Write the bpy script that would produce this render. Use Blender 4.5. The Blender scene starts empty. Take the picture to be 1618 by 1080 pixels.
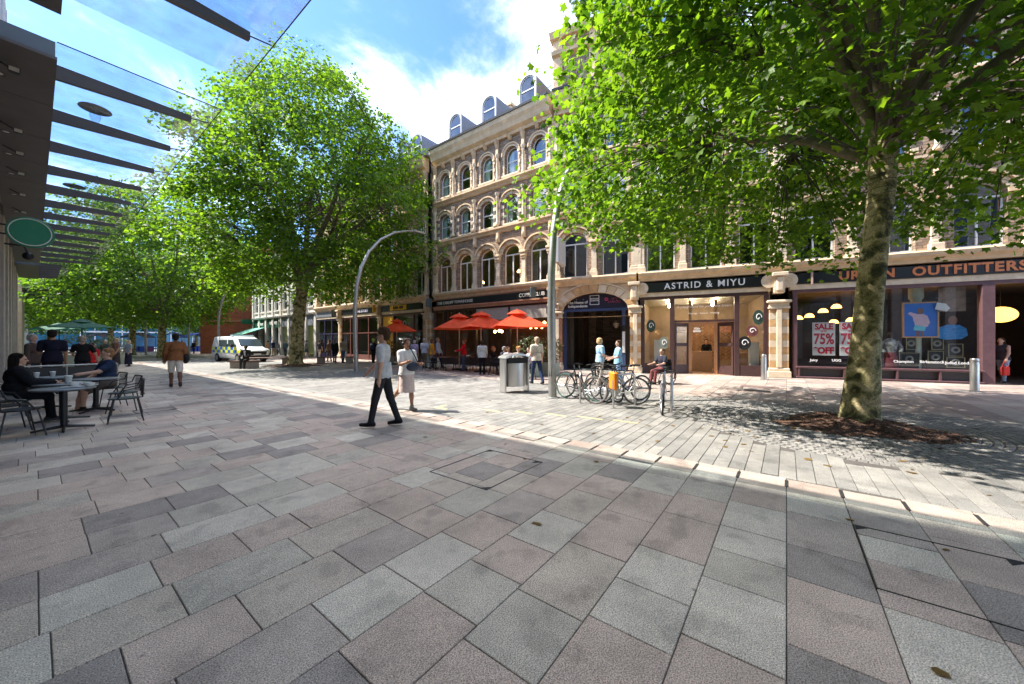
import bpy, bmesh, math, random
import numpy as np
from mathutils import Vector, Matrix
R = math.radians
sc = bpy.context.scene
col = sc.collection
# ---------------------------------------------------------------- camera
cam = bpy.data.objects.new('camera', bpy.data.cameras.new('camera'))
col.objects.link(cam)
cam.data.sensor_width = 36.0
cam.data.lens = 36.0 * 573 / 1618
cam.data.clip_start = 0.05
cam.data.clip_end = 3000
cam.location = (0, 0, 1.55)
cam.rotation_euler = (R(90), 0, -R(52.877))
sc.camera = cam
# ---------------------------------------------------------------- sky
SUN_EL, SUN_AZ = R(53), R(-28)          # azimuth clockwise from +Y (up the street)
world = bpy.data.worlds.new('World'); sc.world = world; world.use_nodes = True
nt = world.node_tree; N = nt.nodes; L = nt.links
for n in list(N): N.remove(n)
def wn(t, **k):
    n = N.new(t)
    for a, v in k.items(): setattr(n, a, v)
    return n
out = wn('ShaderNodeOutputWorld'); bg = wn('ShaderNodeBackground'); bg.inputs['Strength'].default_value = 0.15
sky = wn('ShaderNodeTexSky', sky_type='NISHITA', sun_disc=False, sun_elevation=SUN_EL, sun_rotation=SUN_AZ)
sky.air_density = 1.0; sky.dust_density = 0.6; sky.ozone_density = 1.6
tc = wn('ShaderNodeTexCoord'); sx = wn('ShaderNodeSeparateXYZ'); L.new(tc.outputs['Generated'], sx.inputs[0])
def wmath(op, a, b=None):
    n = wn('ShaderNodeMath', operation=op)
    for i, v in enumerate((a, b)):
        if v is None: continue
        if isinstance(v, (int, float)): n.inputs[i].default_value = v
        else: L.new(v, n.inputs[i])
    return n.outputs[0]
zc = wmath('ADD', wmath('MAXIMUM', sx.outputs[2], 0.0), 0.22)
cb = wn('ShaderNodeCombineXYZ')
L.new(wmath('DIVIDE', sx.outputs[0], zc), cb.inputs[0]); L.new(wmath('DIVIDE', sx.outputs[1], zc), cb.inputs[1])
mp = wn('ShaderNodeMapping'); mp.inputs['Location'].default_value = (7.7, 3.9, 0); L.new(cb.outputs[0], mp.inputs[0])
n1 = wn('ShaderNodeTexNoise'); n1.inputs['Scale'].default_value = 1.5; n1.inputs['Detail'].default_value = 9; n1.inputs['Roughness'].default_value = 0.62; n1.inputs['Distortion'].default_value = 0.3
L.new(mp.outputs[0], n1.inputs['Vector'])
cr = wn('ShaderNodeValToRGB'); cr.color_ramp.elements[0].position = 0.42; cr.color_ramp.elements[1].position = 0.72
cr.color_ramp.elements[0].color = (0, 0, 0, 1); cr.color_ramp.elements[1].color = (1, 1, 1, 1)
L.new(n1.outputs['Fac'], cr.inputs[0])
mx = wn('ShaderNodeMix', data_type='RGBA'); L.new(wmath('POWER', cr.outputs[0], 2.6), mx.inputs[0]); sv = wn('ShaderNodeVectorMath', operation='MULTIPLY'); L.new(sky.outputs[0], sv.inputs[0]); sv.inputs[1].default_value = (.24, .34, .49); L.new(sv.outputs[0], mx.inputs[6]); mx.inputs[7].default_value = (13.5, 13.0, 12.5, 1)
L.new(mx.outputs[2], bg.inputs['Color']); L.new(bg.outputs[0], out.inputs[0])
# ---------------------------------------------------------------- sun and exposure
sd = Vector((math.sin(SUN_AZ) * math.cos(SUN_EL), math.cos(SUN_AZ) * math.cos(SUN_EL), math.sin(SUN_EL)))
sun = bpy.data.objects.new('sun', bpy.data.lights.new('sun', 'SUN')); col.objects.link(sun)
sun.data.energy = 2.45; sun.data.angle = R(0.6); sun.data.color = (1.0, 0.95, 0.87)
sun.rotation_euler = sd.to_track_quat('Z', 'Y').to_euler(); sun.location = (-20, 40, 60)
vs = sc.view_settings
vs.view_transform = 'Standard'; vs.look = 'None'; vs.exposure = 2.5; vs.gamma = 1.0; vs.use_curve_mapping = False
sc.render.engine = 'CYCLES'
cy = sc.cycles
cy.use_denoising = True; cy.max_bounces = 7; cy.diffuse_bounces = 4; cy.glossy_bounces = 3; cy.transmission_bounces = 5; cy.transparent_max_bounces = 10
cy.sample_clamp_indirect = 6; cy.caustics_reflective = False; cy.caustics_refractive = False
rng = random.Random(7); nrg = np.random.default_rng(7)
# ---------------------------------------------------------------- materials
MATS = {}
def mat(name, color=(.5, .5, .5), rough=.6, metal=0., var=.12, scale=6., bump=.0, bscale=60., emit=None, estr=1., spec=.5, island=0., stretch=None, coat=0.):
    """Principled material with procedural colour variation and fine relief."""
    if name in MATS: return MATS[name]
    m = bpy.data.materials.new(name); m.use_nodes = True; t = m.node_tree; n = t.nodes; l = t.links
    b = n['Principled BSDF']; b.inputs['Roughness'].default_value = rough; b.inputs['Metallic'].default_value = metal
    b.inputs['Specular IOR Level'].default_value = spec
    if coat: b.inputs['Coat Weight'].default_value = coat
    c = n.new('ShaderNodeTexCoord'); src = c.outputs['Object']
    if stretch:
        mpn = n.new('ShaderNodeMapping'); mpn.inputs['Scale'].default_value = stretch; l.new(src, mpn.inputs[0]); src = mpn.outputs[0]
    nz = n.new('ShaderNodeTexNoise'); nz.inputs['Scale'].default_value = scale; nz.inputs['Detail'].default_value = 6; nz.inputs['Roughness'].default_value = .65
    l.new(src, nz.inputs['Vector'])
    mr = n.new('ShaderNodeMapRange'); mr.inputs[1].default_value = .3; mr.inputs[2].default_value = .7; mr.inputs[3].default_value = 1 - var; mr.inputs[4].default_value = 1 + var
    l.new(nz.outputs['Fac'], mr.inputs[0]); fac = mr.outputs[0]
    if island:
        g = n.new('ShaderNodeNewGeometry'); oi = n.new('ShaderNodeObjectInfo')
        a = n.new('ShaderNodeMath'); a.operation = 'ADD'; l.new(g.outputs['Random Per Island'], a.inputs[0]); l.new(oi.outputs['Random'], a.inputs[1])
        f = n.new('ShaderNodeMath'); f.operation = 'FRACT'; l.new(a.outputs[0], f.inputs[0])
        r2 = n.new('ShaderNodeMapRange'); r2.inputs[3].default_value = 1 - island; r2.inputs[4].default_value = 1 + island; l.new(f.outputs[0], r2.inputs[0])
        mm = n.new('ShaderNodeMath'); mm.operation = 'MULTIPLY'; l.new(fac, mm.inputs[0]); l.new(r2.outputs[0], mm.inputs[1]); fac = mm.outputs[0]
    v = n.new('ShaderNodeVectorMath'); v.operation = 'SCALE'; v.inputs[0].default_value = color[:3]; l.new(fac, v.inputs['Scale'])
    l.new(v.outputs[0], b.inputs['Base Color'])
    if bump:
        nb = n.new('ShaderNodeTexNoise'); nb.inputs['Scale'].default_value = bscale; nb.inputs['Detail'].default_value = 4; l.new(src, nb.inputs['Vector'])
        bp = n.new('ShaderNodeBump'); bp.inputs['Strength'].default_value = bump; bp.inputs['Distance'].default_value = .02
        l.new(nb.outputs['Fac'], bp.inputs['Height']); l.new(bp.outputs[0], b.inputs['Normal'])
    if emit:
        b.inputs['Emission Color'].default_value = (*emit, 1); b.inputs['Emission Strength'].default_value = estr
    MATS[name] = m; return m
def glass(name, tint=(.8, .87, .85), ior=1.5, rough=.0, dust=.0):
    """Thin pane: tinted see-through with Fresnel mirror reflection."""
    if name in MATS: return MATS[name]
    m = bpy.data.materials.new(name); m.use_nodes = True; t = m.node_tree; n = t.nodes; l = t.links
    n.remove(n['Principled BSDF']); o = n['Material Output']
    tr = n.new('ShaderNodeBsdfTransparent'); tr.inputs[0].default_value = (*tint, 1)
    gl = n.new('ShaderNodeBsdfGlossy'); gl.inputs['Roughness'].default_value = rough
    lw = n.new('ShaderNodeLayerWeight'); lw.inputs[0].default_value = .5          # 1 - |cos|, the same from both sides
    pw = n.new('ShaderNodeMath'); pw.operation = 'POWER'; l.new(lw.outputs['Facing'], pw.inputs[0]); pw.inputs[1].default_value = 5
    f0 = ((ior - 1) / (ior + 1)) ** 2 * 1.6
    fr = n.new('ShaderNodeMath'); fr.operation = 'MULTIPLY_ADD'; l.new(pw.outputs[0], fr.inputs[0]); fr.inputs[1].default_value = 1 - f0; fr.inputs[2].default_value = f0
    mxs = n.new('ShaderNodeMixShader'); l.new(fr.outputs[0], mxs.inputs[0]); l.new(tr.outputs[0], mxs.inputs[1]); l.new(gl.outputs[0], mxs.inputs[2])
    last = mxs.outputs[0]
    if dust:
        df = n.new('ShaderNodeBsdfDiffuse'); df.inputs[0].default_value = (.6, .62, .62, 1)
        nz = n.new('ShaderNodeTexNoise'); nz.inputs['Scale'].default_value = 3; nz.inputs['Detail'].default_value = 8
        c = n.new('ShaderNodeTexCoord'); l.new(c.outputs['Object'], nz.inputs['Vector'])
        mr = n.new('ShaderNodeMapRange'); mr.inputs[1].default_value = .4; mr.inputs[2].default_value = .75; mr.inputs[3].default_value = 0; mr.inputs[4].default_value = dust; l.new(nz.outputs['Fac'], mr.inputs[0])
        m2 = n.new('ShaderNodeMixShader'); l.new(mr.outputs[0], m2.inputs[0]); l.new(last, m2.inputs[1]); l.new(df.outputs[0], m2.inputs[2]); last = m2.outputs[0]
    l.new(last, o.inputs['Surface'])
    MATS[name] = m; return m
# ---------------------------------------------------------------- mesh helpers
class MB:
    def __init__(s): s.v = []; s.f = []; s.m = []; s.cur = 0
    def add(s, vs, fs):
        o = len(s.v); s.v.extend(vs)
        for f in fs: s.f.append([i + o for i in f]); s.m.append(s.cur)
        return s
    def box(s, x0, x1, y0, y1, z0, z1, M=None, c=0.):
        if x0 > x1: x0, x1 = x1, x0
        if y0 > y1: y0, y1 = y1, y0
        if z0 > z1: z0, z1 = z1, z0
        if c:                                   # chamfered box
            X = (x0, x1); Y = (y0, y1); Z = (z0, z1); vs = []; idx = {}
            for i in (0, 1):
                for j in (0, 1):
                    for k in (0, 1):
                        for a in range(3):
                            p = [X[i], Y[j], Z[k]]
                            for b in range(3):
                                if b != a: p[b] += c * (1 if (i, j, k)[b] == 0 else -1)
                            idx[(i, j, k, a)] = len(vs); vs.append(tuple(p))
            fs = []
            for a in range(3):
                b, d = (a + 1) % 3, (a + 2) % 3
                for e in (0, 1):
                    q = []
                    for (p, r) in ((0, 0), (1, 0), (1, 1), (0, 1)):
                        t = [0, 0, 0]; t[a] = e; t[b] = p; t[d] = r; q.append(idx[(*t, a)])
                    fs.append(q if e else q[::-1])
            for a in range(3):                  # edges running along a
                b, d = (a + 1) % 3, (a + 2) % 3
                for p in (0, 1):
                    for r in (0, 1):
                        t0 = [0, 0, 0]; t0[b] = p; t0[d] = r; t1 = list(t0); t1[a] = 1
                        q = [idx[(*t0, b)], idx[(*t1, b)], idx[(*t1, d)], idx[(*t0, d)]]
                        fs.append(q if (p ^ r) == 1 else q[::-1])
            for i in (0, 1):
                for j in (0, 1):
                    for k in (0, 1):
                        q = [idx[(i, j, k, a)] for a in range(3)]
                        fs.append(q if (i + j + k) % 2 == 1 else q[::-1])
        else:
            vs = [(x0, y0, z0), (x1, y0, z0), (x1, y1, z0), (x0, y1, z0), (x0, y0, z1), (x1, y0, z1), (x1, y1, z1), (x0, y1, z1)]
            fs = [(0, 3, 2, 1), (4, 5, 6, 7), (0, 1, 5, 4), (1, 2, 6, 5), (2, 3, 7, 6), (3, 0, 4, 7)]
        if M is not None: vs = [tuple(M @ Vector(p)) for p in vs]
        return s.add(vs, fs)
    def tube(s, pts, rad, n=8, cap=True, sq=1.):
        pts = [Vector(p) for p in pts]; k = len(pts)
        rad = [rad] * k if isinstance(rad, (int, float)) else rad
        vs = []; up = None
        for i, p in enumerate(pts):
            t = (pts[min(i + 1, k - 1)] - pts[max(i - 1, 0)])
            t = t.normalized() if t.length > 1e-9 else Vector((0, 0, 1))
            if up is None:
                up = Vector((0, 0, 1)) if abs(t.z) < .9 else Vector((1, 0, 0))
            a = up - t * up.dot(t)
            if a.length < 1e-6: a = t.orthogonal()
            a.normalize(); up = a; b = t.cross(a)
            for j in range(n):
                th = 2 * math.pi * j / n
                vs.append(tuple(p + (a * math.cos(th) + b * math.sin(th) * sq) * rad[i]))
        fs = [(i * n + j, i * n + (j + 1) % n, (i + 1) * n + (j + 1) % n, (i + 1) * n + j) for i in range(k - 1) for j in range(n)]
        if cap: fs += [tuple(range(n))[::-1], tuple((k - 1) * n + j for j in range(n))]
        return s.add(vs, fs)
    def lathe(s, prof, n=16, c=(0, 0, 0), a0=0., a1=2 * math.pi):
        full = abs(a1 - a0 - 2 * math.pi) < 1e-6; m = n if full else n + 1; vs = []; k = len(prof)
        for (r, z) in prof:
            for j in range(m):
                th = a0 + (a1 - a0) * j / n
                vs.append((c[0] + r * math.cos(th), c[1] + r * math.sin(th), c[2] + z))
        fs = [(i * m + j, i * m + (j + 1) % m, (i + 1) * m + (j + 1) % m, (i + 1) * m + j) for i in range(k - 1) for j in range(m if full else n)]
        return s.add(vs, fs)
    def prism(s, poly, d0, d1, axis='y'):
        """2-D polygon (a, b) extruded; axis y: (x, z) profile; axis x: (y, z); axis z: (x, y)."""
        n = len(poly)
        def P(a, b, d): return {'y': (a, d, b), 'x': (d, a, b), 'z': (a, b, d)}[axis]
        vs = [P(a, b, d0) for a, b in poly] + [P(a, b, d1) for a, b in poly]
        fs = [tuple(range(n)), tuple(range(n, 2 * n))[::-1]] + [(i, i + n, (i + 1) % n + n, (i + 1) % n) for i in range(n)]
        return s.add(vs, fs)
    def ell(s, c, r, nu=12, nv=8, M=None):
        r = (r, r, r) if isinstance(r, (int, float)) else r; vs = [(0, 0, -1)]
        for i in range(1, nv):
            ph = -math.pi / 2 + math.pi * i / nv
            for j in range(nu):
                th = 2 * math.pi * j / nu; vs.append((math.cos(ph) * math.cos(th), math.cos(ph) * math.sin(th), math.sin(ph)))
        vs.append((0, 0, 1)); top = len(vs) - 1
        fs = [(0, 1 + (j + 1) % nu, 1 + j) for j in range(nu)]
        for i in range(nv - 2):
            a = 1 + i * nu; fs += [(a + j, a + (j + 1) % nu, a + nu + (j + 1) % nu, a + nu + j) for j in range(nu)]
        a = 1 + (nv - 2) * nu; fs += [(a + j, a + (j + 1) % nu, top) for j in range(nu)]
        vs = [(c[0] + x * r[0], c[1] + y * r[1], c[2] + z * r[2]) for x, y, z in vs]
        if M is not None: vs = [tuple(M @ Vector(p)) for p in vs]
        return s.add(vs, fs)
    def quad(s, a, b, c, d): return s.add([tuple(a), tuple(b), tuple(c), tuple(d)], [(0, 1, 2, 3)])
    def mesh(s, name, mats, smooth=False, fix=True):
        me = bpy.data.meshes.new(name); me.from_pydata(s.v, [], s.f)
        mats = mats if isinstance(mats, (list, tuple)) else [mats]
        for m in mats: me.materials.append(m)
        if any(s.m): me.polygons.foreach_set('material_index', s.m)
        if fix:
            bm = bmesh.new(); bm.from_mesh(me); bmesh.ops.recalc_face_normals(bm, faces=bm.faces); bm.to_mesh(me); bm.free()
        if smooth:
            me.polygons.foreach_set('use_smooth', [True] * len(me.polygons)); me.set_sharp_from_angle(angle=R(40))
        me.update(); return me
    def build(s, name, mats, parent=None, smooth=False, loc=None, rz=0, fix=True):
        return link(name, s.mesh(name, mats, smooth, fix), parent, loc, rz)
def link(name, me, parent=None, loc=None, rz=0):
    o = bpy.data.objects.new(name, me); col.objects.link(o)
    if parent is not None: o.parent = parent
    if loc is not None: o.location = loc
    if rz: o.rotation_euler[2] = rz
    return o
def tag(o, label=None, cat=None, group=None, kind=None):
    if label: o['label'] = label
    if cat: o['category'] = cat
    if group: o['group'] = group
    if kind: o['kind'] = kind
    return o
def thing(name, label, cat, loc=(0, 0, 0), rz=0., group=None):
    o = link(name, None, None, loc, rz); o.empty_display_size = .2
    return tag(o, label, cat, group)
def dup(root, loc, rz=0., label=None, group=None, scale=None):
    def cp(o, par):
        c = o.copy(); col.objects.link(c); c.parent = par
        for ch in list(o.children): cp(ch, c)
        return c
    r = cp(root, None); r.location = loc; r.rotation_euler[2] = rz
    if scale: r.scale = (scale,) * 3
    if label: r['label'] = label
    if group: r['group'] = group
    return r
def text(s, size, m, parent, loc, rot=(R(90), 0, 0), name='lettering', ext=.012, bold=0., align='CENTER', sx=1., space=1., shear=0.):
    cu = bpy.data.curves.new('lettering', 'FONT'); cu.body = s; cu.size = size; cu.extrude = ext; cu.align_x = align; cu.align_y = 'CENTER'
    cu.offset = bold; cu.space_character = space; cu.resolution_u = 3; cu.shear = shear
    t = bpy.data.objects.new('t', cu); col.objects.link(t)
    me = bpy.data.meshes.new_from_object(t)
    bpy.data.objects.remove(t); bpy.data.curves.remove(cu)
    me.materials.clear(); me.materials.append(m)
    o = link(name, me, parent, loc); o.rotation_euler = rot; o.scale = (sx, 1, 1)
    return o
# ================================================================ ground
def stone_mat(name, stops, rough=.75, speck=.62, scale=150., bump=.25, wear=.12, spec=.35):
    """Granite: per-piece colour from a ramp, mineral speckle, broad wear."""
    m = bpy.data.materials.new(name); m.use_nodes = True; t = m.node_tree; n = t.nodes; l = t.links; b = n['Principled BSDF']
    b.inputs['Roughness'].default_value = rough; b.inputs['Specular IOR Level'].default_value = spec
    g = n.new('ShaderNodeNewGeometry'); oi = n.new('ShaderNodeObjectInfo')
    a = n.new('ShaderNodeMath'); a.operation = 'ADD'; l.new(g.outputs['Random Per Island'], a.inputs[0]); l.new(oi.outputs['Random'], a.inputs[1])
    f = n.new('ShaderNodeMath'); f.operation = 'FRACT'; l.new(a.outputs[0], f.inputs[0])
    cr = n.new('ShaderNodeValToRGB'); cr.color_ramp.interpolation = 'CONSTANT'
    els = cr.color_ramp.elements
    while len(els) < len(stops): els.new(.5)
    for e, (p, c) in zip(els, stops): e.position = p; e.color = (*c, 1)
    l.new(f.outputs[0], cr.inputs[0])
    pos = g.outputs['Position']
    def noise(s, d=3):
        k = n.new('ShaderNodeTexNoise'); k.inputs['Scale'].default_value = s; k.inputs['Detail'].default_value = d; l.new(pos, k.inputs['Vector']); return k.outputs['Fac']
    def rmap(src, lo, hi, a0=.3, a1=.7):
        k = n.new('ShaderNodeMapRange'); k.inputs[1].default_value = a0; k.inputs[2].default_value = a1; k.inputs[3].default_value = lo; k.inputs[4].default_value = hi; l.new(src, k.inputs[0]); return k.outputs[0]
    def mul(p, q):
        k = n.new('ShaderNodeMath'); k.operation = 'MULTIPLY'; l.new(p, k.inputs[0]); l.new(q, k.inputs[1]); return k.outputs[0]
    fac = mul(rmap(noise(scale, 2), 1 - speck, 1 + speck, .32, .68), rmap(noise(2.2, 5), 1 - wear, 1 + wear))
    fac = mul(fac, rmap(noise(3.4, 8), .8, 1., .36, .44))
    fac = mul(fac, rmap(noise(.55, 6), 1 - wear * 1.3, 1 + wear * 1.0))
    fac = mul(fac, rmap(noise(14, 5), 1 - wear * .6, 1 + wear * .6))
    v = n.new('ShaderNodeVectorMath'); v.operation = 'SCALE'; l.new(cr.outputs[0], v.inputs[0]); l.new(fac, v.inputs['Scale'])
    # small dark gum spots and stains
    vo = n.new('ShaderNodeTexVoronoi'); vo.inputs['Scale'].default_value = 2.3; l.new(pos, vo.inputs['Vector'])
    gs = rmap(vo.outputs['Distance'], .5, 1., .03, .052)
    v2 = n.new('ShaderNodeVectorMath'); v2.operation = 'SCALE'; l.new(v.outputs[0], v2.inputs[0]); l.new(gs, v2.inputs['Scale'])
    l.new(v2.outputs[0], b.inputs['Base Color'])
    bp = n.new('ShaderNodeBump'); bp.inputs['Strength'].default_value = bump; bp.inputs['Distance'].default_value = .006
    l.new(noise(scale * .6, 4), bp.inputs['Height']); l.new(bp.outputs[0], b.inputs['Normal'])
    MATS[name] = m; return m
GREY, LGREY, DGREY, PINK, BUFF, MAUVE = (.47, .41, .335), (.56, .49, .405), (.32, .27, .235), (.50, .39, .32), (.50, .415, .335), (.43, .355, .30)
m_slab = stone_mat('granite_slab', [(0, LGREY), (.17, PINK), (.34, MAUVE), (.46, GREY), (.60, BUFF), (.72, DGREY), (.86, PINK), (.95, LGREY)])
m_slab2 = stone_mat('granite_slab_warm', [(0, (.31, .245, .205)), (.3, (.325, .27, .23)), (.55, (.28, .22, .185)), (.75, (.335, .29, .25)), (.9, (.255, .20, .175))])
m_sett = stone_mat('granite_sett', [(0, (.205, .196, .18)), (.3, (.225, .215, .197)), (.55, (.185, .178, .166)), (.8, (.24, .227, .206))], rough=.6, wear=.14)
m_joint = mat('joint_mortar', (.085, .076, .068), .95, var=.3, scale=9, bump=.3)
m_jointl = mat('joint_sand', (.15, .14, .125), .95, var=.25, scale=9)
g = MB(); g.quad((-900, -900, -.06), (900, -900, -.06), (900, 900, -.06), (-900, 900, -.06))
tag(g.build('ground', mat('tarmac', (.16, .15, .145), .9, var=.2, scale=.4, bump=.2)), kind='structure')
CS, SN = math.cos(R(52.877)), math.sin(R(52.877))
def proj(x, y):
    d = SN * x + CS * y
    if d < .3: return None
    return 809 + 573 * (CS * x - SN * y) / d, 540 + 573 * 1.55 / d, d
def slab_mesh(lx, ly, mt, h=.05, c=.0035):
    k = c; z = 0.
    vs = [(0, 0, z - h), (lx, 0, z - h), (lx, ly, z - h), (0, ly, z - h), (0, 0, z - k), (lx, 0, z - k), (lx, ly, z - k), (0, ly, z - k), (k, k, z), (lx - k, k, z), (lx - k, ly - k, z), (k, ly - k, z)]
    fs = [(8, 9, 10, 11)] + [(i, (i + 1) % 4, (i + 1) % 4 + 4, i + 4) for i in range(4)] + [(i + 4, (i + 1) % 4 + 4, (i + 1) % 4 + 8, i + 8) for i in range(4)]
    return vs, fs
def pave(name, x0, x1, y0, y1, row, lens, mt, mj, gap=.008, piece='slab', skip=None, zj=-.009, z=0., npart=300, jit=.0012):
    base = MB(); base.quad((x0, y0, zj), (x1, y0, zj), (x1, y1, zj), (x0, y1, zj))
    root = tag(base.build(name, mj), kind='structure')
    allp = []; y = y0
    while y < y1 - .01:
        x = x0 + gap / 2 - rng.random() * max(lens) * .9
        while x < x1:
            l = rng.choice(lens); a, b = max(x, x0 + gap / 2), min(x + l - gap, x1 - gap / 2)
            if b - a > .06 and not (skip and skip((a + b) / 2, y + row / 2)): allp.append((a, b - a, y + gap / 2, row - gap))
            x += l
        y += row
    def size(p):
        q = proj(p[0] + p[1] / 2, p[2] + p[3] / 2)
        if q is None or not (-60 < q[0] < 1680) or q[1] > 1130: return 0
        return 1 / q[2]
    allp.sort(key=size, reverse=True)
    cache = {}
    for (a, la, b, lb) in allp[:npart]:
        k = (round(la, 3), round(lb, 4))
        if k not in cache:
            vs, fs = slab_mesh(k[0], k[1], mt); me = bpy.data.meshes.new(piece); me.from_pydata(vs, [], fs); me.materials.append(mt); cache[k] = me
        link(piece, cache[k], root, (a, b, z + (rng.random() - .5) * 2 * jit))
    V = []; Fs = []
    for (a, la, b, lb) in allp[npart:]:
        vs, fs = slab_mesh(la, lb, mt); o = len(V); dz = z + (rng.random() - .5) * 2 * jit
        V += [(x + a, yy + b, zz + dz) for x, yy, zz in vs]; Fs += [tuple(i + o for i in f) for f in fs]
    me = bpy.data.meshes.new(piece); me.from_pydata(V, [], Fs); me.materials.append(mt)
    tag(link(piece + '_paving', me, root), kind='stuff')
    return root
T1 = (9.25, -1.05); T2 = (10.5, 25.9)
def pit(x, y): return (x - T1[0]) ** 2 + (y - T1[1]) ** 2 < 2.75 ** 2 or (x - T2[0]) ** 2 + (y - T2[1]) ** 2 < 1.9 ** 2
walk = pave('pavement', -2.5, 4.72, -5.4, 75.15, .45, (.42, .48, .54, .6, .68), m_slab, m_joint, gap=.006)
kerb = pave('kerb_edge', 4.72, 5.18, -5.4, 75.15, .45, (.46,), m_slab2, m_joint, piece='kerb_stone', npart=40)
setts = pave('sett_roadway', 5.18, 11.5, -9.0, 75.0, .168, (.42, .48, .55, .62), m_sett, m_joint, gap=.007, piece='sett', skip=pit)
walk2 = pave('shop_pavement', 11.5, 24.0, -14.4, 75.6, .6, (.6, .75, .9, 1.0), m_slab2, m_joint, piece='slab')
# slots cut into the kerb joints
m_dark = mat('dark_void', (.012, .012, .012), .8, var=.1)
for i in range(26):
    y = -2.7 + .45 * i
    b = MB(); b.box(4.86, 5.1, y - .016, y + .016, -.008, .0035); b.build('drain_slot', m_dark, kerb)
# ring of small cobbles round the near tree and its mulch bed
m_cob = stone_mat('cobble', [(0, (.20, .19, .175)), (.4, (.175, .165, .155)), (.7, (.225, .215, .195))], rough=.7)
bs = MB(); bs.lathe([(0, -.012), (2.76, -.012)], 64, (T1[0], T1[1], 0)); bed = tag(bs.build('tree_surround', m_jointl), kind='structure')
allc = []
for r_ in np.arange(1.05, 2.74, .105):
    nn = int(2 * math.pi * r_ / .104)
    for j in range(nn):
        allc.append((r_, 2 * math.pi * (j + .08 * rng.random() + (.5 if int(r_ * 9.5) % 2 else 0)) / nn))
cb_ = MB(); cb_.box(-.048, .048, -.048, .048, -.05, .0, c=.008); cme = cb_.mesh('cobble', m_cob)
allc.sort(key=lambda c: (proj(T1[0] + c[0] * math.cos(c[1]), T1[1] + c[0] * math.sin(c[1])) or (0, 0, 99))[2])
rest = MB()
for i, (r_, th) in enumerate(allc):
    x, y = T1[0] + r_ * math.cos(th), T1[1] + r_ * math.sin(th); z = .001 + rng.random() * .002
    if i < 300: link('cobble', cme, bed, (x, y, z), th)
    else:
        M = Matrix.Translation((x, y, z)) @ Matrix.Rotation(th, 4, 'Z'); rest.box(-.047, .047, -.047, .047, -.05, 0, M, c=.014)
tag(rest.build('cobble_paving', m_cob, bed), kind='stuff')
m_mulch = mat('bark_mulch', (.085, .045, .03), .95, var=.5, scale=40, bump=.9, bscale=90)
def mulch(c, rad, hgt, name, label, n=28, chips=2600):
    b = MB(); ring = []; nr = 18; na = 56
    vs = []; fs = []
    for i in range(nr + 1):
        t = i / nr
        for j in range(na):
            th = 2 * math.pi * j / na; rr = rad * t * (1 + .16 * math.sin(3 * th + 1) + .06 * math.sin(7 * th))
            z = hgt * (1 - t) ** 1.35 * (1 + .18 * math.sin(5 * th + 4 * t)) + (rng.random() - .5) * .03 * (1 - t)
            vs.append((rr * math.cos(th), rr * math.sin(th), max(z, -.01) if t < 1 else -.012))
    for i in range(nr):
        for j in range(na): fs.append((i * na + j, i * na + (j + 1) % na, (i + 1) * na + (j + 1) % na, (i + 1) * na + j))
    b.add(vs, fs); o = tag(b.build(name, m_mulch, loc=(c[0], c[1], 0), smooth=True), label, 'mulch', kind='stuff')
    ch = MB()
    for k in range(chips):
        t = math.sqrt(rng.random()) * 1.06; th = rng.random() * 6.283; rr = rad * t * (1 + .16 * math.sin(3 * th + 1) + .06 * math.sin(7 * th))
        z = max(0, hgt * (1 - min(t, 1)) ** 1.35 * (1 + .18 * math.sin(5 * th + 4 * t))) + .004
        M = Matrix.Translation((rr * math.cos(th), rr * math.sin(th), z)) @ Matrix.Rotation(rng.random() * 6.3, 4, 'Z') @ Matrix.Rotation((rng.random() - .5) * 1.2, 4, 'X')
        l = .012 + rng.random() * .03; ch.box(-l, l, -.007, .007, -.003, .005, M)
    tag(ch.build('bark_chips', mat('bark_chip', (.13, .07, .045), .9, var=.3, island=.6), o), kind='stuff')
    return o
mulch(T1, 1.12, .22, 'bark_mulch_bed', 'mound of reddish bark mulch around the near plane tree trunk')
mulch(T2, 1.7, .16, 'bark_mulch_bed', 'dark mulch patch under the big tree beside the long bench', chips=900)
# access covers, drain grates, painted dashes
m_steel = mat('worn_steel', (.12, .115, .11), .5, .8, var=.3, scale=20)
def cover(x0, x1, y0, y1, label):
    r_ = thing('access_cover', label, 'cover', (x0, y0, .002), group='recessed access covers')
    w, h = x1 - x0, y1 - y0; t = .008
    for (a, b, c, d) in ((0, w, 0, t), (0, w, h - t, h), (0, t, t, h - t), (w - t, w, t, h - t)):
        b_ = MB(); b_.box(a, b, c, d, -.01, .004); b_.build('frame_edge', m_steel, r_)
    for (cx, cy_) in ((.05, .05), (w - .05, h - .05), (w - .05, .05)):
        b_ = MB(); b_.prism([(cx - .05, cy_ - .05), (cx + .05, cy_ - .05), (cx - .05, cy_ + .05)] if cx < w / 2 else [(cx + .05, cy_ + .05), (cx - .05, cy_ + .05), (cx + .05, cy_ - .05)], -.008, .003, 'z'); b_.build('key_hole', m_dark, r_)
cover(2.86, 3.96, 2.5, 3.4, 'square recessed cover edged in dark steel in foreground slabs')
cover(3.2, 4.2, -1.35, -.45, 'square recessed cover at lower right edge of the paving')
cover(1.35, 2.0, 11.2, 11.75, 'small recessed cover in slabs right of the cafe chairs')
def grate(x, y, w, h, label):
    r_ = thing('drain_grate', label, 'grate', (x, y, .003))
    b = MB(); b.box(-w / 2, w / 2, -h / 2, h / 2, -.01, .001); b.build('pit', m_dark, r_)
    for i in range(7):
        q = -w / 2 + w * i / 6; b = MB(); b.box(q - .018, q + .018, -h / 2, h / 2, -.006, .006); b.build('bar', m_steel, r_)
grate(13.9, .75, .42, .7, 'dark iron drain grate in the pavement before the jewellery shop')
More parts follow.
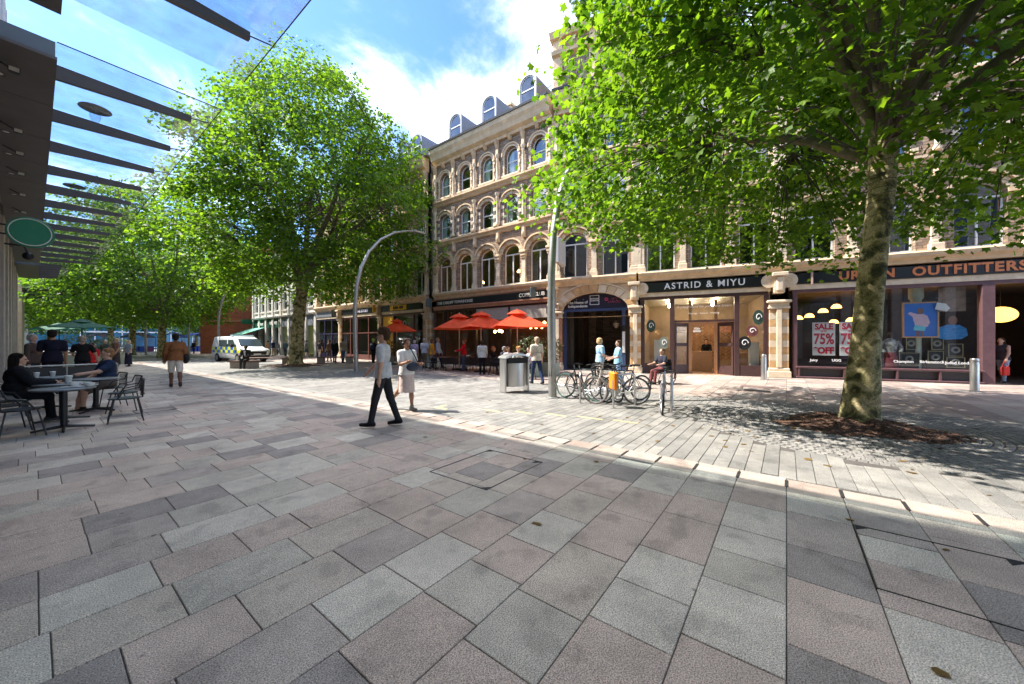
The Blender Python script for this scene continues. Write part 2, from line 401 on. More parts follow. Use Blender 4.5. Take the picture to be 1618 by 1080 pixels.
b = MB(); b.box(14.9, 15.5, .2, 1.3, -.01, .004); tag(b.build('entrance_plate', mat('plate_brown', (.15, .1, .085), .8, var=.2, scale=30)), 'brown rectangular ground plate in front of the jewellery shop door', 'plate')
m_yel = mat('yellow_paint', (.50, .42, .20), .8, var=.5, scale=30)
for (x, y, w, l) in ((5.75, 6.45, .10, .42), (5.95, 6.62, .3, .1), (6.25, 5.3, .07, .5), (6.5, 4.6, .06, .45), (6.7, 3.9, .06, .5), (6.85, 3.2, .06, .55), (6.95, 2.5, .06, .5), (10.0, 14.2, .12, .8), (8.9, 12.9, .1, .5)):
    b = MB(); b.box(x - w / 2, x + w / 2, y - l / 2, y + l / 2, .0015, .0045); b.build('painted_mark', m_yel, setts)
# ================================================================ stone facades
m_bath = mat('bath_stone', (.62, .455, .28), .85, var=.22, scale=2.2, bump=.35, bscale=30)
m_bathl = mat('bath_stone_light', (.66, .53, .37), .85, var=.2, scale=3, bump=.3, bscale=30)
m_ochre = mat('ochre_stone', (.54, .32, .145), .85, var=.22, scale=4, bump=.3, bscale=30)
m_redst = mat('red_sandstone', (.46, .22, .12), .85, var=.2, scale=3, bump=.3, bscale=30)
m_grey_st = mat('dark_band_stone', (.17, .14, .12), .9, var=.25, scale=5, bump=.4, bscale=30)
m_slate = mat('slate', (.16, .16, .175), .6, var=.2, scale=4, bump=.2, bscale=20, stretch=(1, 1, 6))
m_lead = mat('lead_sheet', (.22, .23, .25), .5, .3, var=.15, scale=4)
m_white = mat('white_frame', (.72, .72, .70), .5, var=.06)
m_gutter = mat('gutter_black', (.02, .02, .022), .5, var=.2)
m_room = mat('room_dark', (.11, .095, .08), .9, var=.3, scale=1)
m_glassw = glass('window_glass', (.8, .86, .84), 2.1)
m_glasss = glass('shop_glass', (.86, .9, .88), 1.65)
m_curt = mat('mint_curtain', (.50, .60, .52), .9, var=.1, scale=3)
def rubble():
    m = mat('rubble_wall', (.33, .245, .175), .95, var=.3, scale=5, bump=.0)
    t = m.node_tree; n = t.nodes; l = t.links; b = n['Principled BSDF']
    c = n.new('ShaderNodeTexCoord'); mp_ = n.new('ShaderNodeMapping'); mp_.inputs['Rotation'].default_value = (R(90), 0, 0); l.new(c.outputs['Object'], mp_.inputs[0])
    br = n.new('ShaderNodeTexBrick'); br.inputs['Scale'].default_value = 1; br.inputs['Brick Width'].default_value = .34; br.inputs['Row Height'].default_value = .11; br.inputs['Mortar Size'].default_value = .012
    br.inputs['Color1'].default_value = (.7, .7, .7, 1); br.inputs['Color2'].default_value = (1.25, 1.2, 1.15, 1); br.inputs['Mortar'].default_value = (.5, .48, .45, 1)
    l.new(mp_.outputs[0], br.inputs['Vector'])
    v = n.new('ShaderNodeVectorMath'); v.operation = 'MULTIPLY'; l.new(b.inputs['Base Color'].links[0].from_socket, v.inputs[0]); l.new(br.outputs['Color'], v.inputs[1]); l.new(v.outputs[0], b.inputs['Base Color'])
    bp = n.new('ShaderNodeBump'); bp.inputs['Strength'].default_value = .8; bp.inputs['Distance'].default_value = .03; bp.invert = True
    l.new(br.outputs['Fac'], bp.inputs['Height']); l.new(bp.outputs[0], b.inputs['Normal'])
    return m
m_rubble = rubble()
def outline(x0, x1, zs, zsp, rise, n=10):
    """Opening outline, from bottom left over the arch to bottom right."""
    cx, hw = (x0 + x1) / 2, (x1 - x0) / 2
    arc = [(cx - hw * math.cos(math.pi * i / n), zsp + rise * math.sin(math.pi * i / n)) for i in range(n + 1)] if rise > 0 else [(x0, zsp), (x1, zsp)]
    return [(x0, zs)] + arc + [(x1, zs)]
def bay_wall(mb, x0, x1, z0, z1, ox0, ox1, zs, zsp, rise, dep=.34, y=0.):
    o = outline(ox0, ox1, zs, zsp, rise)
    P = lambda a, z, yy=y: (a, yy, z)
    if ox0 > x0: mb.quad(P(x0, z0), P(ox0, z0), P(ox0, z1), P(x0, z1))
    if x1 > ox1: mb.quad(P(ox1, z0), P(x1, z0), P(x1, z1), P(ox1, z1))
    if zs > z0: mb.quad(P(ox0, z0), P(ox1, z0), P(ox1, zs), P(ox0, zs))
    for (a, za), (b, zb) in zip(o[1:-2], o[2:-1]): mb.quad(P(a, za), P(b, zb), P(b, z1), P(a, z1))
    oo = o + [o[0]]
    for (a, za), (b, zb) in zip(oo[:-1], oo[1:]): mb.quad(P(a, za), P(a, za, y + dep), P(b, zb, y + dep), P(b, zb))
def ring(mb, o, w, y0, y1):
    """Frame strip just inside an outline polygon."""
    xs = [p[0] for p in o]; zs = [p[1] for p in o]; cx = (min(xs) + max(xs)) / 2; cz = (min(zs) + max(zs)) / 2; hw = (max(xs) - min(xs)) / 2; hh = (max(zs) - min(zs)) / 2
    i = [(cx + (x - cx) * (1 - w / hw), cz + (z - cz) * (1 - w / hh)) for x, z in o]; n = len(o)
    for k in range(n):
        a, b, c, d = o[k], o[(k + 1) % n], i[(k + 1) % n], i[k]
        mb.quad((a[0], y0, a[1]), (b[0], y0, b[1]), (c[0], y0, c[1]), (d[0], y0, d[1]))
        mb.quad((d[0], y0, d[1]), (c[0], y0, c[1]), (c[0], y1, c[1]), (d[0], y1, d[1]))
    return i
def window(par, x0, x1, zs, zsp, rise, y, kind='sash', trans=None, curtain=None, g=None, fm=None):
    fm = fm or m_white
    o = outline(x0 + .01, x1 - .01, zs + .01, zsp, rise - .01 if rise else 0)
    root = link('window', None, par); root.empty_display_size = .1
    f = MB(); ring(f, o, .06, y, y + .06)
    cx = (x0 + x1) / 2; top = zsp + rise
    if kind == 'sash':
        zm = zs + (top - zs) * .5; f.box(x0 + .05, x1 - .05, y - .01, y + .05, zm - .03, zm + .03)
    else:
        f.box(x0 + .05, x1 - .05, y - .01, y + .05, trans - .035, trans + .035); f.box(cx - .03, cx + .03, y - .008, y + .05, zs + .05, trans - .035)
    f.build('frame', fm, root)
    p = MB(); n = len(o); p.add([(a, y + .035, z) for a, z in o], [tuple(range(n))[::-1]]); p.build('pane', g or m_glassw, root)
    if curtain:
        for side in curtain:
            c = MB(); w = (x1 - x0) * (.3 if len(curtain) > 1 else .42); a = x0 + .03 if side == 'l' else x1 - .03 - w; nn = 14; vs = []
            for k in range(nn + 1):
                xx = a + w * k / nn; yy = y + .16 + .025 * math.sin(k * 1.9)
                vs += [(xx, yy, zs + .03), (xx, yy, top - .02)]
            c.add(vs, [(2 * k, 2 * k + 2, 2 * k + 3, 2 * k + 1) for k in range(nn)]); c.build('curtain', m_curt, root, smooth=True, fix=False)
    return root
def arch_stones(par, cx, hw, zsp, rise, wid, y0, y1, n=11, mats=(None,), name='voussoir', each=False):
    """Wedge stones round an arch; one mesh, or one object each where they are large."""
    mb = MB()
    for k in range(n):
        a0, a1 = math.pi * (k + .04) / n, math.pi * (k + .96) / n; q = []
        for s_, w in ((a0, 0), (a1, 0), (a1, wid), (a0, wid)): q.append((cx - (hw + w) * math.cos(s_), zsp + (rise + w) * math.sin(s_)))
        if each: mb = MB()
        mb.cur = 0 if each else k % len(mats)
        mb.prism(q, y0 + rng.random() * .008, y1, 'y')
        if each: mb.build(name, mats[rng.randrange(len(mats))], par)
    if not each: mb.build('arch', list(mats), par)
def hood(par, cx, hw, zsp, rise, w, y0, y1, m, n=14):
    mb = MB()
    for k in range(n):
        a0, a1 = math.pi * k / n, math.pi * (k + 1) / n
        q = [(cx - (hw + d) * math.cos(s_), zsp + (rise + d) * math.sin(s_)) for s_, d in ((a0, 0), (a1, 0), (a1, w), (a0, w))]
        mb.prism(q, y0, y1, 'y')
    mb.build('hood_moulding', m, par)
def profile(par, name, m, x0, x1, prof):
    mb = MB(); mb.prism(prof, x0, x1, 'x'); return mb.build(name, m, par)
def upper_floors(par, bays, wall_m, simple=False, curt=True, flat1=False, arch_top=True):
    """Three storeys of windows above the shops. bays: list of (x0, x1)."""
    W = MB(); xa, xb = bays[0][0], bays[-1][1]
    for i, (x0, x1) in enumerate(bays):
        cx = (x0 + x1) / 2; w = x1 - x0
        h1, h2, h3 = min(.68, w * .33), min(.52, w * .27), min(.5, w * .26)
        bay_wall(W, x0, x1, 5.0, 8.4, cx - h1, cx + h1, 5.08, 6.95, .55)
        bay_wall(W, x0, x1, 8.4, 11.2, cx - h2, cx + h2, 8.82, 10.2, .35)
        bay_wall(W, x0, x1, 11.2, 14.1, cx - h3, cx + h3, 11.75, 12.95, h3)
        window(par, cx - h1, cx + h1, 5.08, 6.95, .55, .2, 'mull', trans=6.9)
        window(par, cx - h2, cx + h2, 8.82, 10.2, .35, .2, 'sash', curtain=('lr', 'l', 'r', 'lr', 'l')[i % 5] if curt else None)
        window(par, cx - h3, cx + h3, 11.75, 12.95, h3, .2, 'sash', curtain=('l', None, 'l', 'l', None)[i % 5] if curt else None)
        # sills
        s_ = MB(); s_.box(cx - h3 - .16, cx + h3 + .16, -.16, .2, 11.62, 11.74, c=.02); s_.build('sill', m_bathl, par)
        s_ = MB(); s_.box(cx - h2 - .08, cx + h2 + .08, -.1, .2, 8.72, 8.81, c=.015); s_.build('sill', m_bathl, par)
        if simple: continue
        arch_stones(par, cx, h1 + .005, 6.95, .55, .22, -.07, .1, 11, (m_bath, m_bathl, m_bath, m_ochre))
        hood(par, cx, h1 + .24, 6.95, .8, .09, -.16, .05, m_bath)
        arch_stones(par, cx, h2 + .005, 10.2, .35, .18, -.05, .1, 9, (m_bathl, m_bath))
        hood(par, cx, h2 + .2, 10.2, .55, .08, -.13, .05, m_bath)
        hood(par, cx, h3 + .005, 12.95, h3, .12, -.06, .1, m_bathl)
        hood(par, cx, h3 + .13, 12.95, h3 + .13, .09, -.12, .05, m_bath)
        for sgn in (-1, 1):     # dressed jambs beside the windows, light and dark blocks
            for k in range(6):
                z0 = 8.84 + k * .235; b = MB(); xj = cx + sgn * (h2 + .015); wj = .17 if k % 2 else .24
                b.box(xj, xj + sgn * wj, -.035, .1, z0, z0 + .225, c=.012); b.build('jamb_stone', m_grey_st if k % 2 else m_bathl, par)
            for k in range(5):
                z0 = 11.78 + k * .24; b = MB(); xj = cx + sgn * (h3 + .01); wj = .12 if k % 2 else .17
                b.box(xj, xj + sgn * wj, -.035, .1, z0, z0 + .23, c=.012); b.build('jamb_stone', m_bath if k % 2 else m_bathl, par)
    W.build('wall', wall_m, par)
    if not simple:
        for i in range(len(bays) + 1):
            x = bays[i][0] if i < len(bays) else bays[-1][1]
            e = .0 if 0 < i < len(bays) else (.13 if i == 0 else -.13); x += e
            c = MB(); c.box(x - .2, x + .2, -.2, .1, 5.0, 5.3, c=.02); c.box(x - .16, x + .16, -.16, .1, 5.3, 5.42, c=.02); c.box(x - .13, x + .13, -.12, .1, 5.42, 6.5); c.build('pilaster', m_bathl, par)
            c = MB(); c.box(x - .17, x + .17, -.17, .1, 6.5, 6.62, c=.02); c.box(x - .2, x + .2, -.21, .1, 6.62, 6.82, c=.03); c.box(x - .24, x + .24, -.25, .1, 6.82, 6.95, c=.02); c.build('capital', m_bath, par)
            c = MB(); c.box(x - .11, x + .11, -.16, .1, 7.75, 8.45, c=.02); c.ell((x, -.13, 7.95), (.12, .1, .2), 8, 6); c.build('corbel', m_bath, par)
            for (za, zb) in ((8.82, 10.75), (11.55, 13.1)):
                c = MB(); c.lathe([(0, za), (.12, za), (.12, za + .12), (.075, za + .2), (.07, zb - .3), (.1, zb - .22), (.08, zb - .16), (.15, zb - .02), (.15, zb + .06), (0, zb + .06)], 10, (x, -.14, 0)); c.build('colonnette', m_bathl, par, smooth=True)
            c = MB(); c.prism([(-.05, 13.1), (-.22, 13.16), (-.2, 13.5), (-.45, 14.05), (-.05, 14.05)], x - .09, x + .09, 'x'); c.build('bracket', m_bath, par)
            if i < len(bays):
                xm = (bays[i][0] + bays[i][1]) / 2; c = MB(); c.prism([(-.05, 13.75), (-.2, 13.78), (-.42, 14.05), (-.05, 14.05)], xm - .08, xm + .08, 'x'); c.build('bracket', m_bath, par)
    profile(par, 'string_course', m_bath, xa, xb, [(.05, 8.32), (-.1, 8.36), (-.12, 8.46), (-.24, 8.56), (-.24, 8.66), (.05, 8.72)])
    profile(par, 'string_course', m_bath, xa, xb, [(.05, 11.15), (-.1, 11.2), (-.13, 11.3), (-.28, 11.42), (-.28, 11.52), (.05, 11.6)])
    profile(par, 'cornice', m_bath, xa, xb, [(.1, 14.03), (-.16, 14.06), (-.2, 14.2), (-.42, 14.35), (-.5, 14.6), (-.62, 14.8), (-.66, 15.05), (.1, 15.05)])
    profile(par, 'gutter', m_gutter, xa, xb, [(-.5, 15.052), (-.72, 15.052), (-.74, 15.17), (-.5, 15.17)])
    profile(par, 'shop_cornice', m_bath, xa, xb, [(.1, 4.56), (-.12, 4.58), (-.16, 4.7), (-.3, 4.82), (-.34, 4.95), (-.3, 5.02), (.1, 5.06)])
    rm = MB()
    for z in (4.7, 8.45, 11.25): rm.box(xa + .05, xb - .05, .36, 6, z, z + .12)
    rm.box(xa + .05, xb - .05, 5.2, 5.3, 4.7, 14.1); rm.box(xa + .03, xa + .08, .36, 5.2, 4.7, 14.1); rm.box(xb - .08, xb - .03, .36, 5.2, 4.7, 14.1); rm.box(xa + .05, xb - .05, .3, 6, 14.0, 14.1)
    rm.build('interior', m_room, par)
def roof(par, xa, xb, dorm=(), z=15.06):
    profile(par, 'roof', m_slate, xa, xb, [(-.45, z), (.5, z + .3), (2.6, z + 2.6), (8.5, z + 2.9), (8.5, z), ])
    for x in dorm:
        d = link('dormer', None, par); d.empty_display_size = .1; hw = .62; z0, zsp = z + .1, z + 1.5
        o = outline(x - hw, x + hw, z0, zsp, .5); n = len(o)
        b = MB(); m_ = [(a, q) for a, q in o]
        for (a, q), (a2, q2) in zip(o[:-1], o[1:]): b.quad((a, -.3, q), (a2, -.3, q2), (a2, 2.6, q2), (a, 2.6, q))
        i_ = ring(b, o, .11, -.3, -.2); b.build('cheek', m_lead, d)
        f = MB(); ring(f, i_, .06, -.24, -.2); f.box(x - hw + .14, x + hw - .14, -.25, -.2, zsp - .45, zsp - .39); f.build('frame', m_white, d)
        p = MB(); p.add([(a, -.21, q) for a, q in i_], [tuple(range(n))[::-1]]); p.build('pane', m_glassw, d)
def banded_pier(par, x0, x1, z1=3.3, y=-.1, ms=(None, None)):
    """Shop pier of separate alternating stone courses, with plinth and capital."""
    cx = (x0 + x1) / 2
    b = MB(); b.box(x0 - .07, x1 + .07, y - .1, .3, 0, .28, c=.02); b.box(x0 - .03, x1 + .03, y - .05, .3, .28, .42, c=.03); b.build('plinth', m_bathl, par)
    z = .425; k = 0
    while z < z1 - .05:
        h = min(.3, z1 - z); b = MB(); b.box(x0, x1, y, .3, z, z + h - .006, c=.012); b.build('stone_block', ms[k % 2], par); z += h; k += 1
    b = MB(); w = (x1 - x0) / 2
    b.box(cx - .1, cx + .1, y - .06, y, .43, z1 - .01, c=.02); b.build('pilaster_strip', m_bathl, par)
    b = MB(); b.box(x0 - .04, x1 + .04, y - .07, .3, z1, z1 + .1, c=.02); b.box(x0 - .01, x1 + .01, y - .03, .3, z1 + .1, z1 + .26, c=.02); b.box(x0 - .09, x1 + .09, y - .13, .3, z1 + .26, z1 + .38, c=.03); b.build('capital', m_bathl, par)
def console(par, x, r=.3, y=-.16, z=4.2, sides=(-1, 1), m=None):
    """Scrolled bracket with a round boss on each side above a pier."""
    m = m or m_bathl
    b = MB(); b.box(x - .2, x + .2, y - .02, .25, 3.68, 4.56, c=.02); b.box(x - .13, x + .13, y - .2, y, 3.75, 4.4, c=.05); b.box(x - .28, x + .28, y - .26, .2, 4.4, 4.56, c=.02); b.build('console', m, par)
    for s_ in sides:
        c = MB(); xc = x + s_ * .36
        pr = [(xc + r * math.cos(2 * math.pi * k / 20), z + r * math.sin(2 * math.pi * k / 20)) for k in range(20)]; c.prism(pr, y, .2, 'y')
        c.prism([(xc - s_ * .12, z - .2), (x + s_ * .19, 3.7), (x + s_ * .19, z + .2)], y + .004, .2, 'y'); sc_ = c.build('scroll', m, par)
        q = MB(); q.lathe([(.085, 0), (.1, .012), (.115, 0)], 16); qo = q.build('boss_ring', m_bath, sc_, loc=(xc, y - .001, z)); qo.rotation_euler = (R(90), 0, 0)
# ---------------------------------------------------------------- the townhouse block
TH = thing('stone_building', 'four-storey stone block with arched windows above the restaurant with red parasols', 'building', (17.55, 20.3, 0), R(-90))
bays = [(.1 + 1.96 * i, .1 + 1.96 * (i + 1)) for i in range(5)]
upper_floors(TH, bays, m_rubble)
roof(TH, .0, 9.9, (2.4, 5.4, 8.35))
for (a, b_) in ((-.05, .1), (9.9, 10.1)):
    b = MB(); b.box(a - .12, b_ + .12, -.1, .4, 5.06, 14.02); b.build('end_pier', m_bath, TH)
b = MB(); b.tube([(-.12, -.18, 5.2), (-.12, -.18, 14.4)], .06, 8); b.build('drainpipe', m_gutter, TH)
b = MB(); b.box(3.6, 4.5, 3.2, 4.1, 15.5, 18.6, c=.03); b.box(3.5, 4.6, 3.1, 4.2, 18.6, 18.8); b.lathe([(0, 18.8), (.16, 18.8), (.13, 19.2), (0, 19.2)], 10, (4.05, 3.65, 0)); b.build('chimney', m_bath, TH)
b = MB(); b.box(-.2, 10.1, 5.25, 10, 0, 15); b.build('rear_block', m_rubble, TH)
banded_pier(TH, 9.72, 10.28, 3.3, -.12, (m_redst, m_redst)); console(TH, 10.0, m=m_bath, sides=())
banded_pier(TH, -1.15, -.35, 3.3, -.12, (m_ochre, m_bath)); console(TH, -.75, m=m_bath, sides=())
# restaurant front
m_dwood = mat('dark_wood_frame', (.055, .027, .02), .45, var=.25, scale=8)
m_sign = mat('sign_black', (.012, .013, .014), .35, var=.15)
m_cream = mat('sign_cream', (.62, .58, .48), .6, var=.05)
m_bluegrey = mat('blue_grey_panel', (.10, .125, .12), .5, var=.1)
m_warm = mat('warm_lamp', (.9, .6, .3), .5, emit=(1., .55, .18), estr=5)
RS = thing('restaurant_front', 'restaurant front with black sign band, slatted blinds and red stone frame', 'shopfront', (17.55, 20.3, 0), R(-90))
f = MB(); f.box(.0, 9.7, -.1, .25, 3.82, 4.02); f.box(.0, 9.7, -.16, .2, 3.98, 4.06); f.build('lintel', m_redst, RS)
f = MB(); f.box(-.3, 9.7, -.08, .25, 4.5, 4.57); f.build('lintel', m_redst, RS)
f = MB(); f.box(.3, 9.6, -.14, .2, 4.062, 4.498); fas = f.build('fascia', m_sign, RS)
text('THE CARDIFF TOWNHOUSE', .27, m_cream, fas, (2.2, -.16, 4.27), bold=.004)
text('COPPA CLUB', .3, m_cream, fas, (8.55, -.16, 4.29), bold=.004)
for x in (-.02, 8.9):
    b = MB(); b.box(x - .03, x + .03, -.75, -.15, 4.62, 4.66); b.box(x - .04, x + .04, -.78, -.28, 4.05, 4.6, c=.02); b.build('hanging_panel', m_bluegrey, RS)
for x in (.05, .95, 4.0, 6.8, 9.6):
    b = MB(); b.box(x - .07, x + .07, -.02, .16, 0, 3.8, c=.01); b.build('mullion', m_dwood, RS)
b = MB(); b.box(.12, 4.0, .0, .14, 2.52, 2.66); b.box(.12, 9.6, .0, .14, 3.7, 3.81); b.box(.12, 9.6, .0, .14, .0, .5); b.build('rail', m_dwood, RS)
for i in range(9):
    x = 1.15 + .33 * i; b = MB(); b.box(x - .02, x + .02, .02, .1, 2.66, 3.7); b.build('glazing_bar', m_gutter, RS)
for (a, q) in ((.12, .88), (1.02, 3.93), (4.07, 6.73), (6.87, 9.53)):
    b = MB(); b.quad((a, .08, .5), (q, .08, .5), (q, .08, 3.7), (a, .08, 3.7)); b.build('pane', m_glasss, RS)
m_blind = mat('pale_blind', (.52, .46, .38), .8, var=.1)
for (a, q) in ((4.07, 6.73), (6.87, 9.53)):
    nn = int((q - a) / .085)
    for i in range(nn):
        x = a + (q - a) * i / nn; b = MB(); b.box(x, x + .055, .02, .05, 2.95, 3.72); b.build('blind_slat', m_blind, RS)
    b = MB(); b.box(a, q, .055, .065, 2.95, 3.72); b.build('blind_backing', mat('blind_shade', (.25, .2, .16), .9), RS)
def shop_room(par, x0, x1, z1=3.8, depth=6., wall=None, floor=None, ceil=None, y0=.18):
    w = wall or m_room
    b = MB(); b.box(x0, x1, depth, depth + .1, 0, z1); b.box(x0 - .1, x0, y0, depth, 0, z1); b.box(x1, x1 + .1, y0, depth, 0, z1); b.build('room_wall', w, par)
    b = MB(); b.box(x0, x1, y0, depth, -.02, .02); b.build('room_floor', floor or m_room, par)
    b = MB(); b.box(x0, x1, y0, depth, z1 - .05, z1); b.build('room_ceiling', ceil or w, par)
m_rwall = mat('restaurant_wall', (.16, .09, .055), .8, var=.3, scale=1.5)
shop_room(RS, .05, 9.6, 3.85, 5., m_rwall)
ORD = ('leftmost', 'second from the left', 'third from the left', 'fourth from the left', 'fifth from the left', 'sixth from the left', 'seventh from the left', 'eighth from the left', 'ninth from the left', 'rightmost')
def lamps(frame, pts, shape, label, group, m, cord=.5):
    for i, (x, y, z) in enumerate(sorted(pts)):
        o = thing('pendant_lamp', label + ', ' + (ORD[i] if i < len(pts) - 1 else 'rightmost'), 'lamp', fw(frame, (x, y, z)), 0, group)
        b = MB(); shape(b); b.build('shade', m, o, smooth=True)
        if cord: b = MB(); b.tube([(0, 0, .1), (0, 0, .1 + cord)], .008, 5); b.build('cord', m_gutter, o)
def fw(fr, p):
    a = fr.rotation_euler[2]; return (fr.location[0] + p[0] * math.cos(a) - p[1] * math.sin(a), fr.location[1] + p[0] * math.sin(a) + p[1] * math.cos(a), fr.location[2] + p[2])
globe = lambda b: b.ell((0, 0, 0), .1, 10, 8)
dome = lambda b: b.lathe([(.02, .14), (.1, .12), (.17, .04), (.19, -.04), (.15, -.035), (.02, .02)], 14)
lamps(RS, [(6.9 + .42 * (i % 5) + .2 * (i // 5), 1.2 + .7 * (i // 5), 2.72 - .22 * (i // 5)) for i in range(8)], globe, 'glowing round bulb in the cluster under the restaurant blinds', 'restaurant bulb cluster', m_warm)
lamps(RS, [(4.6, 1.3, 2.25), (4.9, 1.4, 2.3), (5.25, 1.2, 2.25)], globe, 'glowing amber lamp behind the central red parasol', 'amber restaurant lamps', m_warm)
lamps(TH, [(2.9, 1.2, 6.0), (3.3, 1.4, 5.7), (5.0, 1.6, 6.2), (6.8, 1.5, 6.35), (6.9, 1.0, 6.0), (9.2, 1.3, 5.9)], dome, 'warm pendant lamp glowing behind first-floor window of the stone block', 'first floor pendant lamps', m_warm)
# ---------------------------------------------------------------- the block further up the street
LR = thing('stone_building', 'stone block further up the street behind the big tree, yellow and grey shop signs', 'building', (17.55, 38.6, 0), R(-90))
lb = [(.2 + 1.93 * i, .2 + 1.93 * (i + 1)) for i in range(9)]
upper_floors(LR, lb, m_bath)
roof(LR, 0, 17.9, (3, 7, 11, 15.0, 16.6))
b = MB(); b.box(0, 18, 5.25, 10, 0, 15); b.build('rear_block', m_rubble, LR)
m_yelsign = mat('yellow_sign', (.80, .42, .03), .5, var=.08)
m_purple = mat('purple_front', (.035, .025, .07), .45, var=.15)
m_lilac = mat('lilac_letter', (.55, .52, .65), .5)
def shop(name, label, fr, x0, x1, piers, sign_m, frame_m, mulls, wall=None, lettering=None, room=True):
    s_ = thing(name, label, 'shopfront', fw(fr, (x0, 0, 0)), fr.rotation_euler[2]); w = x1 - x0
    b = MB(); b.box(0, w, -.05, .2, 3.82, 4.02); b.build('lintel', m_bathl, s_)
    b = MB(); b.box(0, w, -.04, .2, 4.5, 4.565); b.build('lintel', m_bathl, s_)
    b = MB(); b.box(.05, w - .05, -.1, .15, 4.022, 4.498); fa = b.build('fascia', sign_m, s_)
    b = MB(); b.box(0, w, .0, .14, 3.66, 3.815); b.build('top_rail', frame_m, s_)
    xs = [0.] + [w * m for m in mulls] + [w]
    for x in xs: b = MB(); b.box(max(0, x - .06), min(w, x + .06), -.01, .15, 0, 3.66); b.build('mullion', frame_m, s_)
    for a, q in zip(xs[:-1], xs[1:]):
        b = MB(); b.quad((a + .06, .07, .45), (q - .06, .07, .45), (q - .06, .07, 3.66), (a + .06, .07, 3.66)); b.build('pane', m_glasss, s_)
        b = MB(); b.box(a + .06, q - .06, .02, .12, 0, .45); b.build('stall_riser', frame_m, s_)
        b = MB(); b.box(a + .06, q - .06, .01, .13, 2.3, 2.4); b.build('transom', frame_m, s_)
    if room: shop_room(s_, .02, w - .02, 3.8, 4.5, wall)
    return s_, fa
m_rbrown = mat('brown_frame', (.12, .045, .035), .45, var=.2, scale=8)
S1, fa = shop('shopfront', 'shopfront with yellow lettering on black and yellow side panel', LR, 11.75, 17.0, 0, m_sign, m_rbrown, (.3, .78))
b = MB(); b.box(1.3, 3.4, -.13, -.1, 4.07, 4.46); b.build('sign_panel', m_yelsign, fa); text('BURN 1870', .33, m_sign, fa, (2.35, -.14, 4.26), bold=.008, sx=.8)
b = MB(); b.box(.08, 1.5, .04, .065, .5, 3.64); b.build('yellow_panel', m_yelsign, S1)
b = MB(); b.lathe([(.16, -.02), (.22, 0), (.16, .02)], 16); lo = b.build('window_emblem', m_cream, S1, loc=(3.0, .03, 3.0)); lo.rotation_euler = (R(90), 0, 0)
S2, fa = shop('shopfront', 'shopfront with pale lilac lettering on black and brown door frames', LR, 5.3, 11.2, 0, m_sign, m_rbrown, (.25, .45, .75))
text('THE STORY', .36, m_lilac, fa, (3.6, -.11, 4.27), bold=.012)
S3, fa = shop('shopfront', 'dark purple shopfront with plain grey fascia beside the tree trunk', LR, .1, 4.7, 0, m_lead, m_purple, (.4, .7))
for x in (5.0, 11.47): banded_pier(LR, x - .25, x + .25, 3.3, -.1, (m_ochre, m_bathl)); console(LR, x, m=m_bath, sides=())
bx_ = thing('projecting_sign', 'square yellow box sign projecting from the stone pier', 'sign', (17.25, 27.3, 4.0))
b = MB(); b.box(-.3, .1, -.06, .06, 0, .62, c=.02); b.build('box', m_yelsign, bx_); b = MB(); b.lathe([(.1, -.07), (.13, -.075), (.16, -.07)], 14); q = b.build('emblem', m_rbrown, bx_, loc=(-.1, 0, .31)); q.rotation_euler = (R(90), 0, 0)
b = MB(); b.box(.1, .3, -.02, .02, .3, .34); b.build('bracket', m_gutter, bx_)
bx_ = thing('projecting_sign', 'small black framed sign projecting from pier left of lamp post', 'sign', (17.2, 34.0, 3.9))
b = MB(); b.box(-.3, .1, -.05, .05, 0, .7, c=.02); b.box(.1, .35, -.02, .02, .5, .54); b.build('frame', m_gutter, bx_); b = MB(); b.box(-.25, .05, -.055, .055, .05, .65); b.build('face', m_bluegrey, bx_)
# ---------------------------------------------------------------- arcade gateway and right-hand block
GW = thing('arcade_gateway', 'stone arcade entrance bay with wide arch and blue gate screen', 'building', (17.55, 10.3, 0), R(-77.8))
gb = [(.05, 2.2), (2.2, 4.35)]
upper_floors(GW, gb, m_rubble, curt=False)
b = MB(); b.box(0, 4.4, .0, 8, 15.3, 18.2); b.build('attic', m_rubble, GW)
profile(GW, 'attic_cornice', m_bath, -.1, 4.5, [(.1, 17.2), (-.3, 17.3), (-.35, 17.5), (.1, 17.55)])
profile(GW, 'parapet', m_bath, -.2, 4.6, [(.4, 18.2), (-.3, 18.2), (-.45, 18.5), (-.2, 18.7), (.4, 18.7)])
for x in (.2, 2.2, 4.2): b = MB(); b.box(x - .25, x + .25, -.12, .1, 15.1, 18.2); b.build('attic_pier', m_bath, GW)
wl = MB(); bay_wall(wl, .0, 4.4, 2.9, 4.56, .42, 3.95, 2.9, 3.2, .98, .5, -.04); wl.build('arch_wall', m_bath, GW)
arch_stones(GW, 2.185, 1.77, 3.2, .985, .42, -.1, .3, 13, (m_bath, m_ochre, m_bathl, m_redst), each=True)
hood(GW, 2.185, 2.21, 3.2, 1.42, .07, -.13, .1, m_bathl)
banded_pier(GW, -.0, .4, 2.85, -.12, (m_redst, m_redst))
m_gate = mat('gate_blue', (.035, .055, .13), .4, var=.15); m_navy = mat('arch_navy', (.014, .012, .03), .4, var=.3)
GT = thing('gate_screen', 'dark navy arched sign panel and blue frame across the arcade entrance', 'gate', (17.55, 10.3, 0), R(-77.8))
o = outline(.44, 3.93, 3.34, 3.34, .84, 16); b = MB(); b.prism(o[1:-1], .2, .28, 'y'); tym = b.build('sign_panel', m_navy, GT)
text('The Home of\nIndependents', .2, m_white, tym, (1.25, .185, 3.6), bold=.004)
for (a, q, c, d) in ((1.92, 2.42, 3.55, 3.575), (1.92, 2.42, 4.03, 4.055), (1.92, 1.945, 3.575, 4.03), (2.395, 2.42, 3.575, 4.03)):
    b = MB(); b.box(a, q, .18, .2, c, d); b.build('square_outline', m_white, tym)
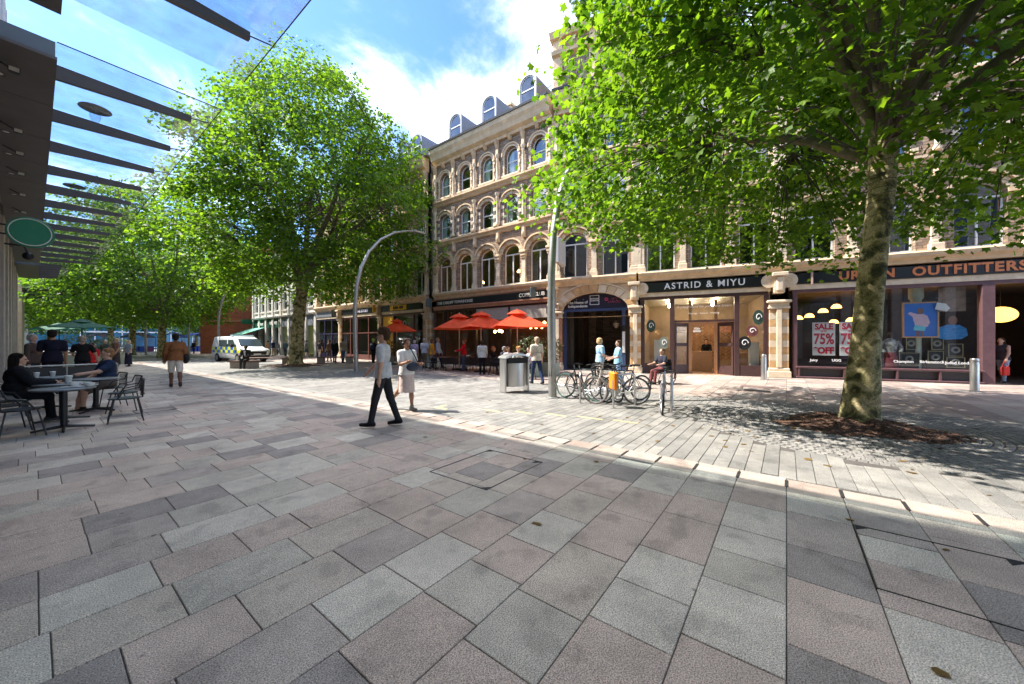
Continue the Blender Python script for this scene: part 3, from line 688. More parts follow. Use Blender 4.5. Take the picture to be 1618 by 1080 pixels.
text('MORGAN\nQUARTER', .1, m_white, tym, (2.17, .185, 3.82), bold=.002)
m_pink = mat('sign_pink', (.55, .03, .12), .5)
b = MB(); b.lathe([(.045, 0), (.09, 0), (.09, .012), (.045, .012)], 14); q = b.build('pin_emblem', m_pink, tym, loc=(2.8, .2, 3.82)); q.rotation_euler = (R(90), 0, 0)
text('CITY\nARCADES', .15, mat('sign_plum', (.25, .03, .09), .5), tym, (3.2, .185, 3.74), bold=.003)
for k in range(14):
    a, z = .8 + rng.random() * 2.8, 3.42 + rng.random() * .5
    if abs(a - 2.17) < .32 or a < 1.8 and z < 3.8: continue
    b = MB(); b.ell((a, .19, z), (.02, .012, .02), 6, 4); b.build('dot', m_lilac, tym)
b = MB(); b.box(.44, 3.93, .15, .3, 3.2, 3.34); b.box(.44, .62, .15, .3, 0, 3.2); b.box(3.6, 3.78, .15, .3, 0, 3.2); b.build('frame', m_gate, GT)
b = MB(); b.box(3.62, 3.76, .13, .15, 1.0, 2.1); b.build('notice_strip', m_white, GT)
b = MB(); b.box(3.6, 3.8, .1, .13, 2.1, 2.4); b.build('plate', m_sign, GT)
AR = thing('arcade_passage', 'dark covered passage with a hanging lantern behind the arcade gate', 'passage', (17.55, 10.3, 0), R(-77.8))
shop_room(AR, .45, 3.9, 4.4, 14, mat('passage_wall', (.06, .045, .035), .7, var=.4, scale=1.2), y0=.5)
for k in range(4):
    for x in (.55, 3.75): b = MB(); b.box(x - .1, x + .1, 1.5 + 2.5 * k, 1.7 + 2.5 * k, 0, 4.2); b.build('pilaster', m_room, AR)
ln = thing('lantern', 'pale glass lantern hanging inside the arcade passage', 'lamp', fw(GT, (3.0, 2.2, 2.55)))
b = MB(); b.lathe([(0, -.2), (.1, -.18), (.2, .08), (.12, .2), (0, .26)], 8); b.build('glass_body', mat('lantern_glass', (.5, .42, .32), .4), ln); b = MB(); b.tube([(0, 0, .26), (0, 0, 1.75)], .015, 5); b.build('rod', m_gutter, ln)
sg = thing('projecting_sign', 'grey box sign with a large letter, projecting above the arcade arch among leaves', 'sign', fw(GT, (.65, -.2, 6.15)), R(-77.8))
b = MB(); b.box(-.12, .12, -1.5, -.25, -.55, .75, c=.02); b.build('box', mat('sign_grey', (.42, .42, .42), .5), sg)
text('O', 1.3, mat('sign_dgrey', (.12, .12, .12), .5), sg, (-.135, -.87, .1), rot=(R(90), 0, R(-90)))
b = MB(); b.box(-.02, .02, -.25, .2, .3, .36); b.tube([(0, -1.2, -.55), (0, .15, -1.1)], .018, 6); b.build('bracket', m_gutter, sg)
RR = thing('stone_building', 'long stone block at right behind the near plane tree, shops at street level', 'building', fw(GW, (4.45, 0, 0)), R(-77.8))
rb = [(0.0, 2.0), (2.0, 4.0), (4.0, 5.85), (5.85, 8.25), (8.25, 10.7), (10.7, 13.1), (13.1, 15.5), (15.5, 17.9)]
upper_floors(RR, rb, m_rubble, curt=False)
roof(RR, 0, 17.9, (2, 6, 10, 14))
b = MB(); b.box(-4.5, 18, 6.3, 12, 0, 15); b.build('rear_block', m_rubble, RR)
b = MB(); b.box(-.3, 0.1, -.14, .4, 5.06, 14.02); b.build('pier', m_bathl, RR); b = MB(); b.box(5.6, 6.05, -.22, .4, 5.06, 14.02); b.build('pier', m_bathl, RR)
banded_pier(RR, -.42, .1, 3.0, -.12, (m_ochre, m_bathl)); console(RR, -.2, z=4.22, sides=(1,))
banded_pier(RR, 5.45, 6.15, 3.0, -.12, (m_ochre, m_bathl)); console(RR, 5.8, z=4.22)
# ================================================================ jewellery shop and clothes shop
JS = thing('jewellery_shop_front', 'brown framed jewellery shopfront with white lettering on a black fascia', 'shopfront', fw(RR, (.12, 0, 0)), R(-77.8))
JW = 5.3
m_bwood = mat('plum_brown_frame', (.062, .030, .028), .4, var=.2, scale=6)
m_orange = mat('oak_frame', (.48, .25, .12), .5, var=.15, scale=5, stretch=(8, 8, 1))
b = MB(); b.box(-.1, JW + .1, -.04, .2, 3.8, 4.0); b.build('lintel', m_bathl, JS)
b = MB(); b.box(.2, JW - .2, -.12, .1, 4.02, 4.48, c=.006); fa = b.build('fascia', m_sign, JS)
m_letter = mat('white_letter', (.82, .80, .76), .5, var=.03)
text('ASTRID & MIYU', .42, m_letter, fa, (2.75, -.135, 4.25), bold=.006, space=1.22, sx=.98)
b = MB(); b.box(-.02, JW, .0, .16, 3.66, 3.8); b.build('top_rail', m_bwood, JS)
for x in (.05, 1.42, 4.12, JW - .06):
    b = MB(); b.box(x - .1, x + .1, -.02, .18, 0, 3.66, c=.012); b.build('mullion', m_bwood, JS)
for (a, q) in ((.15, 1.32), (4.22, JW - .16)):
    b = MB(); b.box(a, q, .0, .14, 0, .5); b.build('stall_riser', m_bwood, JS)
    b = MB(); b.quad((a, .07, .5), (q, .07, .5), (q, .07, 3.66), (a, .07, 3.66)); b.build('pane', m_glasss, JS)
b = MB(); b.box(1.52, 4.02, .02, .2, 2.5, 2.6); b.build('transom', m_bwood, JS)
b = MB(); b.quad((1.52, .09, 2.6), (4.02, .09, 2.6), (4.02, .09, 3.66), (1.52, .09, 3.66)); tp = b.build('transom_pane', m_glasss, JS)
text('A playground for jewellery lovers', .17, m_letter, tp, (2.77, .07, 3.25), shear=.3, ext=.004)
text('Piercings · Tattoos · Welding', .11, m_letter, tp, (2.77, .07, 2.92), shear=.2, ext=.004)
for x in (2.22, 3.32): b = MB(); b.box(x - .07, x + .07, .5, .66, 0, 3.6); b.build('door_post', m_orange, JS)
b = MB(); b.box(2.29, 3.25, .5, .66, 2.38, 2.5); b.build('door_head', m_orange, JS)
for sgn, x, xh in ((1, 1.54, 2.15), (-1, 4.0, 3.39)):
    dr = link('door', None, JS); b = MB()
    M = Matrix.Translation((x, .12, 0)) @ Matrix.Rotation(math.atan2(.45, (xh - x)), 4, 'Z'); w = math.hypot(xh - x, .45)
    for (a, q, c, d) in ((0, w, 0, .45), (0, w, 1.35, 1.5), (0, w, 2.3, 2.48), (0, .09, .45, 2.3), (w - .09, w, .45, 2.3)): b.box(a, q, -.025, .025, c, d, M)
    b.build('frame', m_bwood, dr)
    b = MB(); b.quad(*[tuple(M @ Vector(p)) for p in ((.09, 0, .45), (w - .09, 0, .45), (w - .09, 0, 2.3), (.09, 0, 2.3))]); b.build('pane', m_glasss, dr)
for (x, s_, z) in ((1.85, 'NEW', 2.18), (1.85, 'ARLL', 2.06), (2.5, 'TOO', 2.18), (2.5, 'GOOD', 2.06)): text(s_, .11, m_letter, JS, (x, .02 if x > 2 else .25, z), bold=.005, ext=.004)
m_jwall = mat('shop_plaster', (.42, .31, .21), .8, var=.16, scale=2)
m_oakf = mat('oak_floor', (.42, .26, .14), .5, var=.2, scale=3, stretch=(1, 8, 1))
shop_room(JS, .02, JW, 3.8, 5.2, m_jwall, m_oakf, mat('shop_ceiling', (.6, .56, .5), .8))
b = MB()
for i in range(7):
    for j in range(12):
        for s_ in (-1, 1):
            M = Matrix.Translation((2.5 + i * .3 + (.07 if s_ > 0 else 0), 5.16, .6 + j * .2)) @ Matrix.Rotation(R(45) * s_, 4, 'Y'); b.box(-.13, .13, -.02, .02, -.03, .03, M)
b.build('herringbone_panel', mat('herring_wood', (.40, .19, .08), .6, var=.15, island=.35), JS)
lamps(JS, [(1.2 + 1.1 * (i % 3), 1.3 + 1.2 * (i // 3), 3.62) for i in range(9)], lambda b: b.lathe([(0, .08), (.05, .08), (.06, -.05), (0, -.05)], 10), 'small bright ceiling spotlight inside the jewellery shop', 'jewellery shop ceiling spotlights', mat('spot_glow', (1, .9, .75), .5, emit=(1, .8, .55), estr=22), cord=.0)
def counter(x, y, w, d, h, m, label):
    o = thing('display_plinth' if w < .5 else 'counter', label, 'plinth' if w < .5 else 'counter', fw(JS, (x, y, .02)), R(-77.8))
    b = MB(); b.box(-w / 2, w / 2, -d / 2, d / 2, 0, h - .04, c=.01); b.build('body', m, o); b = MB(); b.box(-w / 2 - .02, w / 2 + .02, -d / 2 - .02, d / 2 + .02, h - .04, h, c=.008); b.build('top', m, o)
m_plin = mat('plinth_white', (.68, .66, .62), .6, var=.05); m_cnt = mat('counter_tan', (.50, .32, .18), .6, var=.1)
counter(.75, .6, .36, .36, 1.65, m_plin, 'tall white plinth in the left jewellery shop window')
counter(4.85, .6, .36, .36, 1.5, m_plin, 'tall white plinth in the right jewellery shop window')
counter(2.6, 2.2, 1.3, .6, 1.05, m_cnt, 'tan shop counter seen through the open jewellery shop door')
counter(4.6, 1.8, .9, .5, 1.0, m_cnt, 'tan low display counter behind right jewellery shop window')
def swirl(x, z, w, h, m, label):
    o = thing('window_decoration', label, 'decoration', fw(JS, (x, .03, z)), R(-77.8)); b = MB()
    b.prism([(w / 2 * math.cos(2 * math.pi * k / 20), h / 2 * math.sin(2 * math.pi * k / 20)) for k in range(20)], -.01, .01, 'y'); b.build('disc', m, o)
    b = MB(); b.tube([(.3 * w * math.cos(t * .55) * (1 - t / 14), -.02, .3 * h * math.sin(t * .55) * (1 - t / 14)) for t in range(13)], .016, 6); b.build('ribbon', m_letter, o)
m_dgreen = mat('bottle_green', (.03, .06, .045), .4)
swirl(.45, 2.35, .42, .62, m_dgreen, 'dark green oval window decoration with white ribbon, far left pane')
swirl(1.05, 1.5, .42, .62, mat('grey_green', (.16, .19, .16), .4), 'grey oval window decoration low in left jewellery pane')
swirl(4.95, 2.65, .42, .66, m_dgreen, 'dark green oval window decoration high in right jewellery pane')
swirl(4.72, 2.05, .46, .5, mat('plum_disc', (.16, .05, .05), .4), 'plum window decoration midway in right jewellery pane')
swirl(4.42, 1.5, .5, .62, mat('black_disc', (.02, .02, .02), .4), 'black oval window decoration low in right jewellery pane')
# ---------------------------------------------------------------- clothes shop
CSF = thing('clothes_shop_front', 'wide plum framed clothes shopfront with orange lettering on black fascia', 'shopfront', fw(RR, (6.3, 0, 0)), R(-77.8))
m_plum = mat('plum_paint', (.105, .05, .052), .5, var=.2, scale=5)
m_orlet = mat('copper_letter', (.60, .19, .06), .45, .1, var=.08)
b = MB(); b.box(-.1, 11.0, -.05, .2, 3.8, 4.02); b.build('lintel', m_bathl, CSF)
b = MB(); b.box(.15, 10.6, -.1, .1, 4.03, 4.48, c=.006); fa = b.build('fascia', m_sign, CSF)
text('URBAN', .47, m_orlet, fa, (1.52, -.115, 4.255), bold=.016, align='LEFT', space=1.13, sx=1.02); text('OUTFITTERS', .47, m_orlet, fa, (3.72, -.115, 4.255), bold=.016, align='LEFT', space=1.13, sx=1.02)
b = MB(); b.box(.6, .66, -.2, -.1, 3.98, 4.5); b.build('clip_bracket', mat('pink_clip', (.5, .32, .27), .6), CSF)
b = MB(); b.box(0, 10.6, -.02, .16, 3.66, 3.8); b.build('top_rail', m_plum, CSF)
for x, w in ((.08, .16), (5.78, .34), (8.6, .34)):
    b = MB(); b.box(x - w / 2, x + w / 2, -.06, .2, 0, 3.66, c=.015); b.build('mullion', m_plum, CSF)
b = MB(); b.box(.16, 5.6, .02, .12, .0, .42); b.build('stall_riser', mat('riser_dark', (.035, .03, .032), .5, var=.3, scale=30), CSF)
b = MB(); b.box(.1, 5.65, -.14, .0, .44, .52, c=.015); b.box(.1, 5.65, -.14, .0, .02, .09, c=.015)
b.build('guard_rail', m_plum, CSF)
for x in (.2, 1.7, 3.3, 4.5, 5.5): b = MB(); b.box(x - .03, x + .03, -.13, -.02, .09, .44); b.build('guard_post', m_plum, CSF)
b = MB(); b.quad((.16, .08, .52), (5.62, .08, .52), (5.62, .08, 3.66), (.16, .08, 3.66)); pn = b.build('pane', m_glasss, CSF)
b = MB(); b.quad((8.77, .08, .05), (10.6, .08, .05), (10.6, .08, 3.66), (8.77, .08, 3.66)); b.build('pane', m_glasss, CSF)
for (x, s_, z) in ((.75, 'Juicy', .78), (1.5, 'UGG', .78), (2.3, 'Converse', .72), (3.55, 'Champion', .78), (4.35, 'Birkenstock', .78), (5.1, 'Jaded London', .76)):
    text(s_, .14, m_letter, pn, (x, .06, z), ext=.003, bold=.003)
shop_room(CSF, .02, 10.6, 3.78, 6, mat('dark_brick_room', (.045, .03, .024), .9, var=.3, scale=3), mat('dark_floor', (.06, .05, .045), .6))
m_amber = mat('amber_shade', (.85, .45, .12), .5, emit=(1., .45, .1), estr=1.6)
lamps(CSF, [(.35, 2.6, 2.55), (.75, 2.3, 2.68), (1.1, 2.0, 2.75), (1.55, 1.8, 2.95), (1.9, 1.4, 3.1), (2.65, 1.3, 3.1), (2.35, 3.2, 2.5), (2.8, 2.6, 2.55), (3.3, 1.5, 2.75), (5.1, 1.5, 3.0)], dome, 'amber domed pendant lamp hanging inside the clothes shop window', 'amber pendant lamps in clothes shop', m_amber)
la = thing('paper_lantern', 'large yellow oval paper lantern at the clothes shop doorway, far right', 'lamp', fw(CSF, (6.75, 1.2, 2.6)))
b = MB(); b.ell((0, 0, 0), (.42, .42, .3), 18, 10); b.build('shade', mat('lantern_yellow', (.85, .55, .12), .7, emit=(1., .55, .1), estr=.7), la, smooth=True); b = MB(); b.tube([(0, 0, .3), (0, 0, 1.1)], .01, 5); b.build('cord', m_gutter, la)
m_poster = mat('poster_white', (.70, .69, .67), .6, var=.04); m_red = mat('sale_red', (.50, .012, .04), .5, var=.06)
for i, x in enumerate((1.12, 2.02)):
    po = thing('sale_poster', ('left', 'right')[i] + ' white and red sale poster in clothes shop window' + (' beside the stone pier' if i == 0 else ' partly behind the tree trunk'), 'poster', fw(CSF, (x, .2, .98)), R(-77.8), 'sale posters')
    b = MB(); b.box(-.38, .38, 0, .012, 0, 1.4); b.build('board', m_poster, po)
    b = MB(); b.box(-.35, .35, -.004, 0, 1.06, 1.36); b.build('header_outline', m_red, po); b = MB(); b.box(-.34, .34, -.006, -.004, 1.07, 1.35); b.build('header_field', m_poster, po)
    text('SALE', .33, m_red, po, (0, -.01, 1.21), bold=.016, ext=.003, sx=.88); text('UP TO', .07, m_red, po, (0, -.006, 1.02), bold=.004, ext=.003)
    text('75%', .62, m_red, po, (0, -.006, .68), bold=.018, ext=.003, sx=.66); text('*OFF', .36, m_red, po, (0, -.006, .2), bold=.02, ext=.003, sx=.86)
po = thing('framed_picture', 'large wood framed blue picture of a figure in a pink jumper', 'picture', fw(CSF, (4.15, .35, 1.72)), R(-77.8))
b = MB()
for (a, q, c, d) in ((-.52, .52, 0, .05), (-.52, .52, 1.35, 1.4), (-.52, -.47, .05, 1.35), (.47, .52, .05, 1.35)): b.box(a, q, -.03, .03, c, d)
b.build('frame', m_orange, po); b = MB(); b.box(-.47, .47, -.005, .02, .05, 1.35); b.build('backdrop', mat('print_blue', (.01, .13, .52), .5, var=.08), po)
b = MB(); b.prism([(-.15, .5), (.2, .42), (.27, .6), (.2, .85), (.08, .93), (-.08, .92), (-.3, 1.02), (-.36, .95), (-.22, .82), (-.2, .7)], -.012, -.006, 'y'); b.build('printed_jumper', mat('print_pink', (.62, .42, .50), .6), po)
b = MB(); b.prism([(-.2, .3), (.12, .26), (.17, .45), (-.16, .5)], -.011, -.005, 'y'); b.build('printed_shorts', mat('print_cyan', (.12, .5, .62), .6), po)
b = MB(); b.prism([(.0 + .1 * math.cos(t * .5), 1.04 + .12 * math.sin(t * .5)) for t in range(13)], -.013, -.0065, 'y'); b.prism([(-.12, .06), (-.04, .06), (-.04, .3), (-.12, .3)], -.0105, -.005, 'y'); b.prism([(.02, .06), (.1, .06), (.08, .28), (.01, .28)], -.0105, -.005, 'y'); b.build('printed_skin', mat('print_skin', (.2, .09, .06), .6), po)
b = MB(); b.lathe([(0, .0), (.2, 0), (.2, .1), (.16, .14), (.155, 3.2), (.22, 3.3), (.22, 3.7), (0, 3.7)], 16); tag(b.build('iron_column', mat('pale_green_paint', (.50, .58, .50), .5, var=.08), smooth=True, loc=fw(CSF, (4.2, .75, .02))), 'pale green round column behind the blue framed picture', 'column')
cp = thing('print_cutout', 'hanging print of a figure in a blue striped jumper beside the blue picture', 'poster', fw(CSF, (5.05, .4, 1.7)), R(-77.8))
b = MB(); b.prism([(-.42, .02), (-.2, -.06), (.25, -.04), (.42, .1), (.38, .36), (.2, .5), (-.12, .52), (-.36, .4), (-.46, .2)], -.02, .02, 'y'); b.build('jumper', mat('stripe_blue', (.02, .22, .55), .6, var=.4, scale=7, stretch=(1, 1, 3)), cp)
b = MB(); b.ell((.02, 0, .68), (.13, .03, .18), 10, 8); b.build('face', mat('print_skin', (.2, .09, .06)), cp)
cp = thing('print_cutout', 'brown hanging photo print high in the clothes shop window', 'poster', fw(CSF, (4.95, .3, 2.72)), R(-77.8))
b = MB(); b.box(-.32, .42, -.015, .015, 0, .92); b.build('sheet', mat('print_brown', (.22, .15, .11), .6, var=.5, scale=3), cp); b = MB(); b.prism([(-.42, .1), (-.1, .0), (.0, .12), (-.12, .3), (-.36, .36)], -.03, -.015, 'y'); b.build('sleeve', m_poster, cp)
for i, (x, z, s_) in enumerate(((3.35, 1.05, 'monochrome patterned top and dark red skirt'),)):
    mq = thing('mannequin', 'shop mannequin in ' + s_ + ' beside the tree trunk', 'mannequin', fw(CSF, (x, .55, .02)), R(-77.8))
    b = MB(); b.lathe([(0, .5), (.26, .5), (.22, .9), (.16, 1.12), (0, 1.12)], 14); b.build('skirt', mat('dark_red_cloth', (.12, .01, .015), .8), mq, smooth=True)
    b = MB(); b.lathe([(.16, 1.1), (.2, 1.3), (.22, 1.5), (.16, 1.62), (.06, 1.68)], 14); b.tube([(-.2, 0, 1.56), (-.32, -.05, 1.3), (-.24, -.2, 1.12)], .06, 8); b.tube([(.2, 0, 1.56), (.32, -.05, 1.3), (.24, -.2, 1.12)], .06, 8); b.build('top', mat('mono_print', (.22, .22, .22), .8, var=.95, scale=9), mq, smooth=True)
    b = MB(); b.ell((0, 0, 1.82), (.085, .1, .12), 10, 8); b.tube([(0, 0, 1.6), (0, 0, 1.75)], .045, 8); b.tube([(0, 0, 0), (0, 0, .6)], .02, 6); b.lathe([(0, 0), (.16, 0), (.16, .02), (0, .02)], 14); b.build('head_and_stand', m_sign, mq, smooth=True)
for i, (x, z, w, h, lb_) in enumerate(((3.95, 1.25, .3, .5, 'black speaker with three gold cones left of the pale column'), (3.9, .62, .62, .5, 'wide pale outlined hi-fi unit left of the pale column'), (4.7, 1.25, .34, .5, 'gold framed square display right of the pale column'), (4.65, .7, .45, .5, 'black loudspeaker with round cone right of the pale column'), (5.2, 1.0, .4, .48, 'silver edged square display near the plum mullion'), (5.2, .56, .5, .4, 'black twin cone loudspeaker near the plum mullion'))):
    o = thing('display_unit', lb_, 'display', fw(CSF, (x, .5, z)), R(-77.8)); b = MB(); b.box(-w / 2, w / 2, 0, .25, 0, h, c=.01); b.build('case', m_sign, o)
    b = MB(); t = .018
    for (a, q, c, d) in ((-w / 2, w / 2, 0, t), (-w / 2, w / 2, h - t, h), (-w / 2, -w / 2 + t, t, h - t), (w / 2 - t, w / 2, t, h - t)): b.box(a, q, -.02, -.001, c, d)
    b.build('trim', mat('trim_gold', (.42, .36, .2), .4, .4), o)
    b = MB(); b.lathe([(.06, 0), (.1, .02), (.13, 0)], 14); q = b.build('cone', mat('cone_grey', (.22, .22, .2), .5), o, loc=(0, -.004, h / 2)); q.rotation_euler = (R(90), 0, 0)
    ped = MB(); ped.box(-w / 2 + .02, w / 2 - .02, .02, .23, -z + .02, -.002); ped.build('stand', m_sign, o)
# ================================================================ building and glass canopy on the left
m_cop = mat('canopy_panel', (.10, .09, .09), .5, .2, var=.12, scale=2)
m_copf = mat('canopy_fascia', (.10, .13, .15), .45, .3, var=.15, scale=2)
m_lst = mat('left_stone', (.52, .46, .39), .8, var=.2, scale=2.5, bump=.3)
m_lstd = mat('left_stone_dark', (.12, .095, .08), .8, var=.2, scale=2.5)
m_rail = mat('charcoal_metal', (.035, .034, .036), .45, .5, var=.15)
LB = thing('shopping_centre', 'tall modern building on the left above the cafe, pale stone pilasters', 'building', (-.65, 0, 0))
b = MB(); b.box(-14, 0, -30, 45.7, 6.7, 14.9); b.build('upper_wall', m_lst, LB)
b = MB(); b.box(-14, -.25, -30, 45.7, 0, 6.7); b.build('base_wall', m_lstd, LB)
for i in range(18):
    y = -22 + i * 3.8; b = MB(); b.box(-.25, 0, y, y + .75, 0, 6.35, c=.02); b.build('pilaster', m_lst, LB)
    b = MB(); b.quad((-.2, y + .9, .3), (-.2, y + 3.6, .3), (-.2, y + 3.6, 5.9), (-.2, y + .9, 5.9)); b.build('shop_pane', m_glasss, LB)
for i in range(24):
    y = -26 + i * 3.0
    for z in (7.6, 11.1):
        w = link('window', None, LB); b = MB(); b.box(.0, .06, y, y + .09, z, z + 3); b.box(0, .06, y + 1.5, y + 1.59, z, z + 3); b.box(0, .05, y + .09, y + 1.5, z, z + .08); b.build('frame', m_white, w)
        b = MB(); b.quad((.02, y + .09, z + .08), (.02, y + 1.5, z + .08), (.02, y + 1.5, z + 3), (.02, y + .09, z + 3)); b.build('pane', mat('curtain_glass', (.06, .08, .09), .08, var=.2), w)
m_cang = glass('canopy_glass', (.79, .85, .87), 1.75, dust=.28)
def canopy(y0, y1, ys, label, xo=2.5, zs=6.35, side_end=True):
    c = thing('glass_canopy', label, 'canopy', (-.65, 0, 0)); xs = .9   # soffit width from wall
    n = max(1, round((y1 - y0) / 2.07)); w = (y1 - y0) / n
    for i in range(n):
        b = MB(); b.box(.0, xs, y0 + i * w + .008, y0 + (i + 1) * w - .008, zs, zs + .05); b.build('soffit_panel', m_cop, c)
    b = MB(); b.box(.0, xs - .02, y0 + .01, y1 - .01, zs + .052, zs + .30); b.build('box_gutter', m_copf, c)
    for y in ys:
        if not y0 < y < y1: continue
        b = MB(); b.prism([(xs - .03, zs + .02), (xo + .65 - .35, zs + .16), (xo + .65 - .35, zs + .28), (xs - .03, zs + .28)], y - .045, y + .045, 'y'); f_ = b.build('beam', m_cop, c)
        b = MB(); b.tube([(xo + .3, y, zs + .24), (xo + .62, y, zs + .29)], .012, 6); b.build('fixing_rod', m_rail, f_)
    yy = [y0] + [y for y in ys if y0 + .3 < y < y1 - .3] + [y1]
    for a, q in zip(yy[:-1], yy[1:]):
        b = MB(); b.quad((xs - .02, a + .006, zs + .31), (xo + .65, a + .006, zs + .31), (xo + .65, q - .006, zs + .31), (xs - .02, q - .006, zs + .31)); b.build('glass_panel', m_cang, c)
    b = MB(); b.tube([(xs, y0 + .006, zs + .31), (xo + .65, y0 + .006, zs + .31)], .011, 5); b.tube([(xo + .655, y0, zs + .31), (xo + .655, y1, zs + .31)], .009, 5); b.build('edge_trim', m_rail, c)
    return c
canopy(-9, 8.5, [7.05 - 2.07 * k for k in range(8)], 'near glass canopy panel at the top of the picture above the viewer')
canopy(9.9, 36.4, [10.7 + 2.07 * k for k in range(13)], 'long glass canopy with dark tapering beams above the coffee shop sign')
canopy(37.6, 45.5, [38.2 + 1.0 * k for k in range(8)], 'far narrow canopy with closely spaced pale bars', xo=1.5)
for i, (y, x) in enumerate(((9.2 + 1.4, .45), (13.6, .45), (15.2, .45), (17.0, .45), (19.4, .45), (22.0, .45))):
    o = thing('spotlight', ('nearest', 'second', 'third', 'fourth', 'fifth', 'farthest')[i] + ' small black spotlight on an arm under the canopy soffit', 'spotlight', (-.65 + x, y, 6.35), group='soffit spotlights')
    b = MB(); b.tube([(-.25, 0, 0), (-.05, 0, -.1)], .012, 6); b.build('arm', m_rail, o); b = MB(); b.box(-.06, .07, -.05, .05, -.17, -.08, c=.01); b.build('head', m_rail, o); b = MB(); b.box(-.05, .06, -.055, -.05, -.16, -.09); b.build('lens', m_poster, o)
    d = thing('downlight', ('nearest', 'second', 'third', 'fourth', 'fifth', 'farthest')[i] + ' round recessed downlight in the canopy soffit', 'downlight', (-.65 + .28, y + .6, 6.35), group='soffit downlights')
    b = MB(); b.lathe([(.05, -.002), (.09, -.012), (.11, -.002)], 16); b.build('trim', m_steel, d); b = MB(); b.lathe([(0, -.004), (.05, -.004)], 14); b.build('lens', m_poster, d)
for i, y in enumerate((16.1, 24.8)):
    o = thing('wall_lantern', ('near', 'far')[i] + ' disc-topped lantern on a bracket seen through the canopy glass', 'lamp', (1.1, y, 8.3), group='lanterns above canopy')
    b = MB(); b.lathe([(0, .12), (.33, .06), (.34, .04), (0, .05)], 24); b.build('top_disc', m_rail, o, smooth=True); b = MB(); b.lathe([(.13, .05), (.11, -.2), (.07, -.34), (0, -.36)], 12); b.build('glass_body', glass('lantern_clear', (.8, .85, .85), 1.4), o, smooth=True)
    b = MB(); b.tube([(0, 0, -.36), (0, 0, -.46)], .05, 8); b.tube([(0, 0, -.42), (-1.74, 0, -.5)], .025, 6); b.build('bracket', m_rail, o)
sg = thing('hanging_sign', 'round green hanging sign with a white ring on the left wall', 'sign', (-.03, 12.35, 3.79))
m_sgreen = mat('sign_green', (.0, .17, .075), .4, var=.05)
b = MB(); b.lathe([(0, -.04), (.3, -.04), (.31, -.02), (.31, .02), (.3, .04), (0, .04)], 40); q = b.build('disc', m_sgreen, sg, smooth=True); q.rotation_euler = (R(90), 0, 0)
for s_ in (-1, 1): b = MB(); b.lathe([(.262, 0), (.262, .006), (.276, .006), (.276, 0)], 40); q = b.build('ring', m_poster, sg, loc=(0, s_ * -.042, 0)); q.rotation_euler = (R(90 if s_ > 0 else -90), 0, 0)
b = MB(); b.tube([(-.62, 0, .09), (-.28, 0, .09)], .018, 6); b.tube([(-.62, 0, -.09), (-.28, 0, -.09)], .018, 6); b.build('bracket', m_rail, sg)
o = thing('camera_dome', 'dark hanging security camera under the canopy below the green sign', 'camera', (-.1, 21.5, 4.6)); b = MB(); b.tube([(-.5, 0, .35), (-.1, 0, .35), (0, 0, .1)], .03, 6); b.ell((0, 0, 0), .14, 10, 8); b.build('housing', m_rail, o, smooth=True)
# ================================================================ plane trees
def leaf_material(name, c1, c2, trans):
    m = bpy.data.materials.new(name); m.use_nodes = True; t = m.node_tree; n = t.nodes; l = t.links
    n.remove(n['Principled BSDF']); o = n['Material Output']
    g = n.new('ShaderNodeNewGeometry'); oi = n.new('ShaderNodeObjectInfo')
    a = n.new('ShaderNodeMath'); a.operation = 'ADD'; l.new(g.outputs['Random Per Island'], a.inputs[0]); l.new(oi.outputs['Random'], a.inputs[1])
    f = n.new('ShaderNodeMath'); f.operation = 'FRACT'; l.new(a.outputs[0], f.inputs[0])
    cr = n.new('ShaderNodeValToRGB'); cr.color_ramp.elements[0].color = (*c1, 1); cr.color_ramp.elements[1].color = (*c2, 1); l.new(f.outputs[0], cr.inputs[0])
    df = n.new('ShaderNodeBsdfDiffuse'); l.new(cr.outputs[0], df.inputs[0])
    tv = n.new('ShaderNodeVectorMath'); tv.operation = 'MULTIPLY'; l.new(cr.outputs[0], tv.inputs[0]); tv.inputs[1].default_value = trans
    tl = n.new('ShaderNodeBsdfTranslucent'); l.new(tv.outputs[0], tl.inputs[0])
    m1 = n.new('ShaderNodeMixShader'); m1.inputs[0].default_value = .5; l.new(df.outputs[0], m1.inputs[1]); l.new(tl.outputs[0], m1.inputs[2])
    gl = n.new('ShaderNodeBsdfGlossy'); gl.inputs['Roughness'].default_value = .5
    m2 = n.new('ShaderNodeMixShader'); m2.inputs[0].default_value = .022; l.new(m1.outputs[0], m2.inputs[1]); l.new(gl.outputs[0], m2.inputs[2])
    l.new(m2.outputs[0], o.inputs['Surface']); MATS[name] = m; return m
m_leaf = leaf_material('plane_leaf', (.032, .085, .010), (.13, .225, .02), (2.5, 2.4, .8))
m_leaf2 = leaf_material('plane_leaf_far', (.04, .10, .014), (.12, .21, .025), (2.3, 2.2, .9))
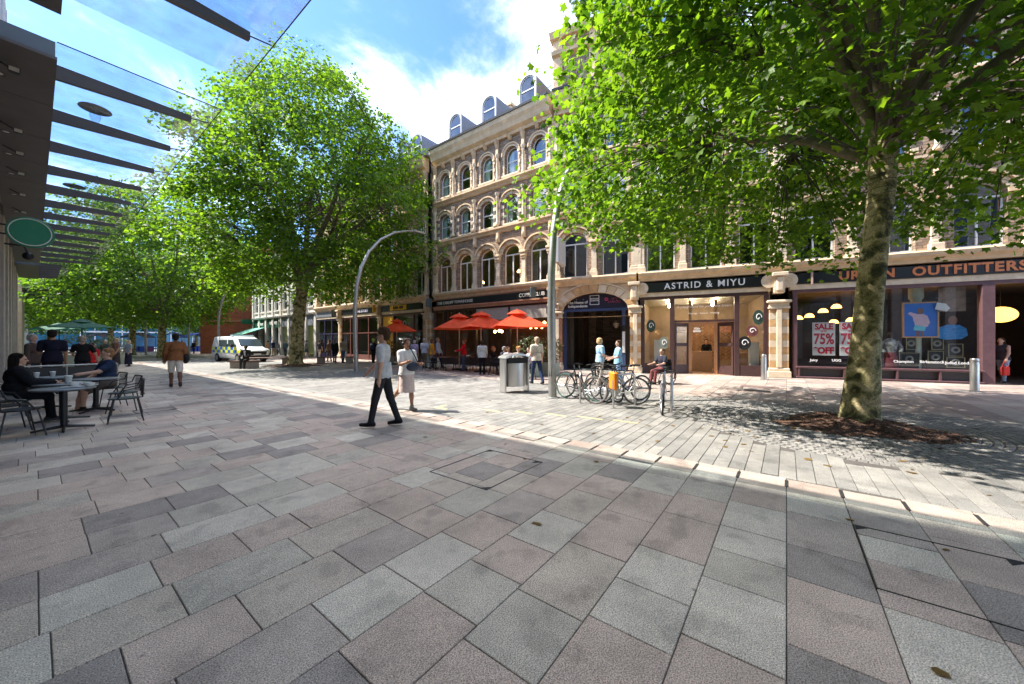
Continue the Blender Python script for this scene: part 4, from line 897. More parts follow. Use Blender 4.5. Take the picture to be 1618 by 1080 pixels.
def bark_material():
    m = mat('plane_bark', (.2, .17, .1), .9, var=.2, scale=8); t = m.node_tree; n = t.nodes; l = t.links; b = n['Principled BSDF']
    c = n.new('ShaderNodeTexCoord')
    nz = n.new('ShaderNodeTexNoise'); nz.inputs['Scale'].default_value = 4.2; nz.inputs['Detail'].default_value = 5; nz.inputs['Roughness'].default_value = .6; nz.inputs['Distortion'].default_value = .6; l.new(c.outputs['Object'], nz.inputs['Vector'])
    cr = n.new('ShaderNodeValToRGB'); cr.color_ramp.interpolation = 'LINEAR'; e = cr.color_ramp.elements
    for _ in range(3): e.new(.5)
    for k, (p, cc) in enumerate(((.38, (.05, .05, .018)), (.45, (.16, .145, .055)), (.50, (.27, .235, .10)), (.58, (.46, .385, .21)), (.70, (.22, .16, .085)))): e[k].position = p; e[k].color = (*cc, 1)
    l.new(nz.outputs['Fac'], cr.inputs[0])
    n2 = n.new('ShaderNodeTexNoise'); n2.inputs['Scale'].default_value = 40; n2.inputs['Detail'].default_value = 5; l.new(c.outputs['Object'], n2.inputs['Vector'])
    mr = n.new('ShaderNodeMapRange'); mr.inputs[1].default_value = .3; mr.inputs[2].default_value = .7; mr.inputs[3].default_value = .6; mr.inputs[4].default_value = 1.4; l.new(n2.outputs['Fac'], mr.inputs[0])
    v = n.new('ShaderNodeVectorMath'); v.operation = 'SCALE'; l.new(cr.outputs[0], v.inputs[0]); l.new(mr.outputs[0], v.inputs['Scale']); l.new(v.outputs[0], b.inputs['Base Color'])
    bp = n.new('ShaderNodeBump'); bp.inputs['Strength'].default_value = .7; bp.inputs['Distance'].default_value = .03; l.new(nz.outputs['Fac'], bp.inputs['Height']); l.new(bp.outputs[0], b.inputs['Normal'])
    return m
m_bark = bark_material(); m_twig = mat('twig_bark', (.06, .045, .03), .9, var=.3, scale=10, bump=.3)
def leaf_shape(level):
    if level == 2:
        pol = [(180, .14), (-112, .62), (-80, .52), (-48, .86), (-24, .62), (0, 1.0), (24, .62), (48, .86), (80, .52), (112, .62)]
    elif level == 1:
        pol = [(180, .1), (-105, .5), (-46, .85), (0, 1.0), (46, .85), (105, .5)]
    else:
        pol = [(180, .3), (-75, .62), (0, 1.0), (75, .62)]
    P = np.array([(.25 + r * math.cos(R(a)) * .75, r * math.sin(R(a)) * .75, -.22 * r * r) for a, r in pol])
    if level == 0: return P, np.array([(0, 1, 2), (0, 2, 3)])
    n = len(P); P = np.vstack([[(.25, 0, .0)], P])
    return P, np.array([(0, 1 + i, 1 + (i + 1) % n) for i in range(n)])
def leaves_mesh(name, C, size, level, mt, rg, out_c):
    """C: (n,3) leaf positions; leaves tilt outward from out_c and droop."""
    P, T = leaf_shape(level); n = len(C)
    d = C - out_c; d[:, 2] *= .3; d /= (np.linalg.norm(d, axis=1)[:, None] + 1e-6)
    az = np.arctan2(d[:, 1], d[:, 0]) + rg.normal(0, .9, n); tilt = rg.normal(.45, .42, n); roll = rg.normal(0, .5, n)
    X = np.stack([np.cos(az) * np.cos(tilt), np.sin(az) * np.cos(tilt), -np.sin(tilt)], 1)
    Y0 = np.stack([-np.sin(az), np.cos(az), np.zeros(n)], 1); Z0 = np.cross(X, Y0)
    Y = Y0 * np.cos(roll)[:, None] + Z0 * np.sin(roll)[:, None]; Z = np.cross(X, Y)
    s = size * rg.uniform(.6, 1.25, n)
    V = C[:, None, :] + s[:, None, None] * (P[None, :, 0:1] * X[:, None, :] + P[None, :, 1:2] * Y[:, None, :] + P[None, :, 2:3] * Z[:, None, :])
    k = len(P); F = (T[None] + (np.arange(n) * k)[:, None, None]).reshape(-1, 3)
    me = bpy.data.meshes.new(name); V = V.reshape(-1, 3)
    me.vertices.add(len(V)); me.vertices.foreach_set('co', V.astype(np.float32).ravel())
    me.loops.add(F.size); me.loops.foreach_set('vertex_index', F.astype(np.int32).ravel())
    me.polygons.add(len(F)); me.polygons.foreach_set('loop_start', np.arange(0, F.size, 3, dtype=np.int32))
    me.materials.append(mt); me.update(calc_edges=True); return me, (X, Y, Z, s)
def plane_tree(label, base, trunk, prof, ctr, seed, ncl, nlf, lsize, level, mt, spread=.62, limbs=9, group=None, single=0, nring=14, low=.35, cuts=()):
    """trunk: [(dx,dy,z,r)]; prof: crown radius by height; ctr: crown axis offset."""
    rg = np.random.default_rng(seed); rr = random.Random(seed)
    root = thing('plane_tree', label, 'tree', (base[0], base[1], 0), 0, group)
    # trunk
    tb = MB(); k = len(trunk); fine = []
    for i in range(k - 1):
        for s in range(6):
            t = s / 6; fine.append([trunk[i][q] * (1 - t) + trunk[i + 1][q] * t for q in range(4)])
    fine.append(list(trunk[-1])); vs = []
    for (x, y, z, r) in fine:
        for j in range(nring * 2):
            th = math.pi * j / nring; w = 1 + .05 * math.sin(3 * th + z * 1.3) + .035 * math.sin(5 * th - z * 2.1) + .02 * rr.random()
            vs.append((x + r * w * math.cos(th), y + r * w * math.sin(th), z))
    m_ = nring * 2; tb.add(vs, [(i * m_ + j, i * m_ + (j + 1) % m_, (i + 1) * m_ + (j + 1) % m_, (i + 1) * m_ + j) for i in range(len(fine) - 1) for j in range(m_)])
    tro = tb.build('trunk', m_bark, root, smooth=True)
    zt = trunk[-1][2]; fork = Vector(trunk[-1][:3]); zs = [p[0] for p in prof]; rs = [p[1] for p in prof]
    def Rz(z): return float(np.interp(z, zs, rs))
    nodes = []; br = MB()
    for i in range(limbs):
        th = 2 * math.pi * i / limbs + rr.uniform(-.25, .25); zt_ = rr.uniform(zs[0] + (zs[-1] - zs[0]) * .22, zs[0] + (zs[-1] - zs[0]) * .85)
        tgt = Vector((ctr[0] + Rz(zt_) * .78 * math.cos(th), ctr[1] + Rz(zt_) * .78 * math.sin(th), zt_))
        start = fork + Vector((.12 * math.cos(th), .12 * math.sin(th), -rr.uniform(.05, .7))); L_ = (tgt - start).length; pts = []; n_ = 9
        side = Vector((-math.sin(th), math.cos(th), 0)) * rr.uniform(-.1, .1) * L_
        for s in range(n_ + 1):
            t = s / n_; p = start.lerp(tgt, t) + Vector((0, 0, math.sin(math.pi * t) * L_ * .1)) + side * math.sin(math.pi * t) + Vector((rr.uniform(-1, 1), rr.uniform(-1, 1), rr.uniform(-1, 1))) * .022 * L_ * t
            pts.append(p); nodes.append((p, 1 - t))
        r0 = trunk[-1][3] * rr.uniform(.4, .62); br.tube(pts, [r0 * (1 - .85 * s / n_) for s in range(n_ + 1)], 9)
        for q in range(5):
            s = rr.randrange(3, n_); a = pts[s]; d = Vector((rr.uniform(-1, 1), rr.uniform(-1, 1), rr.uniform(-.25, .7))).normalized() * L_ * rr.uniform(.22, .42); pp = []
            for u in range(6):
                t = u / 5; p = a + d * t + Vector((0, 0, -.12 * L_ * t * t * rr.random())) + Vector((rr.uniform(-1, 1), rr.uniform(-1, 1), rr.uniform(-1, 1))) * .02 * L_
                pp.append(p if u else a); nodes.append((pp[-1], .3))
            r1 = r0 * (1 - .85 * s / n_) * .6; br.tube(pp, [r1 * (1 - .75 * u / 5) for u in range(6)], 6)
    # leaf clusters
    NP = np.array([tuple(n[0]) for n in nodes]); cl = []
    while len(cl) < ncl:
        z = rr.uniform(zs[0], zs[-1]); Rr = Rz(z)
        if rr.random() > (Rr / max(rs)) ** 1.4: continue
        th = rr.random() * 2 * math.pi; u = rr.random() ** low; wob = 1 + .13 * math.sin(3 * th + z * .9 + seed) + .1 * math.sin(5 * th - z * 1.7)
        p = (ctr[0] + Rr * u * wob * math.cos(th), ctr[1] + Rr * u * wob * math.sin(th), z)
        if any((p[0] + base[0] - c[0]) ** 2 + (p[1] + base[1] - c[1]) ** 2 + (p[2] - c[2]) ** 2 < c[3] ** 2 for c in cuts): continue
        cl.append(p)
    tw = MB(); pos = []
    for c in cl:
        c = np.array(c); dd = np.linalg.norm(NP - c, axis=1) + .4 * np.maximum(0, NP[:, 2] - c[2]); a = NP[dd.argmin()]
        mid = (a + c) / 2 + np.array([0, 0, .12 * np.linalg.norm(c - a)])
        tw.tube([tuple(a), tuple(mid), tuple(c)], [.022, .014, .006], 4, cap=False)
        n = max(6, int(nlf * rg.uniform(.55, 1.4))); sp = spread * rg.uniform(.7, 1.3)
        q = np.clip(rg.normal(0, 1, (n, 3)), -1.5, 1.5) * np.array([sp, sp, sp * .5]) * .62
        out = c - np.array([ctr[0], ctr[1], c[2]]); out /= (np.linalg.norm(out) + 1e-6)
        q += out * rg.uniform(0, .25, (n, 1)) * sp; q[:, 2] -= .18 * np.linalg.norm(q[:, :2], axis=1) ** 2 / sp
        pos.append(c + q)
    pos = np.vstack(pos)
    br.build('limb', mat('limb_bark_shaded', (.12, .098, .058), .9, var=.35, scale=5, bump=.5, bscale=20), root, smooth=True, fix=False)['kind'] = 'stuff'  # limb colour darker than the true bark; shade is put into it
    o = tw.build('twigs', m_twig, root, fix=False); o['kind'] = 'stuff'
    oc = np.array([ctr[0], ctr[1], (zs[0] + zs[-1]) / 2 - 1])
    if single:     # the leaves that show largest stand as single leaves
        wp = pos + np.array([base[0], base[1], 0]); d = SN * wp[:, 0] + CS * wp[:, 1]; r_ = CS * wp[:, 0] - SN * wp[:, 1]
        px = 809 + 573 * r_ / np.maximum(d, .1); py = 540 - 573 * (wp[:, 2] - 1.55) / np.maximum(d, .1)
        vis = (d > .3) & (px > 0) & (px < 1618) & (py > 0) & (py < 1080); key = np.where(vis, d, 1e6); idx = np.argsort(key); si, pos = idx[:single], pos[idx[single:]]
        wp = wp[si] - np.array([base[0], base[1], 0])
    me, _ = leaves_mesh('crown', pos, lsize, level, mt, rg, oc); crown = link('crown', me, root); crown['kind'] = 'stuff'
    if single:
        P, T = leaf_shape(2); ms = bpy.data.meshes.new('leaf'); ms.from_pydata([tuple(p) for p in P], [], [tuple(int(i) for i in t) for t in T]); ms.materials.append(mt)
        for p in wp:
            q = link('leaf', ms, crown, tuple(p)); az = math.atan2(p[1] - oc[1], p[0] - oc[0]) + rr.gauss(0, .9)
            q.rotation_euler = (rr.gauss(0, .45), rr.gauss(.45, .4), az); q.scale = (lsize * rr.uniform(.7, 1.25),) * 3
    return root
plane_tree('large plane tree at right with mottled bark and crown overhead', T1, [(0, 0, -.02, .36), (.02, -.02, .22, .28), (.08, -.1, 1.3, .215), (.17, -.22, 2.7, .195), (.26, -.35, 4.4, .185), (.3, -.4, 5.6, .22)],
           [(3.7, 3.0), (4.3, 4.9), (5.5, 6.2), (7.5, 5.8), (9.5, 5.0), (12, 4.2), (14, 2.4), (15.2, .5)], (.2, -.3), 11, 980, 100, .13, 2, m_leaf, .66, 10, single=300, cuts=((9.6, -1.4, 3.6, 3.0), (0, 0, 1.55, 5.2), (7.6, -1.0, 5.2, 1.7), (9.5, -1.4, 6.8, 1.5)))
plane_tree('tall broad plane tree beside the long bench, centre left', T2, [(0, 0, -.02, .56), (0, 0, .3, .44), (.05, -.05, 2, .38), (.2, -.25, 4.2, .33), (.35, -.4, 6.2, .36)],
           [(4.7, 4.4), (6, 6.6), (9, 7.6), (13, 6.9), (16.2, 5.0), (18.8, 2.6), (20, .6)], (.55, -.9), 23, 950, 80, .175, 1, m_leaf, .85, 10)
far = plane_tree('plane tree with a broad crown beyond the tall one, left of the police van', (7.7, 49.5), [(0, 0, -.02, .4), (0, 0, .4, .33), (.1, 0, 4.5, .28)],
           [(3.6, 3.8), (5, 6.6), (8, 8.2), (12, 7.4), (15, 4.8), (17, 1)], (-.3, 0), 31, 560, 60, .27, 0, m_leaf2, 1.1, 8, group='far plane trees')
for (x, y, rz, s, lb_) in ((7.3, 63.5, 1.0, .98, 'second far plane tree, trunk beside the arched lamp post'), (7.2, 82, 2.4, 1.05, 'third far plane tree in the street row'), (1.5, 92, .6, .85, 'pale sunlit tree behind the green parasols'), (18.5, 88, 4.0, .8, 'far tree above the blue market stalls'), (-4, 72, 5.0, .8, 'tree at far left beyond the end of the tall building')):
    dup(far, (x, y, 0), rz, lb_, scale=s)

fl = thing('fairy_light_wire', 'thin dark fairy light wire wound round the near tree fork', 'wire', (T1[0] + .25, T1[1] - .33, 0))
b = MB(); b.tube([((.205 + .02 * math.sin(k * .7)) * math.cos(k * .45), (.205 + .02 * math.sin(k * .7)) * math.sin(k * .45), 3.7 + k * .0088) for k in range(150)], .006, 4); b.build('wire', m_gutter, fl)

rgl = np.random.default_rng(5); c_ = np.zeros((150, 3)); c_[:, 0] = rgl.uniform(2.5, 12, 150); c_[:, 1] = rgl.uniform(-4, 14, 150)
c_[:90, 0] = T1[0] + rgl.normal(-1., 1.6, 90); c_[:90, 1] = T1[1] + rgl.normal(.5, 1.8, 90)
me_f, _ = leaves_mesh('fallen_leaves', c_, .09, 1, leaf_material('dry_leaf', (.16, .085, .03), (.30, .20, .07), (.8, .8, .6)), rgl, np.array([0., 0, 0]))
z_ = np.zeros(len(me_f.vertices) * 3); me_f.vertices.foreach_get('co', z_); z_ = z_.reshape(-1, 3); z_[:, 2] = .009 + np.clip(z_[:, 2] * .25, -.004, .02); me_f.vertices.foreach_set('co', z_.ravel())
tag(link('fallen_leaves', me_f), 'scattered dry brown leaves on the paving around the near tree', 'leaves', kind='stuff')
# ================================================================ the far end of the street
m_wht = mat('white_render', (.66, .63, .58), .8, var=.1, scale=2); m_wht2 = mat('cream_render', (.60, .55, .47), .8, var=.1, scale=2)
m_grn = mat('green_canvas', (.012, .12, .07), .7, var=.12, scale=4); m_grnd = mat('green_sign', (.01, .07, .04), .5)
def terrace(label, y0, n, bw, h, wm, frame_m):
    t = thing('terraced_building', label, 'building', (17.55, y0, 0), R(-90)); W = MB()
    for i in range(n):
        x0, x1 = i * bw, (i + 1) * bw; cx = (x0 + x1) / 2
        for (z0, z1, rise) in ((4.6, 8.0, .3), (8.0, 11.0, 0)):
            bay_wall(W, x0, x1, z0, z1, cx - .5, cx + .5, z0 + .7, z0 + 2.4, rise, .2); window(t, cx - .5, cx + .5, z0 + .7, z0 + 2.4, rise, .1, 'sash')
            b = MB(); b.box(cx - .65, cx + .65, -.1, .1, z0 + .55, z0 + .69); b.build('sill', wm, t)
        b = MB(); b.box(x0 - .18, x0 + .18, -.12, .1, 4.6, h); b.build('pilaster', wm, t)
    W.build('wall', wm, t); w = n * bw
    profile(t, 'cornice', wm, 0, w, [(.1, h - .05), (-.3, h), (-.4, h + .4), (.1, h + .5)]); profile(t, 'string_course', wm, 0, w, [(.1, 4.4), (-.2, 4.45), (-.25, 4.62), (.1, 4.7)])
    rm = MB(); rm.box(.02, w - .02, .3, 8, 4.5, h - .1); rm.build('interior', m_room, t)
    for i in range(n + 1): b = MB(); b.box(i * bw - .22, i * bw + .22, -.1, .3, 0, 4.4); b.build('shop_pier', wm, t)
    return t, w
t, w = terrace('white rendered terrace with sash windows behind the tree trunk', 47.2, 4, 2.15, 11., m_wht2, m_white)
b = MB(); b.box(.2, w - .2, -.02, .2, 3.3, 4.35); b.build('fascia', m_lead, t); b = MB(); b.box(.2, w - .2, .1, .14, .4, 3.3); b.build('shop_glass', glass('shop_glass'), t)
shop_room(t, .1, w - .1, 4.3, 4, mat('green_interior_glow', (.16, .17, .07), .8, var=.5, scale=2, emit=(.25, .25, .08), estr=.08))  # faint interior light put into the wall material; no lamp in this room
t, w = terrace('white rendered corner building with green awning beside the red brick wall', 56.0, 4, 2.15, 11.5, m_wht, m_white)
b = MB(); b.box(.2, w - .2, -.02, .2, 3.3, 4.35); fa = b.build('fascia', m_grnd, t); text('Barbers', .6, m_letter, fa, (2.4, -.04, 3.82), shear=.3, bold=.01); text('KIN CAFE', .5, m_letter, fa, (6.6, -.04, 3.82), bold=.01)
b = MB(); b.box(.2, w - .2, .1, .14, .0, 3.3); b.build('shop_glass', glass('shop_glass'), t); shop_room(t, .1, w - .1, 4.3, 4)
b = MB(); b.box(-.3, .1, -1.3, -.2, 3.9, 4.5); b.build('projecting_sign', m_grn, t)
aw = thing('awning', 'sloping green and white canvas awning over the corner shop', 'awning', (17.5, 56.6, 0), R(-90))
b = MB(); b.prism([(-.05, 3.35), (-2.4, 2.45), (-2.4, 2.2), (-2.37, 2.2), (-2.37, 2.42), (-.05, 3.3)], .1, 4.6, 'x'); b.build('canvas', mat('awning_green', (.08, .33, .24), .7, var=.25, scale=2, stretch=(3, .2, 1)), aw)
for x in (.15, 4.55): b = MB(); b.tube([(x, -.05, 2.4), (x, -2.35, 2.3)], .02, 6); b.build('arm', m_rail, aw)
m_brick = mat('red_brick', (.42, .12, .06), .9, var=.2, scale=3)
def brickify(m):
    t_ = m.node_tree; n = t_.nodes; l = t_.links; bs_ = n['Principled BSDF']; c = n.new('ShaderNodeTexCoord'); mp_ = n.new('ShaderNodeMapping'); mp_.inputs['Rotation'].default_value = (R(90), 0, 0); l.new(c.outputs['Object'], mp_.inputs[0])
    br = n.new('ShaderNodeTexBrick'); br.inputs['Scale'].default_value = 1; br.inputs['Brick Width'].default_value = .5; br.inputs['Row Height'].default_value = .16; br.inputs['Mortar Size'].default_value = .015; l.new(mp_.outputs[0], br.inputs['Vector'])
    br.inputs['Color1'].default_value = (.8, .8, .8, 1); br.inputs['Color2'].default_value = (1.15, 1.1, 1.05, 1); br.inputs['Mortar'].default_value = (.9, 1.3, 1.5, 1)
    v = n.new('ShaderNodeVectorMath'); v.operation = 'MULTIPLY'; l.new(bs_.inputs['Base Color'].links[0].from_socket, v.inputs[0]); l.new(br.outputs['Color'], v.inputs[1]); l.new(v.outputs[0], bs_.inputs['Base Color'])
brickify(m_brick)
bk = thing('brick_building', 'red brick end wall rising beyond the police van', 'building', (13.6, 63, 0), R(-38))
b = MB(); b.prism([(0, 0), (9, 0), (9, 15), (4.5, 15), (0, 11.5)], 0, 8, 'y'); b.build('wall', m_brick, bk)
for i in range(3):
    for z in (6.0, 9.6):
        wn_ = link('window', None, bk); b = MB(); b.box(-.05, .02, 1 + 2.2 * i, 2 + 2.2 * i, z, z + 1.7); b.build('frame', m_white, wn_); b = MB(); b.box(-.07, -.04, 1.1 + 2.2 * i, 1.9 + 2.2 * i, z + .1, z + 1.6); b.build('pane', m_sign, wn_)
b = MB(); b.box(-.1, 9.1, -.12, .02, 4.3, 4.55); b.build('string_course', m_redst, bk)
b = MB(); b.prism([(-.2, 11.45), (4.5, 15.05), (9.1, 15.05), (9.1, 15.3), (4.4, 15.3), (-.2, 11.75)], -.15, 8, 'y'); b.build('coping', m_slate, bk)
# glass library front and market at the end of the street
m_teal = mat('teal_glazing', (.03, .16, .26), .12, var=.5, scale=.25)
fg = thing('glass_building', 'blue glazed building closing the far end of the street', 'building', (-14, 118, 0))
b = MB(); b.box(0, 60, 0, 12, 0, 15); b.build('glazing', m_teal, fg)
for i in range(31): b = MB(); b.box(i * 2 - .09, i * 2 + .09, -.25, -.01, 0, 15); b.build('fin', m_white if i % 3 else m_copf, fg)
for z in (0.1, 3.6, 7.2, 10.8, 14.7): b = MB(); b.box(0, 60, -.18, -.012, z, z + .3); b.build('floor_band', m_white, fg)
wb = thing('white_building', 'pale rendered building with small dark windows beyond the canopy end', 'building', (-9, 84, 0))
b = MB(); b.box(-8, 8.6, 0, 10, 0, 13.5); b.build('wall', m_wht, wb)
for i in range(6):
    for z in (4.5, 7.5, 10.4): b = MB(); b.box(-6 + 2.4 * i, -5.1 + 2.4 * i, -.05, .02, z, z + 1.6); b.build('window', m_sign, wb)
b = MB(); b.box(-8.2, 8.8, -.3, 10, 13.4, 13.9); b.build('parapet', m_wht2, wb)
cn = thing('glass_canopy', 'teal glass canopy at the far left beyond the tall building', 'canopy', (-.65, 0, 0))
for i in range(8): b = MB(); b.quad((.2, 50 + i * 2, 6.2), (3.4, 50 + i * 2, 6.0), (3.4, 51.96 + i * 2, 6.0), (.2, 51.96 + i * 2, 6.2)); b.build('glass_panel', m_cang, cn); b = MB(); b.box(.1, 3.3, 49.95 + i * 2, 50.03 + i * 2, 5.85, 6.0); b.build('beam', m_rail, cn)
b = MB(); b.box(-8, .1, 50, 66, 0, 6.6); b.build('low_block', m_lst, cn)
m_bluec = mat('blue_canvas', (.03, .09, .36), .7, var=.15, scale=3); m_navyc = mat('navy_canvas', (.015, .025, .07), .7, var=.15)
for i, (x, y, m) in enumerate(((13.4, 78, m_bluec), (16.8, 81, m_bluec), (10.2, 84, m_navyc), (6.5, 92, m_navyc))):
    st = thing('market_stall', ('nearest blue', 'right-hand blue', 'dark navy', 'farthest navy')[i] + ' canvas market stall with crates at the end of the street', 'stall', (x, y, 0), .15 * i, 'market stalls')
    b = MB(); b.prism([(-1.8, 2.3), (0, 3.1), (1.8, 2.3), (1.75, 2.25), (0, 3.0), (-1.75, 2.25)], -1.5, 1.5, 'y'); b.build('canopy', m, st)
    for sx in (-1.7, 1.7):
        for sy in (-1.4, 1.4): b = MB(); b.tube([(sx, sy, 0), (sx, sy, 2.3)], .03, 6); b.build('post', m_rail, st)
    b = MB(); b.box(-1.6, 1.6, -1.2, .2, .0, .85); b.build('counter', m_navyc, st)
    for k in range(4):
        cr_ = thing('crate', f'{("first", "second", "third", "fourth")[k]} crate from the left on the ' + ('nearest blue', 'right-hand blue', 'dark navy', 'farthest navy')[i] + ' market stall', 'crate', (x - 1.3 + .85 * k, y - 1.35, 0), 0, 'market crates'); b = MB(); b.box(-.36, .36, -.25, .2, 0, .75, c=.02); b.build('body', (mat('crate_blue', (.02, .09, .42), .5), mat('crate_purple', (.18, .05, .14), .5))[k % 4 == 3], cr_); b = MB(); b.box(-.38, .38, -.27, .22, .75, .82, c=.01); b.build('rim', m_bluec, cr_)
# ================================================================ lamp posts, bins, bollards, benches
m_galv = mat('galvanised_steel', (.36, .36, .34), .45, .75, var=.15, scale=6); m_stain = mat('brushed_steel', (.55, .54, .52), .32, .9, var=.12, scale=5, stretch=(1, 1, .1))
def lamp_post(loc, rz, label, s=1.):
    o = thing('lamp_post', label, 'lamp post', (*loc, 0), rz, 'arched steel lamp posts')
    P = [(0, 0), (-.03, 1), (-.07, 2.2), (-.07, 3.4), (.03, 4.5), (.28, 5.5), (.72, 6.4), (1.4, 7.2), (2.3, 7.8), (3.2, 8.12), (4.1, 8.3)]
    b = MB(); b.tube([(u, 0, z) for u, z in P], [.115, .112, .11, .105, .1, .095, .088, .08, .07, .06, .05], 14); b.build('column', m_galv, o, smooth=True)
    b = MB(); b.box(3.6, 4.4, -.12, .12, 8.16, 8.3, c=.03); b.build('luminaire', m_galv, o)
    b = MB(); b.lathe([(.19, 0), (.19, .02), (.12, .035), (.12, .0)], 16); b.build('base_flange', m_galv, o)
    b = MB(); b.box(-.13, -.09, -.05, .05, .6, 1.0, c=.008); b.build('service_door', m_steel, o)
    o.scale = (s,) * 3; return o
lp = lamp_post((8.73, 5.19), 0, 'curved steel lamp post beside the silver litter bin')
for (x, y, rz, lb_) in ((10.17, 17.87, 0, 'curved steel lamp post arching over at the centre, right of the tall tree'), (8.1, 52.5, 0, 'far arched lamp post behind the man in the brown jacket'), (8.1, 60.5, .2, 'farthest arched lamp post, leftmost of the row'), (11.3, 57.0, -.9, 'leaning steel post between the brown jacket and police van'), (10.6, 42.6, -.9, 'leaning steel post in front of the police van')):
    dup(lp, (x, y, 0), rz, lb_)
m_boll = m_stain
def bollard(loc, label):
    o = thing('bollard', label, 'bollard', (*loc, 0), 0, 'steel bollards'); b = MB(); b.lathe([(0, 0), (.1, 0), (.1, .88), (.092, .9), (.092, .93), (.1, .95), (.1, 1.0), (.085, 1.03), (0, 1.035)], 20); b.build('post', m_boll, o, smooth=True)
    b = MB(); b.lathe([(.14, 0), (.14, .012), (.1, .015)], 20); b.build('base_ring', m_steel, o); return o
bo = bollard((17.85, -4.71), 'steel bollard before the clothes shop mullion at right')
for (p, lb_) in (((18.3, .75), 'steel bollard by the jewellery shop pier'), ((15.9, 23.5), 'steel bollard beside the brown framed shopfront'), ((15.9, 29.6), 'distant steel bollard near the lilac lettered shop')): dup(bo, (*p, 0), 0, lb_)
# litter bin
lbn = thing('litter_bin', 'silver litter bin with domed lid beside the lamp post', 'bin', (9.05, 6.75, 0), R(-25))
b = MB(); b.tube([(0, 0, .18), (0, 0, .9)], .33, 24, sq=.75); b.build('drum', m_stain, lbn, smooth=True)
for s_ in (-1, 1): b = MB(); b.box(s_ * .4 - .03, s_ * .4 + .03, -.19, .19, 0, 1.06, c=.02); b.build('leg', m_stain, lbn)
b = MB(); b.prism([(-.45, 1.05), (-.42, 1.1), (-.25, 1.17), (0, 1.2), (.25, 1.17), (.42, 1.1), (.45, 1.05), (.4, 1.05), (.24, 1.12), (0, 1.15), (-.24, 1.12), (-.4, 1.05)], -.26, .26, 'y'); b.build('lid', m_stain, lbn, smooth=True)
b = MB(); b.box(-.34, .34, -.2, .2, .9, 1.05); b.build('opening', m_dark, lbn)
sb = thing('stone_bin', 'square brown litter bin left of the police van', 'bin', (9.3, 36.5, 0), .3)
b = MB(); b.box(-.32, .32, -.32, .32, .05, 1.15, c=.03); b.build('casing', mat('bin_brown', (.26, .20, .15), .7, var=.15), sb); b = MB(); b.box(-.36, .36, -.36, .36, 1.15, 1.28, c=.03); b.build('lid', m_galv, sb); b = MB(); b.box(-.22, .22, -.33, -.321, .8, 1.05); b.build('slot', m_dark, sb)
# benches round the tall tree
m_teak = mat('bench_wood', (.14, .075, .05), .6, var=.3, scale=4, stretch=(1, 12, 12)); m_gran = mat('bench_granite', (.34, .29, .25), .7, var=.2, scale=20)
bn = thing('long_bench', 'long timber bench on stone blocks behind the tall tree', 'bench', (11.7, 27.5, 0), R(-37.1 + 0))
for k in range(5): b = MB(); b.box(-3.6, 3.6, -.32 + .13 * k, -.205 + .13 * k, .42, .48, c=.008); b.build('seat_plank', m_teak, bn)
for x in (-3.2, -1.1, 1.1, 3.0): b = MB(); b.box(x - .22, x + .22, -.26, .28, 0, .418, c=.02); b.build('stone_block', m_gran, bn)
bn2 = thing('curved_bench', 'short curved granite bench with the dark suited man', 'bench', (7.6, 25.6, 0), R(-37))
def arc_poly(r0, r1, a0, a1, n=10): return [(r1 * math.cos(a0 + (a1 - a0) * k / n), r1 * math.sin(a0 + (a1 - a0) * k / n)) for k in range(n + 1)] + [(r0 * math.cos(a1 + (a0 - a1) * k / n), r0 * math.sin(a1 + (a0 - a1) * k / n)) for k in range(n + 1)]
b = MB(); b.prism([(x, y + 2.9) for x, y in arc_poly(2.6, 3.15, R(257), R(283))], .0, .36, 'z'); b.build('base', m_gran, bn2)
for k in range(5): b = MB(); b.prism([(x, y + 2.9) for x, y in arc_poly(2.56 + .13 * k, 2.67 + .13 * k, R(255), R(285))], .362, .44, 'z'); b.build('seat_plank', m_teak, bn2)
